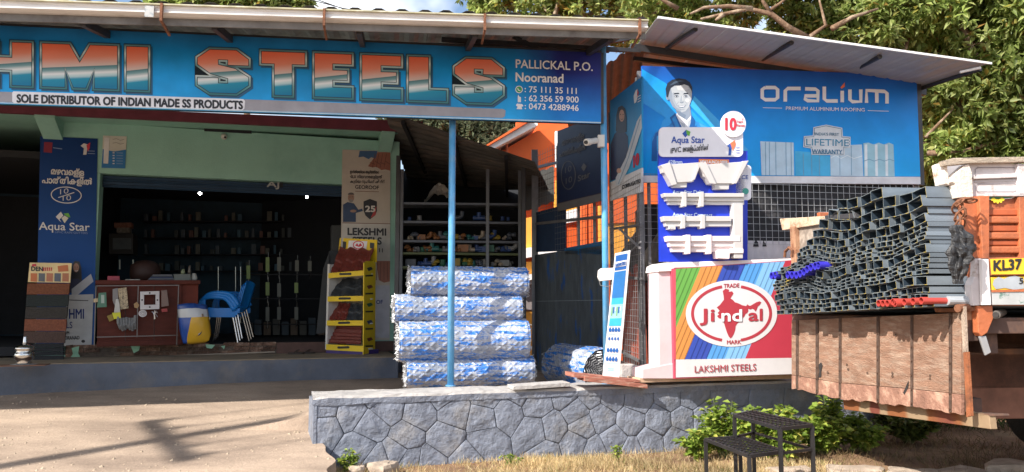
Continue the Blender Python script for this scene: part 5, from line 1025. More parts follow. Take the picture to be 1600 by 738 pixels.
for y in (428, 466, 506): ib('rail', 380, y, 505, y + 2, -1.88, .05, dk, t)
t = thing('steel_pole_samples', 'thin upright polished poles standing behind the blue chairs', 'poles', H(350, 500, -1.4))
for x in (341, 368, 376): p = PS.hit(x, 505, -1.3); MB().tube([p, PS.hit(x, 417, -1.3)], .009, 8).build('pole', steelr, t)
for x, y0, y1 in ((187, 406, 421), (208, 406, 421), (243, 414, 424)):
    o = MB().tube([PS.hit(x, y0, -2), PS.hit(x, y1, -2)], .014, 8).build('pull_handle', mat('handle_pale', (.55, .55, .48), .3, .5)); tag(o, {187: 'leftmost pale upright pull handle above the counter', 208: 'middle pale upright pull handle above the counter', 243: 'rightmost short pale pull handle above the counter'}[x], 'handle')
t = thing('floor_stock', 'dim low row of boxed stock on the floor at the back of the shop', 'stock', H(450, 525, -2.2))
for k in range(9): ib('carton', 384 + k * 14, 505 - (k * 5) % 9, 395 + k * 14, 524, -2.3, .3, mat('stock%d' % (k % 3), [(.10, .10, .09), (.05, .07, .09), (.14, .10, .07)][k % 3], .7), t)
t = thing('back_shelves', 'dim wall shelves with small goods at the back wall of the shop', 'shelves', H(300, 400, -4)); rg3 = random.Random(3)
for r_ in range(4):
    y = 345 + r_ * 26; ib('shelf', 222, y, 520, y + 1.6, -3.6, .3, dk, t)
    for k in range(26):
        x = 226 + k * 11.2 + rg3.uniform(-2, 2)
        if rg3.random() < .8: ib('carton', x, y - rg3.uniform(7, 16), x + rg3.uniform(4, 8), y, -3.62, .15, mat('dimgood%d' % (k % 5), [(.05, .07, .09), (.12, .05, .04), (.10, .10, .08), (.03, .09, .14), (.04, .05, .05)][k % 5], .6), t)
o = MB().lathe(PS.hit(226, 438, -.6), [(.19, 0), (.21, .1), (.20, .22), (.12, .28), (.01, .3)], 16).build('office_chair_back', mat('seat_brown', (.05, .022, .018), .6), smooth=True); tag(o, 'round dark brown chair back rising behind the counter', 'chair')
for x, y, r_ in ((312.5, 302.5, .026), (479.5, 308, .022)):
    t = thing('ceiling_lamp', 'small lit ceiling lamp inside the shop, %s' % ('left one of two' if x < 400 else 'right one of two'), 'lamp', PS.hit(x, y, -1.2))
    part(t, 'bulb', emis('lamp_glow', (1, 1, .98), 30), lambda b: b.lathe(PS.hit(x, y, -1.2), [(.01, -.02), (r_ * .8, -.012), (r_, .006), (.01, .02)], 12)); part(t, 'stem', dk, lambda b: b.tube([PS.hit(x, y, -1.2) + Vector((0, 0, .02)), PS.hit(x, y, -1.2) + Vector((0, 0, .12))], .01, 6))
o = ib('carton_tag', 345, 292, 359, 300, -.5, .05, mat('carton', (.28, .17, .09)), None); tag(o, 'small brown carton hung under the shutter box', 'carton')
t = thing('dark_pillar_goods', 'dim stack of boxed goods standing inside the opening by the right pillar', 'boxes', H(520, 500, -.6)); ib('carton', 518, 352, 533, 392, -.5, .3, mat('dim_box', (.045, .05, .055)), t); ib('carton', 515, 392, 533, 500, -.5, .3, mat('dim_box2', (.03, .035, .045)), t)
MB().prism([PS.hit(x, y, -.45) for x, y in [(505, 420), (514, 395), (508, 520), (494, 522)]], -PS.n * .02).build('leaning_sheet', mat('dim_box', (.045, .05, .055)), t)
# ============================================================ open shed with racks
PH_ = VP(-1.95, 10.75, .35, 11.45)
shd = thing('storage_shed', 'dark open shed with a corrugated roof sloping down to the right', 'shed', PH_.hit(720, 500))
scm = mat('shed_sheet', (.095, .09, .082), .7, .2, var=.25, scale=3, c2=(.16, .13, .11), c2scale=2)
nl, nr = atY(600, 176, 10.3), atY(836, 256, 10.9)
sg = MB(); n_ = 60
for i in range(n_ + 1):                                   # ridges run parallel to the near edge
    v = i / n_; z = (.03 if i % 4 < 2 else 0); sg.v += [tuple(nl.lerp(nl + Vector((-.2, 4.4, -.45)), v) + Vector((0, 0, z))), tuple(nr.lerp(nr + Vector((.30, 1.8, -.12)), v) + Vector((0, 0, z)))]; sg.uv += [(0, 0), (1, 0)]
for i in range(n_): sg.f.append([2 * i, 2 * i + 1, 2 * i + 3, 2 * i + 2]); sg.mi.append(0)
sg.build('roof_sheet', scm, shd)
for f in (.12, .45, .8): a = nl.lerp(nr, f); MB().span(a + Vector((0, .0, -.05)), a + Vector((.0, 3.0, -.28)), .05, .06).build('rafter', dk, shd)
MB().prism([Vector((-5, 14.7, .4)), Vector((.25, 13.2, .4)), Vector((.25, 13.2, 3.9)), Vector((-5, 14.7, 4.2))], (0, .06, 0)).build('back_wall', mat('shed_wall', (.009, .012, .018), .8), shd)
g = roofsheet(shd, atY(812, 334, 12.6), atY(866, 316, 12.8), Vector((0, 0, .62)), mat('grey_cladding', (.15, .15, .14), .7, .2), .14, .02, 'cladding')
for px, yb in ((622, 560), (818, 560)): c = PH_.hit(px, 300); MB().span(Vector((c.x, c.y, .5)), Vector((c.x, c.y, 3.7)), .06, .06).build('post', dst, shd)
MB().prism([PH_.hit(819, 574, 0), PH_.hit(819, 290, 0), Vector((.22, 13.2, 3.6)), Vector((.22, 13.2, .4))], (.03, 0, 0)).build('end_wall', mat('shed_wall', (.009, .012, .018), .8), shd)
rack = thing('goods_rack', 'long grey steel shelving crowded with pipe fittings inside the dark shed', 'shelving', PH_.hit(720, 430, -.2))
rk_m = mat('rack_grey', (.13, .14, .16), .5, .3)
for px in (628, 762, 812): c = PH_.hit(px, 300, -.25); MB().span(Vector((c.x, c.y, .5)), Vector((c.x, c.y, PH_.hit(px, 265, -.25).z)), .05, .05).build('upright', rk_m, rack)
SH = [316, 345, 375, 394, 416]
for y in SH: MB().prism([PH_.hit(624, y, -.24), PH_.hit(815, y + 2, -.24), PH_.hit(815, y + 5.5, -.24), PH_.hit(624, y + 3.5, -.24)], -PH_.n * .45).build('shelf', rk_m if y < 390 else mat('shelf_green', (.10, .12, .05), .6), rack)
gd = [((.02, .20, .20), 'teal'), ((.42, .30, .03), 'yellow'), ((.5, .42, .32), 'cream'), ((.10, .12, .16), 'slate'), ((.03, .09, .30), 'blue'), ((.30, .31, .32), 'grey'), ((.03, .18, .10), 'green'), ((.36, .14, .04), 'orange')]
rg = random.Random(12)
def fitting(c, s, kd, cm_, nm):
    b = MB()
    if kd == 0: b.tube([c + Vector((-s, 0, s * .5)), c + Vector((0, 0, s * .5)), c + Vector((s * .5, 0, s * .8)), c + Vector((s * .6, 0, s * 1.6))], s * .38, 9); b.tube([c + Vector((-s * 1.1, 0, s * .5)), c + Vector((-s * .8, 0, s * .5))], s * .48, 9)
    elif kd == 1: b.tube([c + Vector((-s, 0, s * .45)), c + Vector((s, 0, s * .45))], s * .4, 9); b.tube([c + Vector((0, 0, s * .4)), c + Vector((0, -s * .1, s * 1.4))], s * .36, 9)
    elif kd == 2: b.box(c + Vector((0, 0, s * .5)), (s * 1.6, s * 1.2, s)); b.box(c + Vector((0, 0, s * 1.03)), (s * 1.66, s * 1.26, s * .08)); b.box(c + Vector((0, -s * .61, s * .5)), (s * .8, .004, s * .4))
    elif kd == 3:
        for i in range(4): a = rg.uniform(0, 6.3); d = Vector((math.cos(a) * s * .6, math.sin(a) * s * .3, 0)); b.lathe(c + d + Vector((0, 0, i % 2 * s * .5)), [(s * .1, 0), (s * .45, s * .1), (s * .5, s * .4), (s * .2, s * .7), (.003, s * .75)], 8)
    else: b.lathe(c, [(s * .5, 0), (s * .55, s * .2), (s * .45, s * .3), (s * .45, s * .9), (s * .58, s), (s * .3, s * 1.05)], 12)
    o = b.build(nm, cm_); return o
kn = [('pipe_elbow', 'pipe elbow'), ('pipe_tee', 'pipe tee'), ('parts_box', 'box of fittings'), ('fitting_pile', 'heap of loose fittings'), ('pipe_coupler', 'pipe coupler')]
ORD = 'first second third fourth fifth sixth seventh eighth ninth tenth eleventh twelfth thirteenth fourteenth fifteenth sixteenth seventeenth eighteenth nineteenth twentieth twenty-first twenty-second twenty-third twenty-fourth twenty-fifth twenty-sixth twenty-seventh twenty-eighth twenty-ninth thirtieth thirty-first thirty-second'.split()
rows = ['second highest', 'third highest', 'fourth highest', 'lowest visible']
for si, y in enumerate(SH[1:]):
    px = 636 + rg.uniform(0, 8); nth = 0
    while px < 806:
        if not (si == 0 and rg.random() < .6):
            kd = rg.choice([0, 1, 2, 3, 3, 4]); ci = rg.randrange(8) if si > 0 else rg.choice([3, 5, 4, 1]); s = rg.uniform(.055, .11) * (1. if si else .9)
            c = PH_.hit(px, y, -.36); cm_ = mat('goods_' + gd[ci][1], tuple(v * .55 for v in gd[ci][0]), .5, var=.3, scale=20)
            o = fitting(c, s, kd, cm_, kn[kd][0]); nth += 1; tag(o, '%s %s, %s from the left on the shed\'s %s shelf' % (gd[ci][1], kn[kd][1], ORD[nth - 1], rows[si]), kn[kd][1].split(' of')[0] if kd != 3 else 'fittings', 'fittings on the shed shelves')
        px += rg.uniform(7, 12)
# sheet of crumpled plastic on the top shelf
def crump(u, v): x = 663 + 48 * u; y = 316 - 30 * math.sin(math.pi * u) * (1 - v * .6); return PH_.hit(x, y, -.3 - .25 * v) + Vector((0, 0, fbm(u * 5, v * 5, 1, 1) * .06))
o = MB().grid(crump, 18, 10).build('plastic_sheet', mat('plastic_pale', (.30, .29, .26), .35), smooth=False); tag(o, 'crumpled pale plastic sheet lying on the top shelf of the dark shed', 'plastic sheet')
# ============================================================ dark metal doors and side cage
PD = VP(.33, 11.7, 1.22, 9.6)
if PD.n.dot(PD.p - EYE) > 0: PD.n = -PD.n
gt = thing('metal_doors', 'dark weathered metal sheet doors with blue paint stains behind the lying roll', 'door', PD.hit(890, 570))
dm = mat('door_sheet', (.085, .105, .125), .55, .2, var=.3, scale=4, bump=.3, stretch=(3, 3, .8), c2=(.012, .09, .32), c2scale=2.2, c2amt=(.56, .62))
for x0, x1 in ((836, 868), (869, 904), (905, 945)): 
    p, q_ = PD.hit(x0, 480), PD.hit(x1, 480); MB().prism([Vector((p.x, p.y, 2.28)), Vector((q_.x, q_.y, 2.28)), Vector((q_.x, q_.y, .5)), Vector((p.x, p.y, .5))], -PD.n * .03).build('door_sheet', dm, gt, bevel=.004)
p, q_ = PD.hit(838, 471, .02), PD.hit(948, 469, .02); MB().span(p, q_, .006, .008).build('seam', mat('seam_pale', (.25, .3, .33)), gt)
drk = mat('upper_sheet', (.014, .035, .085), .6, var=.2)
p, q_ = PD.hit(838, 480, -.01), PD.hit(905, 480, -.01)
MB().prism([PD.hit(x, y, .0) for x, y in [(838, 332), (882, 320), (882, 392), (838, 394)]], -PD.n * .03).build('upper_sheet', drk, gt)
MB().prism([PD.hit(x, y, .0) for x, y in [(882, 388), (946, 376), (946, 398), (882, 398)]], -PD.n * .03).build('blue_sheet', mat('tarp_blue', (.01, .13, .32), .5), gt)
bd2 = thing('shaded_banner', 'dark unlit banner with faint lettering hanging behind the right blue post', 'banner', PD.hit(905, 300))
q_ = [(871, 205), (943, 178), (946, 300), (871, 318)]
slab(bd2, PD, q_, .02, mat('banner_dark', (.010, .022, .075), .5, var=.15), 'panel', .05); MB().prism([PD.hit(x, y, .05) for x, y in [(871, 318.5), (946, 300.5), (946, 312), (871, 331)]], -PD.n * .02).build('white_strip', mat('strip_dim', (.12, .12, .13)), bd2)  # shade painted in: panel and white strip darkened, lettering below likewise
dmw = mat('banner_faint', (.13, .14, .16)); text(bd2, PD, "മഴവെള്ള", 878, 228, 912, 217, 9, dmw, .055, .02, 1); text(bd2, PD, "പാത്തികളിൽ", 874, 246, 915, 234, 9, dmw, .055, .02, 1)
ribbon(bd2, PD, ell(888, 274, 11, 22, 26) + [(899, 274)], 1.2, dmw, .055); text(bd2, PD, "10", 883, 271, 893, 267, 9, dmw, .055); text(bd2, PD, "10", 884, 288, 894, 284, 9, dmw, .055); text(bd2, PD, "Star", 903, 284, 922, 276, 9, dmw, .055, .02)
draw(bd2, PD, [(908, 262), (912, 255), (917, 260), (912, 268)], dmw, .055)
cg = thing('mesh_cage', 'steel framed storage cage with square welded wire mesh around stacked goods', 'cage', PX.hit(1000, 590))
cgm = mat('cage_steel', (.22, .22, .23), .45, .5, var=.2); mw = mat('mesh_wire', (.20, .20, .21), .45, .5); mwl = mat('mesh_wire_light', (.42, .42, .43), .4, .5)
def upright(P, px, z0, z1, w_=.05, nm='upright', off=-.09): c = P.hit(px, 450, off); return MB().span(Vector((c.x, c.y, z0)), Vector((c.x, c.y, z1)), w_, w_).build(nm, cgm, cg)
upright(PX, 1004, .62, 4.2); upright(PX, 1001, .62, 4.2); upright(PX, 979, .62, 3.2, .04); upright(PX, 957, .5, 4.1, .05); upright(PD, 836, .5, 4.0, .1); upright(PD, 873, 2.2, 3.9, .05); upright(PD, 905, 2.2, 3.9, .04); upright(PD, 930, 2.2, 3.9, .04)
def meshpanel(P, s0, s1, z0, z1, off, m, step=.075, r_=.002, nm='wire_mesh'):
    b = MB(); s = s0
    while s <= s1 + 1e-6: b.span(P.at(s, z0, off), P.at(s, z1, off), r_ * 2, r_ * 2, Vector((1, .3, 0))); s += step
    z = z0
    while z <= z1 + 1e-6: b.span(P.at(s0, z, off + .004), P.at(s1, z, off + .004), r_ * 2, r_ * 2); z += step
    return kind(b.build(nm, m, cg), 'stuff')
sA = PX.sz(PX.hit(953, 450))[0]; sB_ = PX.sz(PX.hit(1004, 450))[0]; s_lo, s_hi = min(sA, sB_), max(sA, sB_)
meshpanel(PX, s_lo, s_hi, .74, 3.0, .0, mwl, .07)
sC, sD = sorted((PD.sz(PD.hit(868, 450))[0], PD.sz(PD.hit(950, 450))[0])); meshpanel(PD, sC, sD, 2.3, 3.9, .0, mw, .085)
sE, sF = sorted((PD.sz(PD.hit(838, 450))[0], PD.sz(PD.hit(868, 450))[0])); meshpanel(PD, sE, sF, 2.9, 3.9, .0, mw, .085)
for y in (352, 436, 566): MB().span(PX.hit(1002, y), PX.hit(957, 352 + (y - 352) * .86 + 6), .03, .03).build('rail', cgm, cg)
MB().span(PX.hit(1000, 388, .02), PX.hit(966, 356, .02), .02, .02).build('brace', mwl, cg); MB().span(PX.hit(1001, 378, .02), PX.hit(968, 412, .02), .015, .015).build('brace', mwl, cg)
for y0, y1 in ((350, 338), (262, 236)): MB().span(PD.hit(838, y0), PD.hit(948, y1), .035, .04).build('rail', cgm, cg)
# front face under the blue board: wire mesh over a black net
sG, sH = PO.sz(PO.hit(1004, 330))[0], PO.sz(PO.hit(1440, 330))[0]
net = mat('black_net', (.028, .028, .032), .85, var=.4, scale=5, bump=1, bscale=6)
def netf(u, v): s = sG + .9 + (sH - sG - .95) * u; return PO.at(s, 2.2 + .95 * v - .03 * math.sin(u * 9), -.06 + fbm(u * 8, v * 3, 1, 4) * .05)
o = MB().grid(netf, 60, 14).build('shade_net', net, cg, smooth=True)
meshpanel(PO, sG + .02, sH, 2.2, 2.98, -.0, mwl, .078)
upright(PO, 1004, .62, 4.2, .05); upright(PO, 1244, 2.0, 3.0, .04); upright(PO, 1438, .1, 4.15, .06); upright(PO, 1016, .62, 3, .03)
MB().span(PO.at(sG, 4.12, -.1), PO.at(sH, 4.05, -.1), .05, .05).build('rail', cgm, cg)
clad = mat('white_cladding', (.62, .60, .62), .5, var=.06)
g = MB(); nW = 44
for i in range(nW * 2 + 1):
    s = sG + .72 + (sH - sG - .75) * i / (nW * 2); o_ = .012 if (i // 2) % 2 else 0
    g.v += [tuple(PO.at(s, .66, -.03 + o_)), tuple(PO.at(s, 2.24, -.03 + o_))]; g.uv += [(0, 0), (0, 1)]
for i in range(nW * 2): g.f.append([2 * i, 2 * i + 2, 2 * i + 3, 2 * i + 1]); g.mi.append(0)
g.build('cladding', clad, cg)
# goods inside the cage
drkgoods = mat('goods_dark', (.03, .028, .03), .8, var=.5, scale=9)
t = thing('brick_red_sheets', 'upright brick red corrugated sheets leaning inside the cage', 'sheets', PX.hit(985, 570, -.4))
for k in range(3):
    a = Vector((1.385 + .05 * k, 9.1 - .12 * k, .62)); roofsheet(t, a, a + Vector((.13, .01, 0)), Vector((-.02, .10, 1.15 + .1 * k)), mat('sheet_brick', (.42, .09, .05), .55, var=.15), .08, .02, 'sheet')
for k in range(2):
    a = Vector((1.40, 9.1 + .3 * k, .62)); MB().prism([a, a + Vector((.3, .05, 0)), a + Vector((.28, .1, 1.15)), a + Vector((.0, .1, 1.15))], (0, .03, 0)).build('sheet', mat('sheet_brick', (.42, .09, .05), .55), t)
t = thing('dark_goods', 'dark stacked goods filling the inside of the mesh cage', 'goods', (2.6, 9.6, .6))
for k in range(9): MB().box((2.1 + (k % 3) * .95, 9.5 + .2 * (k % 2), .9 + (k // 3) * .75), (.9, .7, .7)).build('crate', drkgoods, t, bevel=.01)
o = MB().prism([PX.at(s_hi - .02, 2.45, -.3), PX.at(s_lo + .25, 2.05, -.3), PX.at(s_lo + .25, 1.75, -.3), PX.at(s_hi - .02, 1.9, -.3)], -PX.n * .3).build('grey_tarp_bundle', mat('tarp_grey', (.22, .2, .18), .7, var=.4, scale=8, bump=1, bscale=12)); tag(o, 'grey tarp bundle lying on the goods inside the mesh cage', 'bundle')
o = MB().box(atZ(1005, 592, .66) + Vector((0, .28, .06)), (.34, .3, .12), .2).build('black_block', mat('block_black', (.025, .027, .035), .6), bevel=.01); tag(o, 'black painted concrete block on the wall beside the pink frame', 'block')
o = MB().box(PL.hit(981, 588, -.18) + Vector((0, .1, .04)), (.16, .14, .16), .2).build('white_block', capm, bevel=.01); tag(o, 'small whitewashed block behind the foot of the leaning sign', 'block')
o = MB().lathe(atZ(975, 594, .66) + Vector((0, .1, -.0)), [(.05, 0), (.06, .03), (.045, .07), (.01, .085)], 9).build('pebble', mat('pebble_tan', (.38, .31, .22), .9, bump=1)); tag(o, 'fist sized tan stone beside the foot of the leaning sign', 'stone')
# ============================================================ orange house behind
hs = thing('orange_house', 'bright orange house with white bands standing behind the shed', 'house', (2, 17, 0))
org = mat('house_orange', (.66, .115, .02), .75, var=.08, scale=2, c2=(.55, .09, .02), c2scale=1); yo = mat('house_amber', (.80, .36, .05), .7, var=.06); hw = mat('house_white', (.78, .76, .76), .6)
MB().prism([Vector((.1, 17, -.2)), Vector((9, 18.2, -.2)), Vector((9, 18.2, 6.6)), Vector((.1, 17, 6.6))], (0, 5, 0)).build('wall', org, hs)
PHs = VP(.1, 17, 9, 18.2)
def hbx(pts, th, m, nm, off=0.): return MB().prism([PHs.hit(x, y, off) for x, y in pts], -PHs.n * th).build(nm, m, hs)
hbx([(742, 237), (828, 190), (840, 190), (840, 196), (746, 246)], 1.4, hw, 'gable_trim', .9); hbx([(730, 245), (824, 187), (832, 187), (742, 240)], 1.6, org, 'gable_fascia', 1.0)
hbx([(740, 262), (838, 205), (900, 190), (900, 300), (740, 300)], 1.0, org, 'upper_wall', .5)
for y0, y1 in ((386, 401), (428, 437)): hbx([(798, y0 + 6), (880, y0 - 8), (880, y1 - 8), (798, y1 + 6)], .5, hw, 'band', .42)
hbx([(806, 344), (868, 332), (868, 388), (806, 396)], .3, yo, 'balcony_panel', .2); hbx([(806, 410), (866, 408), (866, 428), (806, 430)], .3, yo, 'balcony_panel', .2)
hbx([(806, 440), (840, 438), (840, 486), (806, 488)], .1, mat('house_dim', (.35, .16, .12)), 'window', .1); hbx([(812, 446), (834, 445), (834, 484), (812, 484)], .1, mat('glass_dim', (.25, .22, .22), .2), 'window_pane', .14); hbx([(800, 486), (850, 486), (850, 560), (800, 560)], .2, yo, 'lower_panel', .1)
hbx([(868, 335), (905, 325), (905, 345), (868, 352)], .2, hw, 'band', .6); hbx([(868, 282), (905, 278), (905, 325), (868, 335)], .2, yo, 'panel', .6)
for x in (780, 792): MB().tube([PHs.hit(x, 262, .52), PHs.hit(x, 222, .52)], .03, 6).build('pipe', mat('house_pipe', (.5, .12, .05)), hs)
for x0, x1 in ((908, 917), (920, 930), (965, 1028)): hbx([(x0, 310), (x1, 306), (x1, 420), (x0, 420)], .1, org if x0 < 960 else yo, 'panel', .7)
hbx([(935, 322), (985, 316), (985, 400), (935, 420)], .1, yo, 'panel', .72); hbx([(945, 292), (1040, 284), (1040, 343), (945, 350)], .1, org, 'panel', .76)
b = MB()
b.prism([atY(x, y, 10.4) for x, y in [(966, 400), (1000, 352), (1028, 345), (1028, 425), (990, 432)]], (.1, .5, 0)); o = b.build('grey_tarp', mat('tarp_grey', (.22, .2, .18), .7)); tag(o, 'grey tarpaulin slope seen through the cage mesh right of the post', 'tarpaulin')
hbx([(868, 205), (880, 205), (880, 260), (868, 262)], .1, hw, 'window_frame', .7); hbx([(884, 200), (896, 198), (896, 262), (884, 262)], .1, hw, 'window_frame', .7)
# second house: orange tiled roof glimpsed behind the lorry
h2 = thing('tiled_roof_house', 'low house with an orange clay tile roof glimpsed between billboard and truck', 'house', (9, 16.5, 0))
tm = mat('clay_tile', (.52, .12, .05), .8, var=.3, scale=12, bump=.6, obrand=.25)
PT2 = VP(8.4, 15.6, 13, 16.4)
MB().prism([Vector((8.8, 16.4, 0)), Vector((13, 17, 0)), Vector((13, 17, 3.6)), Vector((8.8, 16.4, 3.6))], (0, 4, 0)).build('wall', yo, h2)
r0 = atY(1436, 300, 15.8); r1 = atY(1440, 236, 18.5); ex = Vector((5.2, .8, -.9))
for i in range(9):
    for j in range(16):
        p = r0.lerp(r1, i / 9) + ex * (j / 16) + Vector((0, -.0, .03 * (i % 2))); up = (r1 - r0) / 9; sd = ex / 16
        MB().prism([p, p + sd * .94, p + sd * .94 + up * 1.1, p + up * 1.1], (0, 0, .04)).build('tile', tm, h2)
MB().span(r1 + Vector((0, 0, .06)), r1 + ex + Vector((0, 0, .06)), .25, .1).build('ridge_cap', hw, h2)
# ============================================================ lorry seen from its open tail
PG = VP(N_T.x, N_T.y, F_T.x, F_T.y)
if PG.n.x > 0: PG.n = -PG.n
if (PG.t - UB).length > .1: PG.t = -PG.t
tr = thing('goods_lorry', 'worn orange and white lorry with its wooden tailgate hanging open, loaded with steel tubes', 'lorry', (N_T.x, N_T.y, 0))
orp = mat('lorry_orange', (.42, .125, .05), .55, var=.15, scale=4, bump=.35, bscale=18, c2=(.24, .085, .045), c2scale=5, c2amt=(.50, .66)); lwh = mat('lorry_white', (.56, .52, .53), .55, var=.14, c2=(.30, .22, .17), c2scale=7, c2amt=(.56, .66), bump=.3, bscale=20)
fl0 = mat('edge_flaked', (.36, .28, .22), .85, var=.3, c2=(.2, .09, .05), c2scale=9, bump=.8); lcr = mat('lorry_flaked', (.70, .62, .55), .8, var=.15, bump=.8, bscale=30, c2=(.35, .18, .10), c2scale=9, c2amt=(.58, .7)); und = mat('under_brown', (.085, .05, .04), .8, var=.3, c2=(.14, .07, .04), c2scale=3)
ldk = mat('lorry_dark', (.025, .022, .022), .8)
def tp(pts, th, m, nm, off=0., bevel=.004): return MB().prism([PT.hit(x, y, off) for x, y in pts], -PT.n * th).build(nm, m, tr, bevel=bevel)
def tbx(a0, a1, b0, b1, z0, z1, m, nm, bevel=.006): return MB().prism([T(a0, b0, z1), T(a1, b0, z1), T(a1, b0, z0), T(a0, b0, z0)], UB * (b1 - b0)).build(nm, m, tr, bevel=bevel)
# side wall: white upper panel, orange body, silver sill
tp([(1475, 251), (1490, 247), (1600, 245), (2450, 243), (2450, 254), (1600, 253), (1520, 255), (1478, 259)], .06, mat('rail_wood', (.48, .40, .32), .85, var=.3, scale=12, bump=1, bscale=40, stretch=(1, 1, 5)), 'top_rail', .05)
tp([(1473, 255), (1479, 252), (1484, 290), (1479, 287)], .12, lcr, 'end_board', .0)
tp([(1478, 257), (1508, 256), (1508, 306), (1484, 290)], .02, mat('panel_grey', (.46, .44, .46), .6, var=.1), 'inner_board', -.10)
tp([(1515, 256), (2450, 252), (2450, 303), (1515, 307)], .04, lwh, 'upper_panel', .0)
for x0, x1, y0, y1 in ((1524, 1588, 262, 280), (1525, 1589, 287, 300)):
    q = rrect(x0, y0, x1, y1, 5); ribbon(tr, PT, q + [q[0]], 1.1, mat('line_grey', (.2, .18, .2)), .006, 'panel_line')
tp([(1522, 276), (1589, 274), (1589, 277.5), (1523, 280)], .03, lwh, 'panel_ridge', .028); tp([(1523, 281), (1589, 279), (1589, 284), (1523, 285.5)], .02, mat('panel_grey', (.46, .44, .46)), 'panel_groove', .006)
tp([(1590, 256), (2450, 254), (2450, 304), (1593, 306)], .05, lwh, 'panel_stile', .03); tp([(1542, 302), (2450, 297), (2450, 304), (1542, 307)], .03, lwh, 'panel_foot', .03)
tp([(1515, 307), (2450, 303), (2450, 478), (1515, 478)], .04, orp, 'side_panel', -.005)
for y0, y1 in ((327, 337), (352, 362), (376, 384)):
    tp([(1530, y0), (2450, y0 - 3), (2450, y1 - 3), (1530, y1)], .03, mat('lorry_orange_shade', (.36, .085, .03), .6, var=.2), 'corrugation', .02, .008)  # ledge shadow painted as a darker orange strip
    tp([(1530, y1 + 1), (2450, y1 - 2), (2450, y1 + 9), (1530, y1 + 12)], .03, orp, 'corrugation', .035, .01)
tp([(1593, 308), (2450, 306), (2450, 476), (1595, 476)], .05, orp, 'side_stile', .04)
draw(tr, PT, [(1535, 308), (1590, 306), (1582, 310), (1545, 311)], mat('garland_green', (.05, .18, .08)), .012, 'painted_garland')
ribbon(tr, PT, [(1529, 308), (1535, 311), (1548, 312)], 1.2, lwh, .014, 'painted_garland'); ribbon(tr, PT, [(1568, 311), (1580, 310), (1586, 307)], 1.2, lwh, .014, 'painted_garland')
for k in range(5): a = R(-150 + k * 30 - 0); draw(tr, PT, ell(1559 + 8 * math.cos(R(25 + 32.5 * k)), 309 + 6 * math.sin(R(25 + 32.5 * k)), 3.4, 2.2, 12, rot=R(25 + 32.5 * k)), mat('petal_yellow', (.75, .58, .03)), .015, 'painted_flower')
# number plate, patches
draw(tr, PT, [(1547, 405), (1640, 402), (1640, 428), (1549, 429)], mat('plate_yellow', (.82, .50, .03), .5, var=.08), .075, 'number_plate')
tp([(1546, 403), (1640, 400), (1640, 430), (1548, 431)], .03, orp, 'plate_frame', .07); text(tr, PT, "KL37", 1553, 423, 1596, 420.5, 15.5, mat('plate_ink', (.02, .02, .02)), .078, .05)
tp([(1548, 433), (1640, 431), (1640, 452), (1550, 454)], .02, mat('plate_yellow', (.8, .5, .03)), 'lower_plate', .06); draw(tr, PT, [(1553, 437), (1560, 433), (1569, 436), (1575, 433), (1586, 431), (1599, 435), (1600, 451), (1585, 453), (1570, 450), (1556, 452), (1551, 445)], mat('patch_silver', (.42, .46, .50), .4, .3), .064, 'patch')
text(tr, PT, "5", 1593, 444, 1599, 443, 9, mat('plate_ink', (.02, .02, .02)), .066, .04)
tp([(1549, 456), (2450, 452), (2450, 474), (1551, 477)], .03, mat('sill_silver', (.52, .54, .54), .45, .3, c2=(.15, .26, .22), c2scale=9, c2amt=(.55, .6)), 'sill', .06)
draw(tr, PT, [(1549, 453.5), (1640, 451), (1640, 455), (1549, 457)], orp, .066)
# tail post
tp([(1508, 258), (1514, 256), (1519, 270), (1521, 308), (1497, 309), (1493, 288), (1488, 284), (1493, 272)], .07, lcr, 'tail_post', .035); tp([(1505, 308), (1545, 306), (1543, 404), (1512, 404)], .06, orp, 'tail_post', .03); tp([(1530, 306), (1546, 306), (1546, 404), (1536, 404)], .04, orp, 'post_flange', .06)
tp([(1524, 404), (1546, 405), (1550, 476), (1520, 478), (1518, 446), (1523, 432)], .07, lwh, 'tail_post', .04); tp([(1534, 405), (1545, 405), (1549, 477), (1536, 477)], .03, mat('post_bright', (.74, .72, .72), .5), 'post_face', .075)
tp([(1527, 478), (1551, 478), (1552, 498), (1543, 520), (1534, 526), (1529, 520)], .06, orp, 'post_bracket', .04); tp([(1508, 478), (1530, 478), (1530, 522), (1513, 520)], .12, mat('post_rust', (.36, .20, .12), .8, var=.3, c2=(.2, .08, .04), c2scale=10), 'hinge_block', -.02)
tp([(1505, 482), (1528, 478), (1530, 484), (1508, 489)], .3, rust, 'hinge_plate', .02); MB().tube([PT.hit(1496, 482, .02), PT.hit(1512, 481, .0)], .028, 10).build('hinge_pin', rust, tr)
tp([(1530, 526), (1541, 525), (1549, 551), (1540, 556)], .015, mat('loose_metal', (.45, .46, .48), .4, .5), 'loose_bracket', .03)
MB().tube([PT.hit(1556, 492, .05), PT.hit(1566, 488, -.12)], .028, 12).build('exhaust_stub', mat('stub', (.12, .11, .10), .5, .5), tr)
MB().tube([PT.hit(1555.5, 492.2, .056), PT.hit(1557, 492, .04)], .019, 12).build('exhaust_hole', ldk, tr)
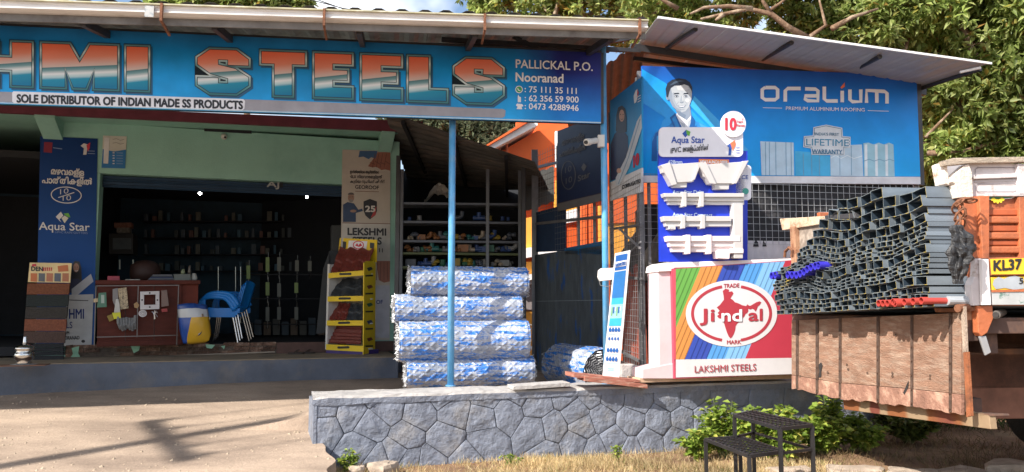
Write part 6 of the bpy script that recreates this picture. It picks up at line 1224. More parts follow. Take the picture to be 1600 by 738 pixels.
# bed, far side, front wall
tbx(.02, 5.2, .02, 2.49, 1.30, 1.41, und, 'bed_floor'); tbx(.3, 5.2, 2.46, 2.52, 1.4, 2.45, orp, 'far_side'); tbx(5.14, 5.2, .05, 2.45, 1.4, 2.6, orp, 'front_wall'); tbx(.0, .1, 2.42, 2.52, 1.3, 2.3, mat('post_rust', (.36, .20, .12)), 'tail_post')
tbx(-.02, .06, .02, 2.5, 1.25, 1.40, und, 'tail_sill')
for b_ in (.7, 1.75): tbx(.05, 6.5, b_ - .05, b_ + .05, .85, 1.16, und, 'chassis_rail')
for a_ in (.15, 1.3, 2.5, 3.8, 5): tbx(a_, a_ + .1, .08, 2.44, 1.16, 1.30, und, 'cross_member')
mat('mud_panel', (.16, .075, .05), .8, var=.3)
tbx(.1, 1.2, .65, .69, .62, 1.12, mat('mud_panel', (.16, .075, .05)), 'under_panel'); 
tbx(.12, .2, .2, 2.35, .70, .84, und, 'rear_bumper')
def wheel(a, b_):
    c = T(a, b_, .5); g = bpy.data.objects
    rot = math.atan2(AX.y, AX.x)
    def L_(prof, n=36):
        P_ = []; b = MB()
        for r_, h in prof:
            for j in range(n): t_ = 2 * math.pi * j / n; P_.append(c + AX * (r_ * math.cos(t_)) + UB * h + Vector((0, 0, r_ * math.sin(t_))))
        k = len(prof); b.add(P_, [[i * n + j, i * n + (j + 1) % n, (i + 1) * n + (j + 1) % n, (i + 1) * n + j] for i in range(k - 1) for j in range(n)] + [list(range(n - 1, -1, -1)), [(k - 1) * n + j for j in range(n)]]); return b
    w_ = L_([(.28, -.12), (.44, -.13), (.49, -.11), (.5, -.06), (.5, .06), (.49, .11), (.44, .13), (.28, .12)]).build('wheel', mat('tyre_rubber', (.018, .018, .018), .85, bump=.6, bscale=50), tr, smooth=True)
    r_ = L_([(.27, -.10), (.25, -.05), (.1, -.03), (.08, -.09), (.02, -.1)]).build('rim', mat('rim_paint', (.25, .1, .05), .6), None); r_.parent = w_; r_.matrix_parent_inverse = w_.matrix_world.inverted(); r_.location = -Vector(tr['_loc'])
for a, b_ in ((2.66, 2.30), (2.66, 1.98), (2.66, .22), (2.66, .52), (5.9, .2), (5.9, 2.3)): wheel(a, b_)
# cab, beyond the right edge of the picture
tbx(5.5, 7.2, .05, 2.45, .95, 2.7, orp, 'cab_body', .08); tbx(7.19, 7.24, .2, 2.3, 1.75, 2.5, ink, 'windscreen', .02); tbx(5.9, 6.8, .02, .06, 1.75, 2.5, ink, 'side_window', .02)
# tailgate
gate = mat('gate_ply', (.29, .165, .11), .85, var=.22, scale=5, bump=.9, bscale=26, stretch=(1, 1, 5), c2=(.40, .29, .22), c2scale=6, c2amt=(.46, .70)); gated = mat('gate_dark', (.11, .065, .045), .85, var=.3)
cols = [1236, 1245, 1276, 1312, 1371, 1424, 1484, 1502]
topy = lambda x: 501 + (x - 1236) * (-12 / 265); 
def boty(x):
    xs_ = [1236, 1310, 1424, 1516]; ys2 = [607, 623, 636.5, 650]; return float(np.interp(x, xs_, ys2))
for k in range(len(cols) - 1):
    x0, x1 = cols[k] + .7, cols[k + 1] - .7; n = max(2, int((x1 - x0) / 6)); pts = [(x0, topy(x0)), (x1, topy(x1))]
    ym = None
    split = lambda x: topy(x) + (boty(x) - topy(x)) * .80
    up_ = pts + [(x1, split(x1)), (x0, split(x0))]; MB().prism([PG.hit(x, y, .06 + .003 * (k % 2)) for x, y in up_], -PG.n * .03).build('board', gate, tr, bevel=.003)
    lo_ = [(x0, split(x0) + .8), (x1, split(x1) + .8)] + [(x1 - (x1 - x0) * i / n, boty(x1 - (x1 - x0) * i / n) + random.uniform(-2.2, 1.6)) for i in range(n + 1)]
    MB().prism([PG.hit(x, y, .064 + .003 * (k % 2)) for x, y in lo_], -PG.n * .03).build('board', mat('gate_ply_pink', (.29, .15, .105), .85, var=.25, scale=6, bump=.8, bscale=30, c2=(.42, .26, .19), c2scale=6), tr, bevel=.003)
MB().prism([PG.hit(x, y, .028) for x, y in [(1237, topy(1237) + 1), (1505, topy(1505) + 1), (1512, boty(1512) - 5), (1240, boty(1240) - 4)]], -PG.n * .02).build('gate_back', gated, tr)
for x in cols[1:-1]:
    MB().prism([PG.hit(x - 1.7, topy(x), .072), PG.hit(x + 1.7, topy(x), .072), PG.hit(x + 1.7, boty(x) - 1, .072), PG.hit(x - 1.7, boty(x) - 1, .072)], -PG.n * .012).build('iron_strap', mat('strap_iron', (.095, .06, .045), .8, .2, var=.4, scale=20), tr)
    for k in range(7): y = topy(x) + 6 + k * (boty(x) - topy(x) - 12) / 6; MB().lathe(PG.hit(x, y, .074), [(.008, -.004), (.006, .004), (.001, .006)], 7, 'X').build('rivet', mat('rivet_iron', (.12, .07, .05), .6, .5), tr)
for pts in ([(1279, 570), (1283, 566), (1285, 571), (1283, 580), (1283, 589), (1279, 590), (1280, 580)], [(1417, 600), (1420, 594), (1418, 608), (1413, 617), (1411, 614)]): draw(tr, PG, pts, ldk, .0665, 'split_hole')
for x, y in ((1293, 582), (1325, 577), (1355, 583), (1394, 588), (1453, 587), (1453, 592), (1323, 570), (1394, 583), (1399, 524), (1250, 588)): draw(tr, PG, ell(x, y, 1.6, 2.2, 10), gated, .0672, 'knot')
MB().prism([PG.hit(x, y, .09) for x, y in [(1501, 480), (1506, 479), (1509, 550), (1504, 551)]], -PG.n * .02).build('edge_iron', fl0, tr); MB().prism([PG.hit(x, y, .09) for x, y in [(1505, 551), (1511, 550), (1517, 650), (1510, 652)]], -PG.n * .02).build('edge_iron', mat('edge_rust', (.27, .09, .035), .7, var=.3, bump=.5, c2=(.15, .06, .03), c2scale=9), tr)
def stripem():
    m, t, b = nodes('lip_stripes'); L = t.links; N = t.nodes; uv = N.new('ShaderNodeUVMap'); sx_ = N.new('ShaderNodeSeparateXYZ'); n_ = N.new('ShaderNodeTexNoise'); n_.inputs['Scale'].default_value = 9; tc = N.new('ShaderNodeTexCoord'); L.new(tc.outputs['Object'], n_.inputs[0]); L.new(uv.outputs[0], sx_.inputs[0])
    ad = N.new('ShaderNodeMath'); ad.operation = 'MULTIPLY_ADD'; ad.inputs[1].default_value = .08; L.new(n_.outputs[0], ad.inputs[0]); L.new(sx_.outputs[0], ad.inputs[2]); c = N.new('ShaderNodeValToRGB'); e = c.color_ramp.elements; A_ = (.21, .075, .025, 1); B_ = (.27, .19, .115, 1); C_ = (.15, .04, .025, 1)
    st = [(0, A_), (.17, A_), (.19, B_), (.27, B_), (.285, C_), (.34, C_), (.355, B_), (.40, B_), (.42, A_), (.53, A_), (.56, B_), (.68, B_), (.70, A_), (.82, C_), (.86, A_), (.93, B_), (1, B_)]
    while len(e) < len(st): e.new(.5)
    for k, (p, q) in enumerate(st): e[k].position = p; e[k].color = q
    L.new(ad.outputs[0], c.inputs[0]); L.new(c.outputs[0], b.inputs['Base Color']); b.inputs['Roughness'].default_value = .75
    bp = N.new('ShaderNodeBump'); bp.inputs['Strength'].default_value = .5; bp.inputs['Distance'].default_value = .02; L.new(n_.outputs[0], bp.inputs['Height']); L.new(bp.outputs[0], b.inputs['Normal']); return m
MB().prism([PG.hit(x, y, -.0) for x, y in [(1316, 618), (1545, 648), (1548, 671), (1319, 640)]], -PG.n * .05, [(0, 1), (1, 1), (1, 0), (0, 0)]).build('tail_channel', stripem(), tr, bevel=.004)
MB().prism([PG.hit(x, y, -.0) for x, y in [(1510, 645), (1546, 647), (1547, 650), (1510, 650)]], -PG.n * .14).build('channel_flange', und, tr)
# chain and rolled tarpaulin at the tail post
def link(c, ax_, r_=.032, w_=.007):
    ax_ = Vector(ax_).normalized(); s_ = ax_.cross(Vector((0, .3, 1))).normalized(); pts = []
    for k in range(13): t_ = 2 * math.pi * k / 12; pts.append(Vector(c) + ax_ * (math.cos(t_) * r_ * 1.6) + s_ * (math.sin(t_) * r_))
    return MB().tube(pts, w_, 6, False)
chn = thing('lorry_chain', 'rusty chain and hook hanging from the lorry tail post', 'chain', PT.hit(1497, 318, .12))
pth = [(1517, 314), (1508, 313), (1500, 316), (1496, 324), (1503, 328), (1500, 336), (1497, 344), (1500, 352), (1497, 360)]
for k, (x, y) in enumerate(pth):
    nx = pth[min(k + 1, len(pth) - 1)]; pv = pth[max(k - 1, 0)]; d = PT.hit(*nx, .12) - PT.hit(*pv, .12); d.y += (.05 if k % 2 else -.02); link(PT.hit(x, y, .13), d).build('chain_link', rust, chn)
tb_ = thing('tarp_bundle', 'dark crumpled tarpaulin bundle hanging beside the tube ends at the tail post', 'bundle', PT.hit(1500, 440, .12))
def tf(u, v):
    a = 2 * math.pi * u; y = 352 + 92 * v; w_ = (.03 + .045 * math.sin(math.pi * min(1, v * 1.1)) ** .7); x = 1497 + 4 * math.sin(v * 5) + 4 * v
    c = PT.hit(x, y, .16); w2 = w_ * (1 + .22 * math.sin(a * 7 + v * 5) + .12 * math.sin(a * 3 - v * 11) + fbm(math.cos(a) * 1.5, v * 6, 1, 6) * .5); return c + AX * (math.cos(a) * w2) + UB * (math.sin(a) * w2 * .6)
b = MB(); b.grid(tf, 44, 36); b.build('tarp', mat('tarp_dark', (.022, .023, .026), .5, var=.25, bump=.6, bscale=18), tb_)
# ============================================================ the load: rectangular tubes stacked with open ends to the left
tubeo = mat('tube_steel', (.145, .175, .205), .42, .3, var=.25, scale=3, stretch=(.6, 4, 4), obrand=.35); tubee = mat('tube_rim', (.19, .22, .23), .5, .3, var=.35, scale=25, c2=(.45, .34, .06), c2scale=4, c2amt=(.56, .62)); tubei = mat('tube_inside', (.035, .055, .08), .5, .3, var=.3)
def tubemesh(w_, h_, th=.004, L_=3.0):
    me = bpy.data.meshes.new('steel_tube'); V = []; F = []; M_ = []
    def ring(x, a, c): return [(x, -a / 2, -c / 2), (x, a / 2, -c / 2), (x, a / 2, c / 2), (x, -a / 2, c / 2)]
    V = ring(0, w_, h_) + ring(L_, w_, h_) + ring(0, w_ - 2 * th, h_ - 2 * th) + ring(.45, w_ - 2 * th, h_ - 2 * th)
    for i in range(4):
        j = (i + 1) % 4; F.append((i, j, 4 + j, 4 + i)); M_.append(0); F.append((j, i, 8 + i, 8 + j)); M_.append(1); F.append((8 + j, 8 + i, 12 + i, 12 + j)); M_.append(2)
    F.append((12, 13, 14, 15)); M_.append(2)
    me.from_pydata(V, [], F)
    for m_ in (tubeo, tubee, tubei): me.materials.append(m_)
    me.polygons.foreach_set('material_index', M_); me.update(); return me
PE = VP(*T(-.27, 0, 0)[:2], *T(-.27, 1, 0)[:2])
if (PE.t - UB).length > .1: PE.t = -PE.t
def bz(px, py):
    p = PE.hit(px, py); return (p - N_T).dot(UB), p.z
prof_ = [bz(x, y) for x, y in [(1210, 430), (1240, 420), (1248, 402), (1266, 376), (1285, 352), (1302, 332), (1325, 318), (1350, 310), (1380, 304), (1410, 300), (1447, 298)]][::-1]
base_ = [bz(x, y) for x, y in [(1455, 479), (1380, 482), (1300, 487), (1214, 492)]]
tz = lambda b_: float(np.interp(b_, [p[0] for p in prof_], [p[1] for p in prof_])); bzz = lambda b_: float(np.interp(b_, [p[0] for p in base_], [p[1] for p in base_]))
bmin = bz(1453, 400)[0]; bmax = bz(1213, 470)[0]
meshes = {k: tubemesh(*k) for k in ((.150, .078), (.118, .062), (.072, .040), (.085, .040), (.075, .030))}
spots = []; rg = random.Random(5); zacc = .0; layer = 0
plan = [(.085, .040)] * 2 + [(.072, .040)] * 1 + [(.118, .062)] + [(.075, .030)] * 4 + [(.118, .062)] + [(.075, .030)] * 3 + [(.072, .040)] * 2 + [(.118, .062)] * 2 + [(.150, .078)] * 6
def wave(b_, zz): return .035 * math.sin(b_ * 3.1 + .6 + zz * 3) * min(1, zz / .25) + .018 * math.sin(b_ * 7.3 + zz * 5) * min(1, zz / .3)
for row_, dims in enumerate(plan):
    nth_ = 0
    w_, h_ = dims; b_ = bmin + rg.uniform(0, .01) + w_ / 2
    while b_ < bmax + .02:
        z = bzz(b_) + zacc + h_ / 2 + wave(b_, zacc); sl = (wave(b_ + .02, zacc) - wave(b_ - .02, zacc)) / .04 + (bzz(b_ + .05) - bzz(b_ - .05)) / .1
        if z + h_ / 2 < tz(b_) + .05 and not (dims[0] > .1 and zacc > .5 and rg.random() < .025):
            nth_ += 1; spots.append((b_, z + rg.uniform(-.002, .002), dims, -.27 + rg.uniform(-.035, .03) - .02 * (dims[0] > .1) * rg.random(), math.atan(sl) + rg.uniform(-.03, .03), (row_, nth_)))
        b_ += w_ + rg.uniform(.001, .004)
    zacc += h_ + .002
spots.sort(key=lambda s_: -(s_[2][0] * s_[2][1]) / (5.2 + s_[0]) ** 2)
Rz = math.atan2(AX.y, AX.x); ind = spots[:296]; rest = spots[296:]
lab = {(.150, .078): 'large loaded steel tube', (.118, .062): 'medium loaded steel tube', (.072, .040): 'small loaded steel tube', (.085, .040): 'small flat steel tube', (.075, .030): 'thin flat steel tube'}
for (b_, z, dims, a_, rx, (ro_, nt_)) in ind:
    o = bpy.data.objects.new('steel_tube', meshes[dims]); col.objects.link(o); o.location = T(a_, b_, z); o.rotation_euler = Matrix.Rotation(Rz, 3, 'Z').to_4x4().to_euler()
    o.matrix_world = Matrix.Translation(T(a_, b_, z)) @ Matrix.Rotation(Rz, 4, 'Z') @ Matrix.Rotation(rx, 4, 'X') @ Matrix.Rotation(rg.uniform(-.004, .004), 4, 'Z')
    tag(o, '%s, %s from the right in the %s row from the bottom' % (lab[dims], ORD[nt_ - 1], ORD[ro_]), 'steel tube', 'steel tubes loaded on the lorry')
if rest:
    g = MB(); MI = []
    for (b_, z, dims, a_, rx, _) in rest:
        me = meshes[dims]; M4 = Matrix.Translation(T(a_, b_, z)) @ Matrix.Rotation(Rz, 4, 'Z') @ Matrix.Rotation(rx, 4, 'X')
        o_ = len(g.v); g.v += [tuple(M4 @ v.co) for v in me.vertices]; g.uv += [(0, 0)] * len(me.vertices)
        for p in me.polygons: g.f.append([o_ + i for i in p.vertices]); g.mi.append(p.material_index)
    o = g.build('steel_tubes', (tubeo, tubee, tubei)); kind(o, 'stuff', 'the smaller tightly packed steel tubes of the lorry load')
print('tubes', len(spots), len(rest))
def pipe(px, py, r_, c_, nm, lb, grp, lenp=3.0, a_=-.33):
    p = PE.hit(px, py); b_ = (p - N_T).dot(UB); q_ = T(a_, b_, p.z); b = MB(); n = 16
    P_ = []
    for x, rr_ in ((0, r_), (lenp, r_), (0, r_ * .82), (.4, r_ * .82)):
        for j in range(n): t_ = 2 * math.pi * j / n; P_.append(q_ + AX * x + UB * (math.cos(t_) * rr_) + Vector((0, 0, math.sin(t_) * rr_)))
    F = []
    for j in range(n): k = (j + 1) % n; F += [[j, k, n + k, n + j], [k, j, 2 * n + j, 2 * n + k], [2 * n + k, 2 * n + j, 3 * n + j, 3 * n + k]]
    F.append([3 * n + j for j in range(n)]); b.add(P_, F); o = b.build(nm, c_, smooth=False); tag(o, lb, 'pipe', grp); return o
bp_ = mat('pipe_blue', (.035, .03, .42), .35, var=.1); rp_ = mat('pipe_red', (.40, .05, .04), .4, var=.1)
for k, (x, y) in enumerate([(1211, 431), (1217, 430)]): pipe(x, y, .036, bp_, 'blue_pipe', ['outermost blue pipe mouth sticking out at the far left of the load', 'second blue pipe mouth at the far left of the load'][k], 'blue pipes in the load', a_=-.31)
for k, (x, y) in enumerate([(1243, 430), (1250, 430), (1257, 430), (1263, 428), (1269, 425), (1274, 421), (1280, 418), (1287, 416), (1292, 415)]): pipe(x, y, .034, bp_, 'blue_pipe', '%s blue pipe mouth from the left in the row among the steel tubes' % ORD[k], 'row of blue pipes in the load', a_=-.35)
for k, (x, y) in enumerate([(1386, 474), (1393, 474), (1400, 474), (1409, 472), (1412, 474), (1427, 472), (1441, 471), (1454, 470)]): pipe(x, y, .025, rp_, 'red_pipe', '%s red tipped pipe from the left under the lorry load' % ORD[k], 'red pipes under the load', .2, a_=-.34)
o = MB().tube([T(-.16, bmin + .0, bz(1454, 470)[1]), T(3, bmin + .0, bz(1454, 470)[1])], .031, 14).build('grey_pipe', mat('pipe_pale', (.42, .45, .48), .4, .3)); tag(o, 'pale grey pipe along the near bottom edge of the lorry load', 'pipe')
# oddments on top of the load
o = MB().prism([PE.hit(x, y, .02) for x, y in [(1288, 337), (1335, 333), (1338, 341), (1290, 345)]], AX * .9).build('dark_plank', mat('plank_dark', (.035, .035, .04), .7), bevel=.005); tag(o, 'dark plank lying on top of the tube load near its left slope', 'plank')
def blk_(u, v): x = 1300 + 34 * u; y = 338 - 12 * math.sin(math.pi * u); return PE.hit(x, y, .03) + AX * (v * .4) + Vector((0, 0, fbm(u * 6, v * 6, 1, 3) * .04))
o = MB().grid(blk_, 20, 8).build('crumpled_strip', mat('strip_grey', (.16, .18, .2), .5, .3)); tag(o, 'crumpled grey metal strip on top of the tube load', 'scrap')
fl = mat('flaked_board', (.58, .46, .33), .85, var=.25, c2=(.3, .16, .09), c2scale=8, bump=.8)
t = thing('far_tail_board', 'flaking cream and brown board of the lorry corner behind the tube load', 'board', T(.05, 2.4, 1.6)); MB().prism([PG.hit(x, y, -.02) for x, y in [(1218, 342), (1286, 338), (1286, 350), (1222, 360)]], -PG.n * .12).build('upper_rail', fl, t, bevel=.006); MB().prism([PG.hit(x, y, -.05) for x, y in [(1238, 356), (1284, 350), (1284, 420), (1238, 425)]], -PG.n * .05).build('lower_board', mat('weather_board', (.22, .18, .15), .85, var=.3, c2=(.35, .3, .25), c2scale=6), t)
pts = [PE.hit(1226, 402, .05), PE.hit(1227, 393, .05), PE.hit(1233, 387, .05), PE.hit(1238, 392, .05), PE.hit(1237, 402, .05)]; o = MB().tube(pts, .014, 8).build('rust_ring', rust); tag(o, 'rusty iron ring standing at the left end of the load', 'ring')
# ============================================================ black step stand on the grass
st_ = thing('step_stand', 'two level black welded steel step stand with slatted tops standing on the dry grass', 'step stand', atZ(1200, 760, 0)); bm = mat('black_steel', (.022, .021, .022), .5, .3, var=.3, bump=.2)
U = [atZ(x, y, .62) for x, y in [(1147.5, 649.5), (1176, 643.5), (1268.5, 665), (1218.5, 670.5)]]; Lo = [atZ(x, y, .44) for x, y in [(1102.5, 687), (1156, 683), (1224.5, 706), (1170.5, 713)]]
def deck(q_, legs):
    for i in range(4): MB().span(q_[i], q_[(i + 1) % 4], .024, .024).build('frame_bar', bm, st_)
    for k in range(1, 6): a = q_[0].lerp(q_[1], k / 6); c = q_[3].lerp(q_[2], k / 6); MB().span(a + Vector((0, 0, .004)), c + Vector((0, 0, .004)), .020, .006).build('slat', bm, st_)
    for k in range(1, 12): a = q_[0].lerp(q_[3], k / 12); c = q_[1].lerp(q_[2], k / 12); MB().span(a + Vector((0, 0, .009)), c + Vector((0, 0, .009)), .012, .006).build('slat', bm, st_)
    for i in range(4):
        if i in legs: p = q_[i]; MB().span(p, (p.x, p.y, -.02), .026, .026, Vector((0, 1, 0))).build('leg', bm, st_)
deck(U, (0, 1, 2, 3)); deck(Lo, (0, 3, 1))
dz_ = Vector((0, 0, -.17)); MB().span(U[0] + dz_, U[1] + dz_, .018, .018).build('brace', bm, st_); MB().span(U[1] + dz_, U[2] + dz_, .018, .018).build('brace', bm, st_); MB().span(U[2] + Vector((0, 0, -.17)), U[3] + Vector((0, 0, -.17)), .018, .018).build('brace', bm, st_)
# ============================================================ leaves
def leaves(name, m, C, Dr, ln, wd, parent=None, fold=.25, k_=None):       # C centres, Dr directions (unit), lengths, widths
    n = len(C); o0 = np.array(parent['_loc']) if parent is not None else np.zeros(3); C = np.asarray(C) - o0
    up = rng.normal(size=(n, 3)) * .5 + np.array([0, 0, 1.0]); S_ = np.cross(Dr, up); S_ /= np.linalg.norm(S_, axis=1, keepdims=True) + 1e-9; Nn = np.cross(S_, Dr)
    ln = np.asarray(ln).reshape(-1, 1) * np.ones((n, 1)); wd = np.asarray(wd).reshape(-1, 1) * np.ones((n, 1))
    P0 = C; P1 = C + Dr * ln * .45 + S_ * wd * .5 + Nn * wd * fold; P2 = C + Dr * ln - Nn * ln * .08; P3 = C + Dr * ln * .45 - S_ * wd * .5 + Nn * wd * fold
    V = np.stack([P0, P1, P2, P3], 1).reshape(-1, 3); me = bpy.data.meshes.new(name); me.vertices.add(4 * n); me.vertices.foreach_set('co', V.ravel())
    b0 = np.arange(n) * 4; T_ = np.stack([b0, b0 + 1, b0 + 2, b0, b0 + 2, b0 + 3], 1).ravel(); me.loops.add(6 * n); me.loops.foreach_set('vertex_index', T_.astype(np.int32)); me.polygons.add(2 * n); me.polygons.foreach_set('loop_start', (np.arange(2 * n) * 3).astype(np.int32)); me.polygons.foreach_set('loop_total', np.full(2 * n, 3, dtype=np.int32))
    me.update(calc_edges=True); me.materials.append(m); o = bpy.data.objects.new(name, me); col.objects.link(o)
    if parent is not None: o.parent = parent
    return o
def unit(v): return v / (np.linalg.norm(v, axis=1, keepdims=True) + 1e-9)
def clumps(clusters, tips, per, gap=.45):                 # whorls of leaves scattered through ellipsoidal clusters
    Cs = []; Ds = []
    tot = sum(c[3] ** 2 for c in clusters)
    for (x, y, z, r_, *sq) in clusters:
        n = int(tips * r_ ** 2 / tot * 1.6); d = unit(rng.normal(size=(n, 3))); rad = r_ * (.35 + .65 * rng.random((n, 1)) ** .55); p = d * rad; p[:, 2] *= (sq[0] if sq else .75)
        q_ = p + np.array([x, y, z]); f = np.sin(q_[:, 0] * 2.9 + 1.3 * np.sin(q_[:, 2] * 2.3)) * np.sin(q_[:, 2] * 3.1 + q_[:, 1] * 1.7) + .5 * np.sin(q_[:, 0] * 7 + q_[:, 2] * 6)
        keep = f > -gap + rng.random(n) * .5 - .25; q_ = q_[keep]; d = d[keep]; Cs.append(q_); Ds.append(d)
    C = np.concatenate(Cs); D = np.concatenate(Ds); C2 = np.repeat(C, per, 0); D2 = unit(np.repeat(D, per, 0) * .55 + rng.normal(size=(len(C2), 3)) * .75 + np.array([0, 0, -.05]))
    return C2 + D2 * .02, D2, C, D
def pxc(px, py, Y, rpx, sq=.8): p = atY(px, py, Y); return (p.x, p.y, p.z, rpx / FPX * Y, sq)
barkm = mat("bark", (.17, .10, .06), .9, var=.3, scale=8, bump=1, bscale=25, c2=(.32, .25, .18), c2scale=4)
def tree(name, label, base, trunk_top, clusters, limbs, tips, per, ln, wd, lm, group='trees behind the shop', gap=.45, tr_r=.16, conn=True):
    t = thing(name, label, 'tree', base, group); b = MB(); base = Vector(base); tt = Vector(trunk_top); mid = base.lerp(tt, .5) + Vector((.1, 0, 0)); b.tube([base, mid, tt], [tr_r, tr_r * .8, tr_r * .6], 9)
    for L_ in limbs:
        pts = [Vector(p) for p in L_[0]]; k = len(pts); b.tube(pts, [L_[1] * (1 - .65 * i / (k - 1)) for i in range(k)], 7)
    C2, D2, C, D = clumps(clusters, tips, per, gap)
    for c in clusters:
        cc = Vector(c[:3]); d = cc - tt
        if conn: b.tube([tt, tt + d * .5 + Vector((0, 0, .1)), cc], [tr_r * .35, tr_r * .22, tr_r * .1], 6)
        for k in range(7): q_ = Vector(C[rng.integers(len(C))]); 
        sel = [i for i in rng.integers(0, len(C), 60) if (Vector(C[i]) - cc).length < c[3] * 1.1][:9]
        for i in sel: q_ = Vector(C[i]); b.tube([cc, cc.lerp(q_, .5) + Vector((0, 0, .06)), q_], [tr_r * .1, tr_r * .07, .008], 5)
    b.build('trunk', barkm, t, smooth=True)
    n = len(C2); leaves('crown', lm, C2, D2, ln * (.7 + .6 * rng.random(n)), wd * (.7 + .6 * rng.random(n)), t); return t
lf_near = leafmat('leaf_bright', [(0, (.13, .18, .05)), (.3, (.25, .33, .09)), (.6, (.38, .46, .14)), (.85, (.54, .60, .25)), (.97, (.34, .29, .05)), (1, (.36, .20, .07))], .45, .6)
lf_mid = leafmat('leaf_mid', [(0, (.05, .075, .02)), (.5, (.11, .15, .03)), (.9, (.20, .23, .06)), (1, (.25, .17, .06))], .5, .35)
lf_far = leafmat('leaf_far', [(0, (.07, .09, .055)), (.6, (.13, .16, .09)), (1, (.22, .22, .14))], .6, .35)
# spreading tree over the side roof: bare brown limbs against the sky
A = lambda x, y, Y=11.5: tuple(atY(x, y, Y))
tree('spreading_tree', 'tree with thick bare brown limbs spreading above the white side roof', (4.9, 12.0, 0), A(1262, 60, 11.8),
     [pxc(1010, 22, 13.5, 60), pxc(1080, 40, 13.5, 55, .5), pxc(1060, -30, 13, 70), pxc(1160, -35, 12.5, 60), pxc(1150, 45, 13.2, 55, .4), pxc(1240, 30, 13.4, 50), pxc(1290, -20, 12.8, 60), pxc(1215, -70, 12.5, 90), pxc(1230, 60, 13.6, 45, .4), pxc(1310, 50, 13, 45)],
     [([A(1262, 60), A(1230, 42), A(1205, 22), A(1170, 14), A(1130, 22), A(1095, 30)], .055), ([A(1205, 22), A(1192, 2), A(1188, -40)], .04), ([A(1200, 18), A(1218, 6), A(1250, -20)], .032), ([A(1175, 14), A(1140, 10), A(1100, 12), A(1078, 22)], .045), ([A(1130, 22), A(1118, 32)], .05), ([A(1060, 14), A(1035, 0), A(1010, -20)], .04), ([A(1300, 45), A(1330, 28), A(1372, 14)], .05), ([A(1262, 60), A(1290, 40), A(1280, 0)], .04)],
     3600, 7, .13, .062, lf_near, gap=.08, conn=False)
B = lambda x, y, Y=12.5: tuple(atY(x, y, Y))
tree('dense_tree', 'dense yellow green leafy tree filling the right side behind the lorry', (9.2, 13.5, 0), B(1560, 150, 13.2),
     [pxc(1360, 40, 12.6, 60), pxc(1420, 0, 12.6, 85), pxc(1500, 30, 12.4, 85), pxc(1590, 20, 12.3, 95), pxc(1680, 60, 12.5, 120), pxc(1480, 90, 12.8, 60), pxc(1580, 110, 12.6, 90), pxc(1500, 170, 12.8, 75), pxc(1600, 200, 12.7, 85), pxc(1470, 225, 13, 60), pxc(1560, 250, 13, 60), pxc(1390, 75, 13, 40, .6), pxc(1460, -60, 12.6, 110), pxc(1600, -70, 12.6, 110), pxc(1660, 180, 12.8, 110)],
     [([B(1560, 150), B(1530, 100), B(1500, 40), B(1490, -20)], .08), ([B(1450, 240), B(1500, 238), B(1560, 222), B(1620, 215)], .05), ([B(1446, 215), B(1470, 190), B(1490, 170)], .035), ([B(1410, 90), B(1420, 60), B(1426, 35)], .04)],
     8500, 7, .17, .066, lf_near, gap=.32)
tree('backing_tree', 'darker tree standing deep behind the dense tree at the right', (11, 17.5, 0), tuple(atY(1560, 200, 17)),
     [pxc(1450, 180, 16.5, 110), pxc(1560, 120, 16.5, 130), pxc(1640, 200, 16.5, 150), pxc(1480, 280, 16, 80), pxc(1580, 290, 16, 90), pxc(1420, 100, 17, 50)], [], 3600, 7, .2, .09, lf_mid, gap=.9)
tree('roadside_tree', 'leafy olive green tree behind the roof left of the spreading tree', (2.5, 19, 0), tuple(atY(900, 60, 19)),
     [pxc(780, 10, 19, 45), pxc(850, 15, 19, 60), pxc(930, 10, 19, 70), pxc(1000, 40, 19, 55), pxc(880, -50, 19, 90), pxc(980, -50, 19, 90), pxc(760, -30, 19, 60), pxc(1060, 60, 19, 60)], [([tuple(atY(862, 60, 18.5)), tuple(atY(868, 20, 18.5)), tuple(atY(880, -20, 18.5))], .09), ([tuple(atY(915, 40, 18.5)), tuple(atY(908, 0, 18.5))], .07)], 3400, 7, .17, .08, lf_near, gap=.3)
tree('yard_tree', 'grey green tree showing over the shed roof beside the big post', (-1.5, 24, 0), tuple(atY(720, 300, 24)),
     [pxc(680, 205, 23, 50), pxc(740, 215, 23, 45), pxc(790, 205, 24, 50), pxc(650, 180, 24, 60), pxc(720, 160, 24, 60), pxc(800, 170, 24, 50), pxc(700, 260, 23, 60), pxc(770, 250, 23, 60)], [], 4000, 7, .19, .10, lf_far, gap=.9)
tree('distant_tree', 'far tree top peeping over the canopy at the upper left', (-9, 26, 0), tuple(atY(380, 60, 26)),
     [pxc(260, 12, 26, 30), pxc(310, 8, 26, 35), pxc(370, 10, 26, 40), pxc(430, 5, 26, 38), pxc(475, 8, 26, 24), pxc(340, -30, 26, 60), pxc(410, -30, 26, 50)], [], 2600, 6, .2, .1, lf_near, gap=.6)
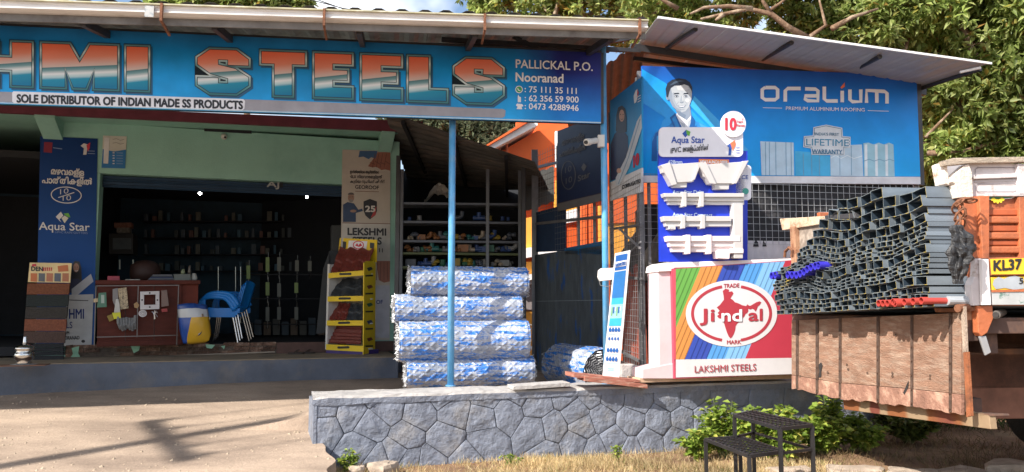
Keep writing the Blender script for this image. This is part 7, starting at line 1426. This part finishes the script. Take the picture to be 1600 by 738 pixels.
# ============================================================ bushes in front of the wall and under the lorry
lf_bush = leafmat('leaf_bush', [(0, (.11, .18, .025)), (.4, (.23, .34, .055)), (.8, (.38, .50, .09)), (1, (.60, .56, .13))], .4, .45)
def bush(label, px, py, hpx, wpx, Y, nst, lm=lf_bush, ls=.078, seed=0, den=15):
    c = atY(px, py, Y); c.z = gz(c.x, c.y) - .02; t = thing('leafy_bush', label, 'bush', c, 'bushes at the foot of the wall'); b = MB(); H_ = hpx / FPX * Y; W_ = wpx / FPX * Y; C = []; D = []; rg = random.Random(seed)
    for k in range(nst):
        a = rg.uniform(0, 6.28); rr_ = rg.random() ** .5; tip = c + Vector((math.cos(a) * W_ / 2 * rr_, math.sin(a) * W_ * .3 * rr_, H_ * rg.uniform(.6, 1.08) * (1 - .35 * rr_))); ba = c + (tip - c) * .12; ba.z = c.z; mid_ = ba.lerp(tip, .55) + Vector((rg.uniform(-.03, .03), 0, .05)); b.tube([ba, mid_, tip], [.007, .005, .002], 5)
        for i in range(den):
            f = .18 + .82 * i / den; p = (ba.lerp(mid_, f / .55) if f < .55 else mid_.lerp(tip, (f - .55) / .45)); 
            for s_ in range(3): th_ = i * 2.4 + s_ * 2.1 + k; d = Vector((math.cos(th_), math.sin(th_), rg.uniform(-.35, .55))).normalized(); C.append(tuple(p + d * .012)); D.append(tuple(d))
    b.build('stem', mat('stem_green', (.12, .15, .05), .7), t); n = len(C); s_ = ls * (.55 + .75 * rng.random(n)); leaves('foliage', lm, np.array(C), np.array(D), s_, s_ * .62, t)
bush('small bush with yellowing leaves growing furthest left against the grey wall', 1092, 700, 66, 60, 7.35, 12, seed=1)
bush('sprawling bush rising against the wall left of the step stand', 1130, 694, 96, 80, 7.55, 20, seed=2)
bush('tall bright bush behind the upper step of the stand', 1190, 692, 102, 80, 7.4, 26, seed=3)
bush('tall bright bush just left of the hanging tailgate', 1228, 690, 96, 56, 7.3, 18, seed=4)
bush('broad bush under the left part of the tailgate', 1282, 694, 74, 84, 7.7, 38, seed=5)
bush('leafy bush under the left half of the tailgate, behind the stand', 1300, 688, 84, 90, 8.0, 30, seed=15)
bush('thin bush under the middle of the tailgate', 1345, 690, 50, 80, 7.9, 26, seed=6)
bush('dark bush under the right part of the tailgate', 1420, 682, 62, 110, 8.4, 40, lf_mid, seed=7)
bush('shaded bush behind the tailgate near the lorry wheel', 1500, 672, 70, 120, 9.6, 22, lf_mid, seed=8)
bush('shaded bush beyond the lorry wheel', 1572, 655, 60, 90, 10.2, 20, lf_mid, seed=9)
bush('small weed tuft at the broken driveway edge', 547, 722, 44, 26, 6.75, 7, ls=.04, seed=10)
bush('green sprig growing at the foot of the middle of the wall', 965, 712, 30, 22, 7.35, 4, ls=.035, seed=11, den=7)
bush('low green weed by the rocks at the left of the wall foot', 800, 722, 22, 40, 7.05, 5, ls=.03, seed=12, den=7)
# ============================================================ dry grass
def grass(name, n, x0, x1, y0, y1, h, cols, lab, flat=.9, mask=None, wdt=.0035):
    X = rng.uniform(x0, x1, n); Y = rng.uniform(y0, y1, n); cl = np.sin(X * 3.1 + np.sin(Y * 4)) + np.sin(Y * 5.3 + X * 1.7) + .7 * np.sin(X * 11) * np.sin(Y * 9); k = cl > rng.normal(size=n) * .9 - .6
    if mask is not None: k &= mask(X, Y)
    X, Y = X[k], Y[k]; n = len(X); Z = np.array([gz(x, y) - .02 for x, y in zip(X, Y)]) - .005
    a = rng.uniform(0, 2 * np.pi, n); til = rng.uniform(.15, flat, n); L_ = h * (.4 + .9 * rng.random(n)); d = np.stack([np.cos(a) * til, np.sin(a) * til, np.sqrt(1 - til ** 2)], 1); m = leafmat(name + '_blade', cols, .7, .3)
    o = leaves(name, m, np.stack([X, Y, Z], 1), d, L_, np.full(n, wdt), None, .1); kind(o, 'stuff', lab)
def inyard(X, Y): return (Y < 6.9 + (X + 1.8) * .294 - .03) & (X > edge_np(Y) + .05)
def edge_np(Y): return np.where(Y > 7.0, -1.8, -1.80 + (7.0 - Y) * .42)
straw = [(0, (.42, .30, .15)), (.5, (.66, .50, .27)), (.85, (.85, .70, .42)), (1, (.22, .25, .06))]
grass('dry_grass', 70000, -1.6, 3.4, 5.6, 8.4, .085, straw, 'dry straw coloured grass along the foot of the wall', .97, lambda X, Y: inyard(X, Y) & (X < 3.0 + .3 * np.sin(Y * 4)))
grass('green_grass', 7000, -1.5, 3.6, 6.0, 8.3, .07, [(0, (.08, .14, .02)), (1, (.24, .30, .06))], 'short green grass tufts among the dry grass', .8, lambda X, Y: inyard(X, Y) & (np.sin(X * 2.3 + 1) * np.sin(Y * 6 + X) > .35))
grass('shaded_litter', 22000, 2.4, 8.5, 6.2, 10.5, .10, [(0, (.12, .08, .04)), (.6, (.25, .17, .09)), (.9, (.34, .26, .13)), (1, (.12, .15, .04))], 'brown grass and litter on the shaded soil under the lorry', .98)
grass('bank_greenery', 9000, 3.2, 13, 9.0, 13, .22, [(0, (.03, .06, .015)), (1, (.10, .16, .04))], 'low green undergrowth on the bank behind the lorry', .8, wdt=.02)
# ============================================================ utility pole left of the road: its shadow lies across the driveway
up_ = thing('utility_pole', 'concrete utility pole with a crossarm standing left of the camera', 'pole', (-10.6, .87, -.3)); cp_ = mat('pole_concrete', (.45, .43, .40), .9)
MB().tube([(-10.6, .87, -.4), (-10.6, .87, 9.3)], [.13, .085], 12).build('shaft', cp_, up_); cd = Vector((.87, -1.42, 0)).normalized(); cc_ = Vector((-10.6, .87, 8.0)); MB().span(cc_ - cd * .85, cc_ + cd * .85, .11, .11).build('crossarm', cp_, up_)
for s_ in (-.75, -.35, .4, .75): MB().lathe(cc_ + cd * s_ + Vector((0, 0, .05)), [(.02, 0), (.05, .04), (.05, .1), (.03, .16)], 10).build('insulator', hw, up_); wd_ = MB().tube([cc_ + cd * s_ + Vector((0, 0, .2)) + Vector((1.42, .87, 0)).normalized() * q_ + Vector((0, 0, .0006 * q_ * (q_ - 30))) for q_ in (0, 8, 16, 24, 30)], .012, 5).build('wire', ldk, up_)
# two sagging cables over the canopy against the sky
for k, (p_, q_) in enumerate((((480, -6), (640, 42)), ((455, -8), (620, 26)))):
    a = atY(*p_, 9.5); c = atY(*q_, 9.5); m_ = (a + c) / 2 - Vector((0, 0, .04)); o = MB().tube([a + (a - c) * 1.5 + Vector((0, 0, .3)), a, m_, c, c + (c - a) * .4], .007, 5).build('overhead_cable', ldk); tag(o, ['upper thin black cable sagging over the canopy against the sky', 'lower thin black cable sagging over the canopy against the sky'][k], 'cable')
bpy.data.objects.remove(_to); bpy.data.curves.remove(_tc)
for o in list(bpy.data.objects):
    if '_loc' in o: del o['_loc']
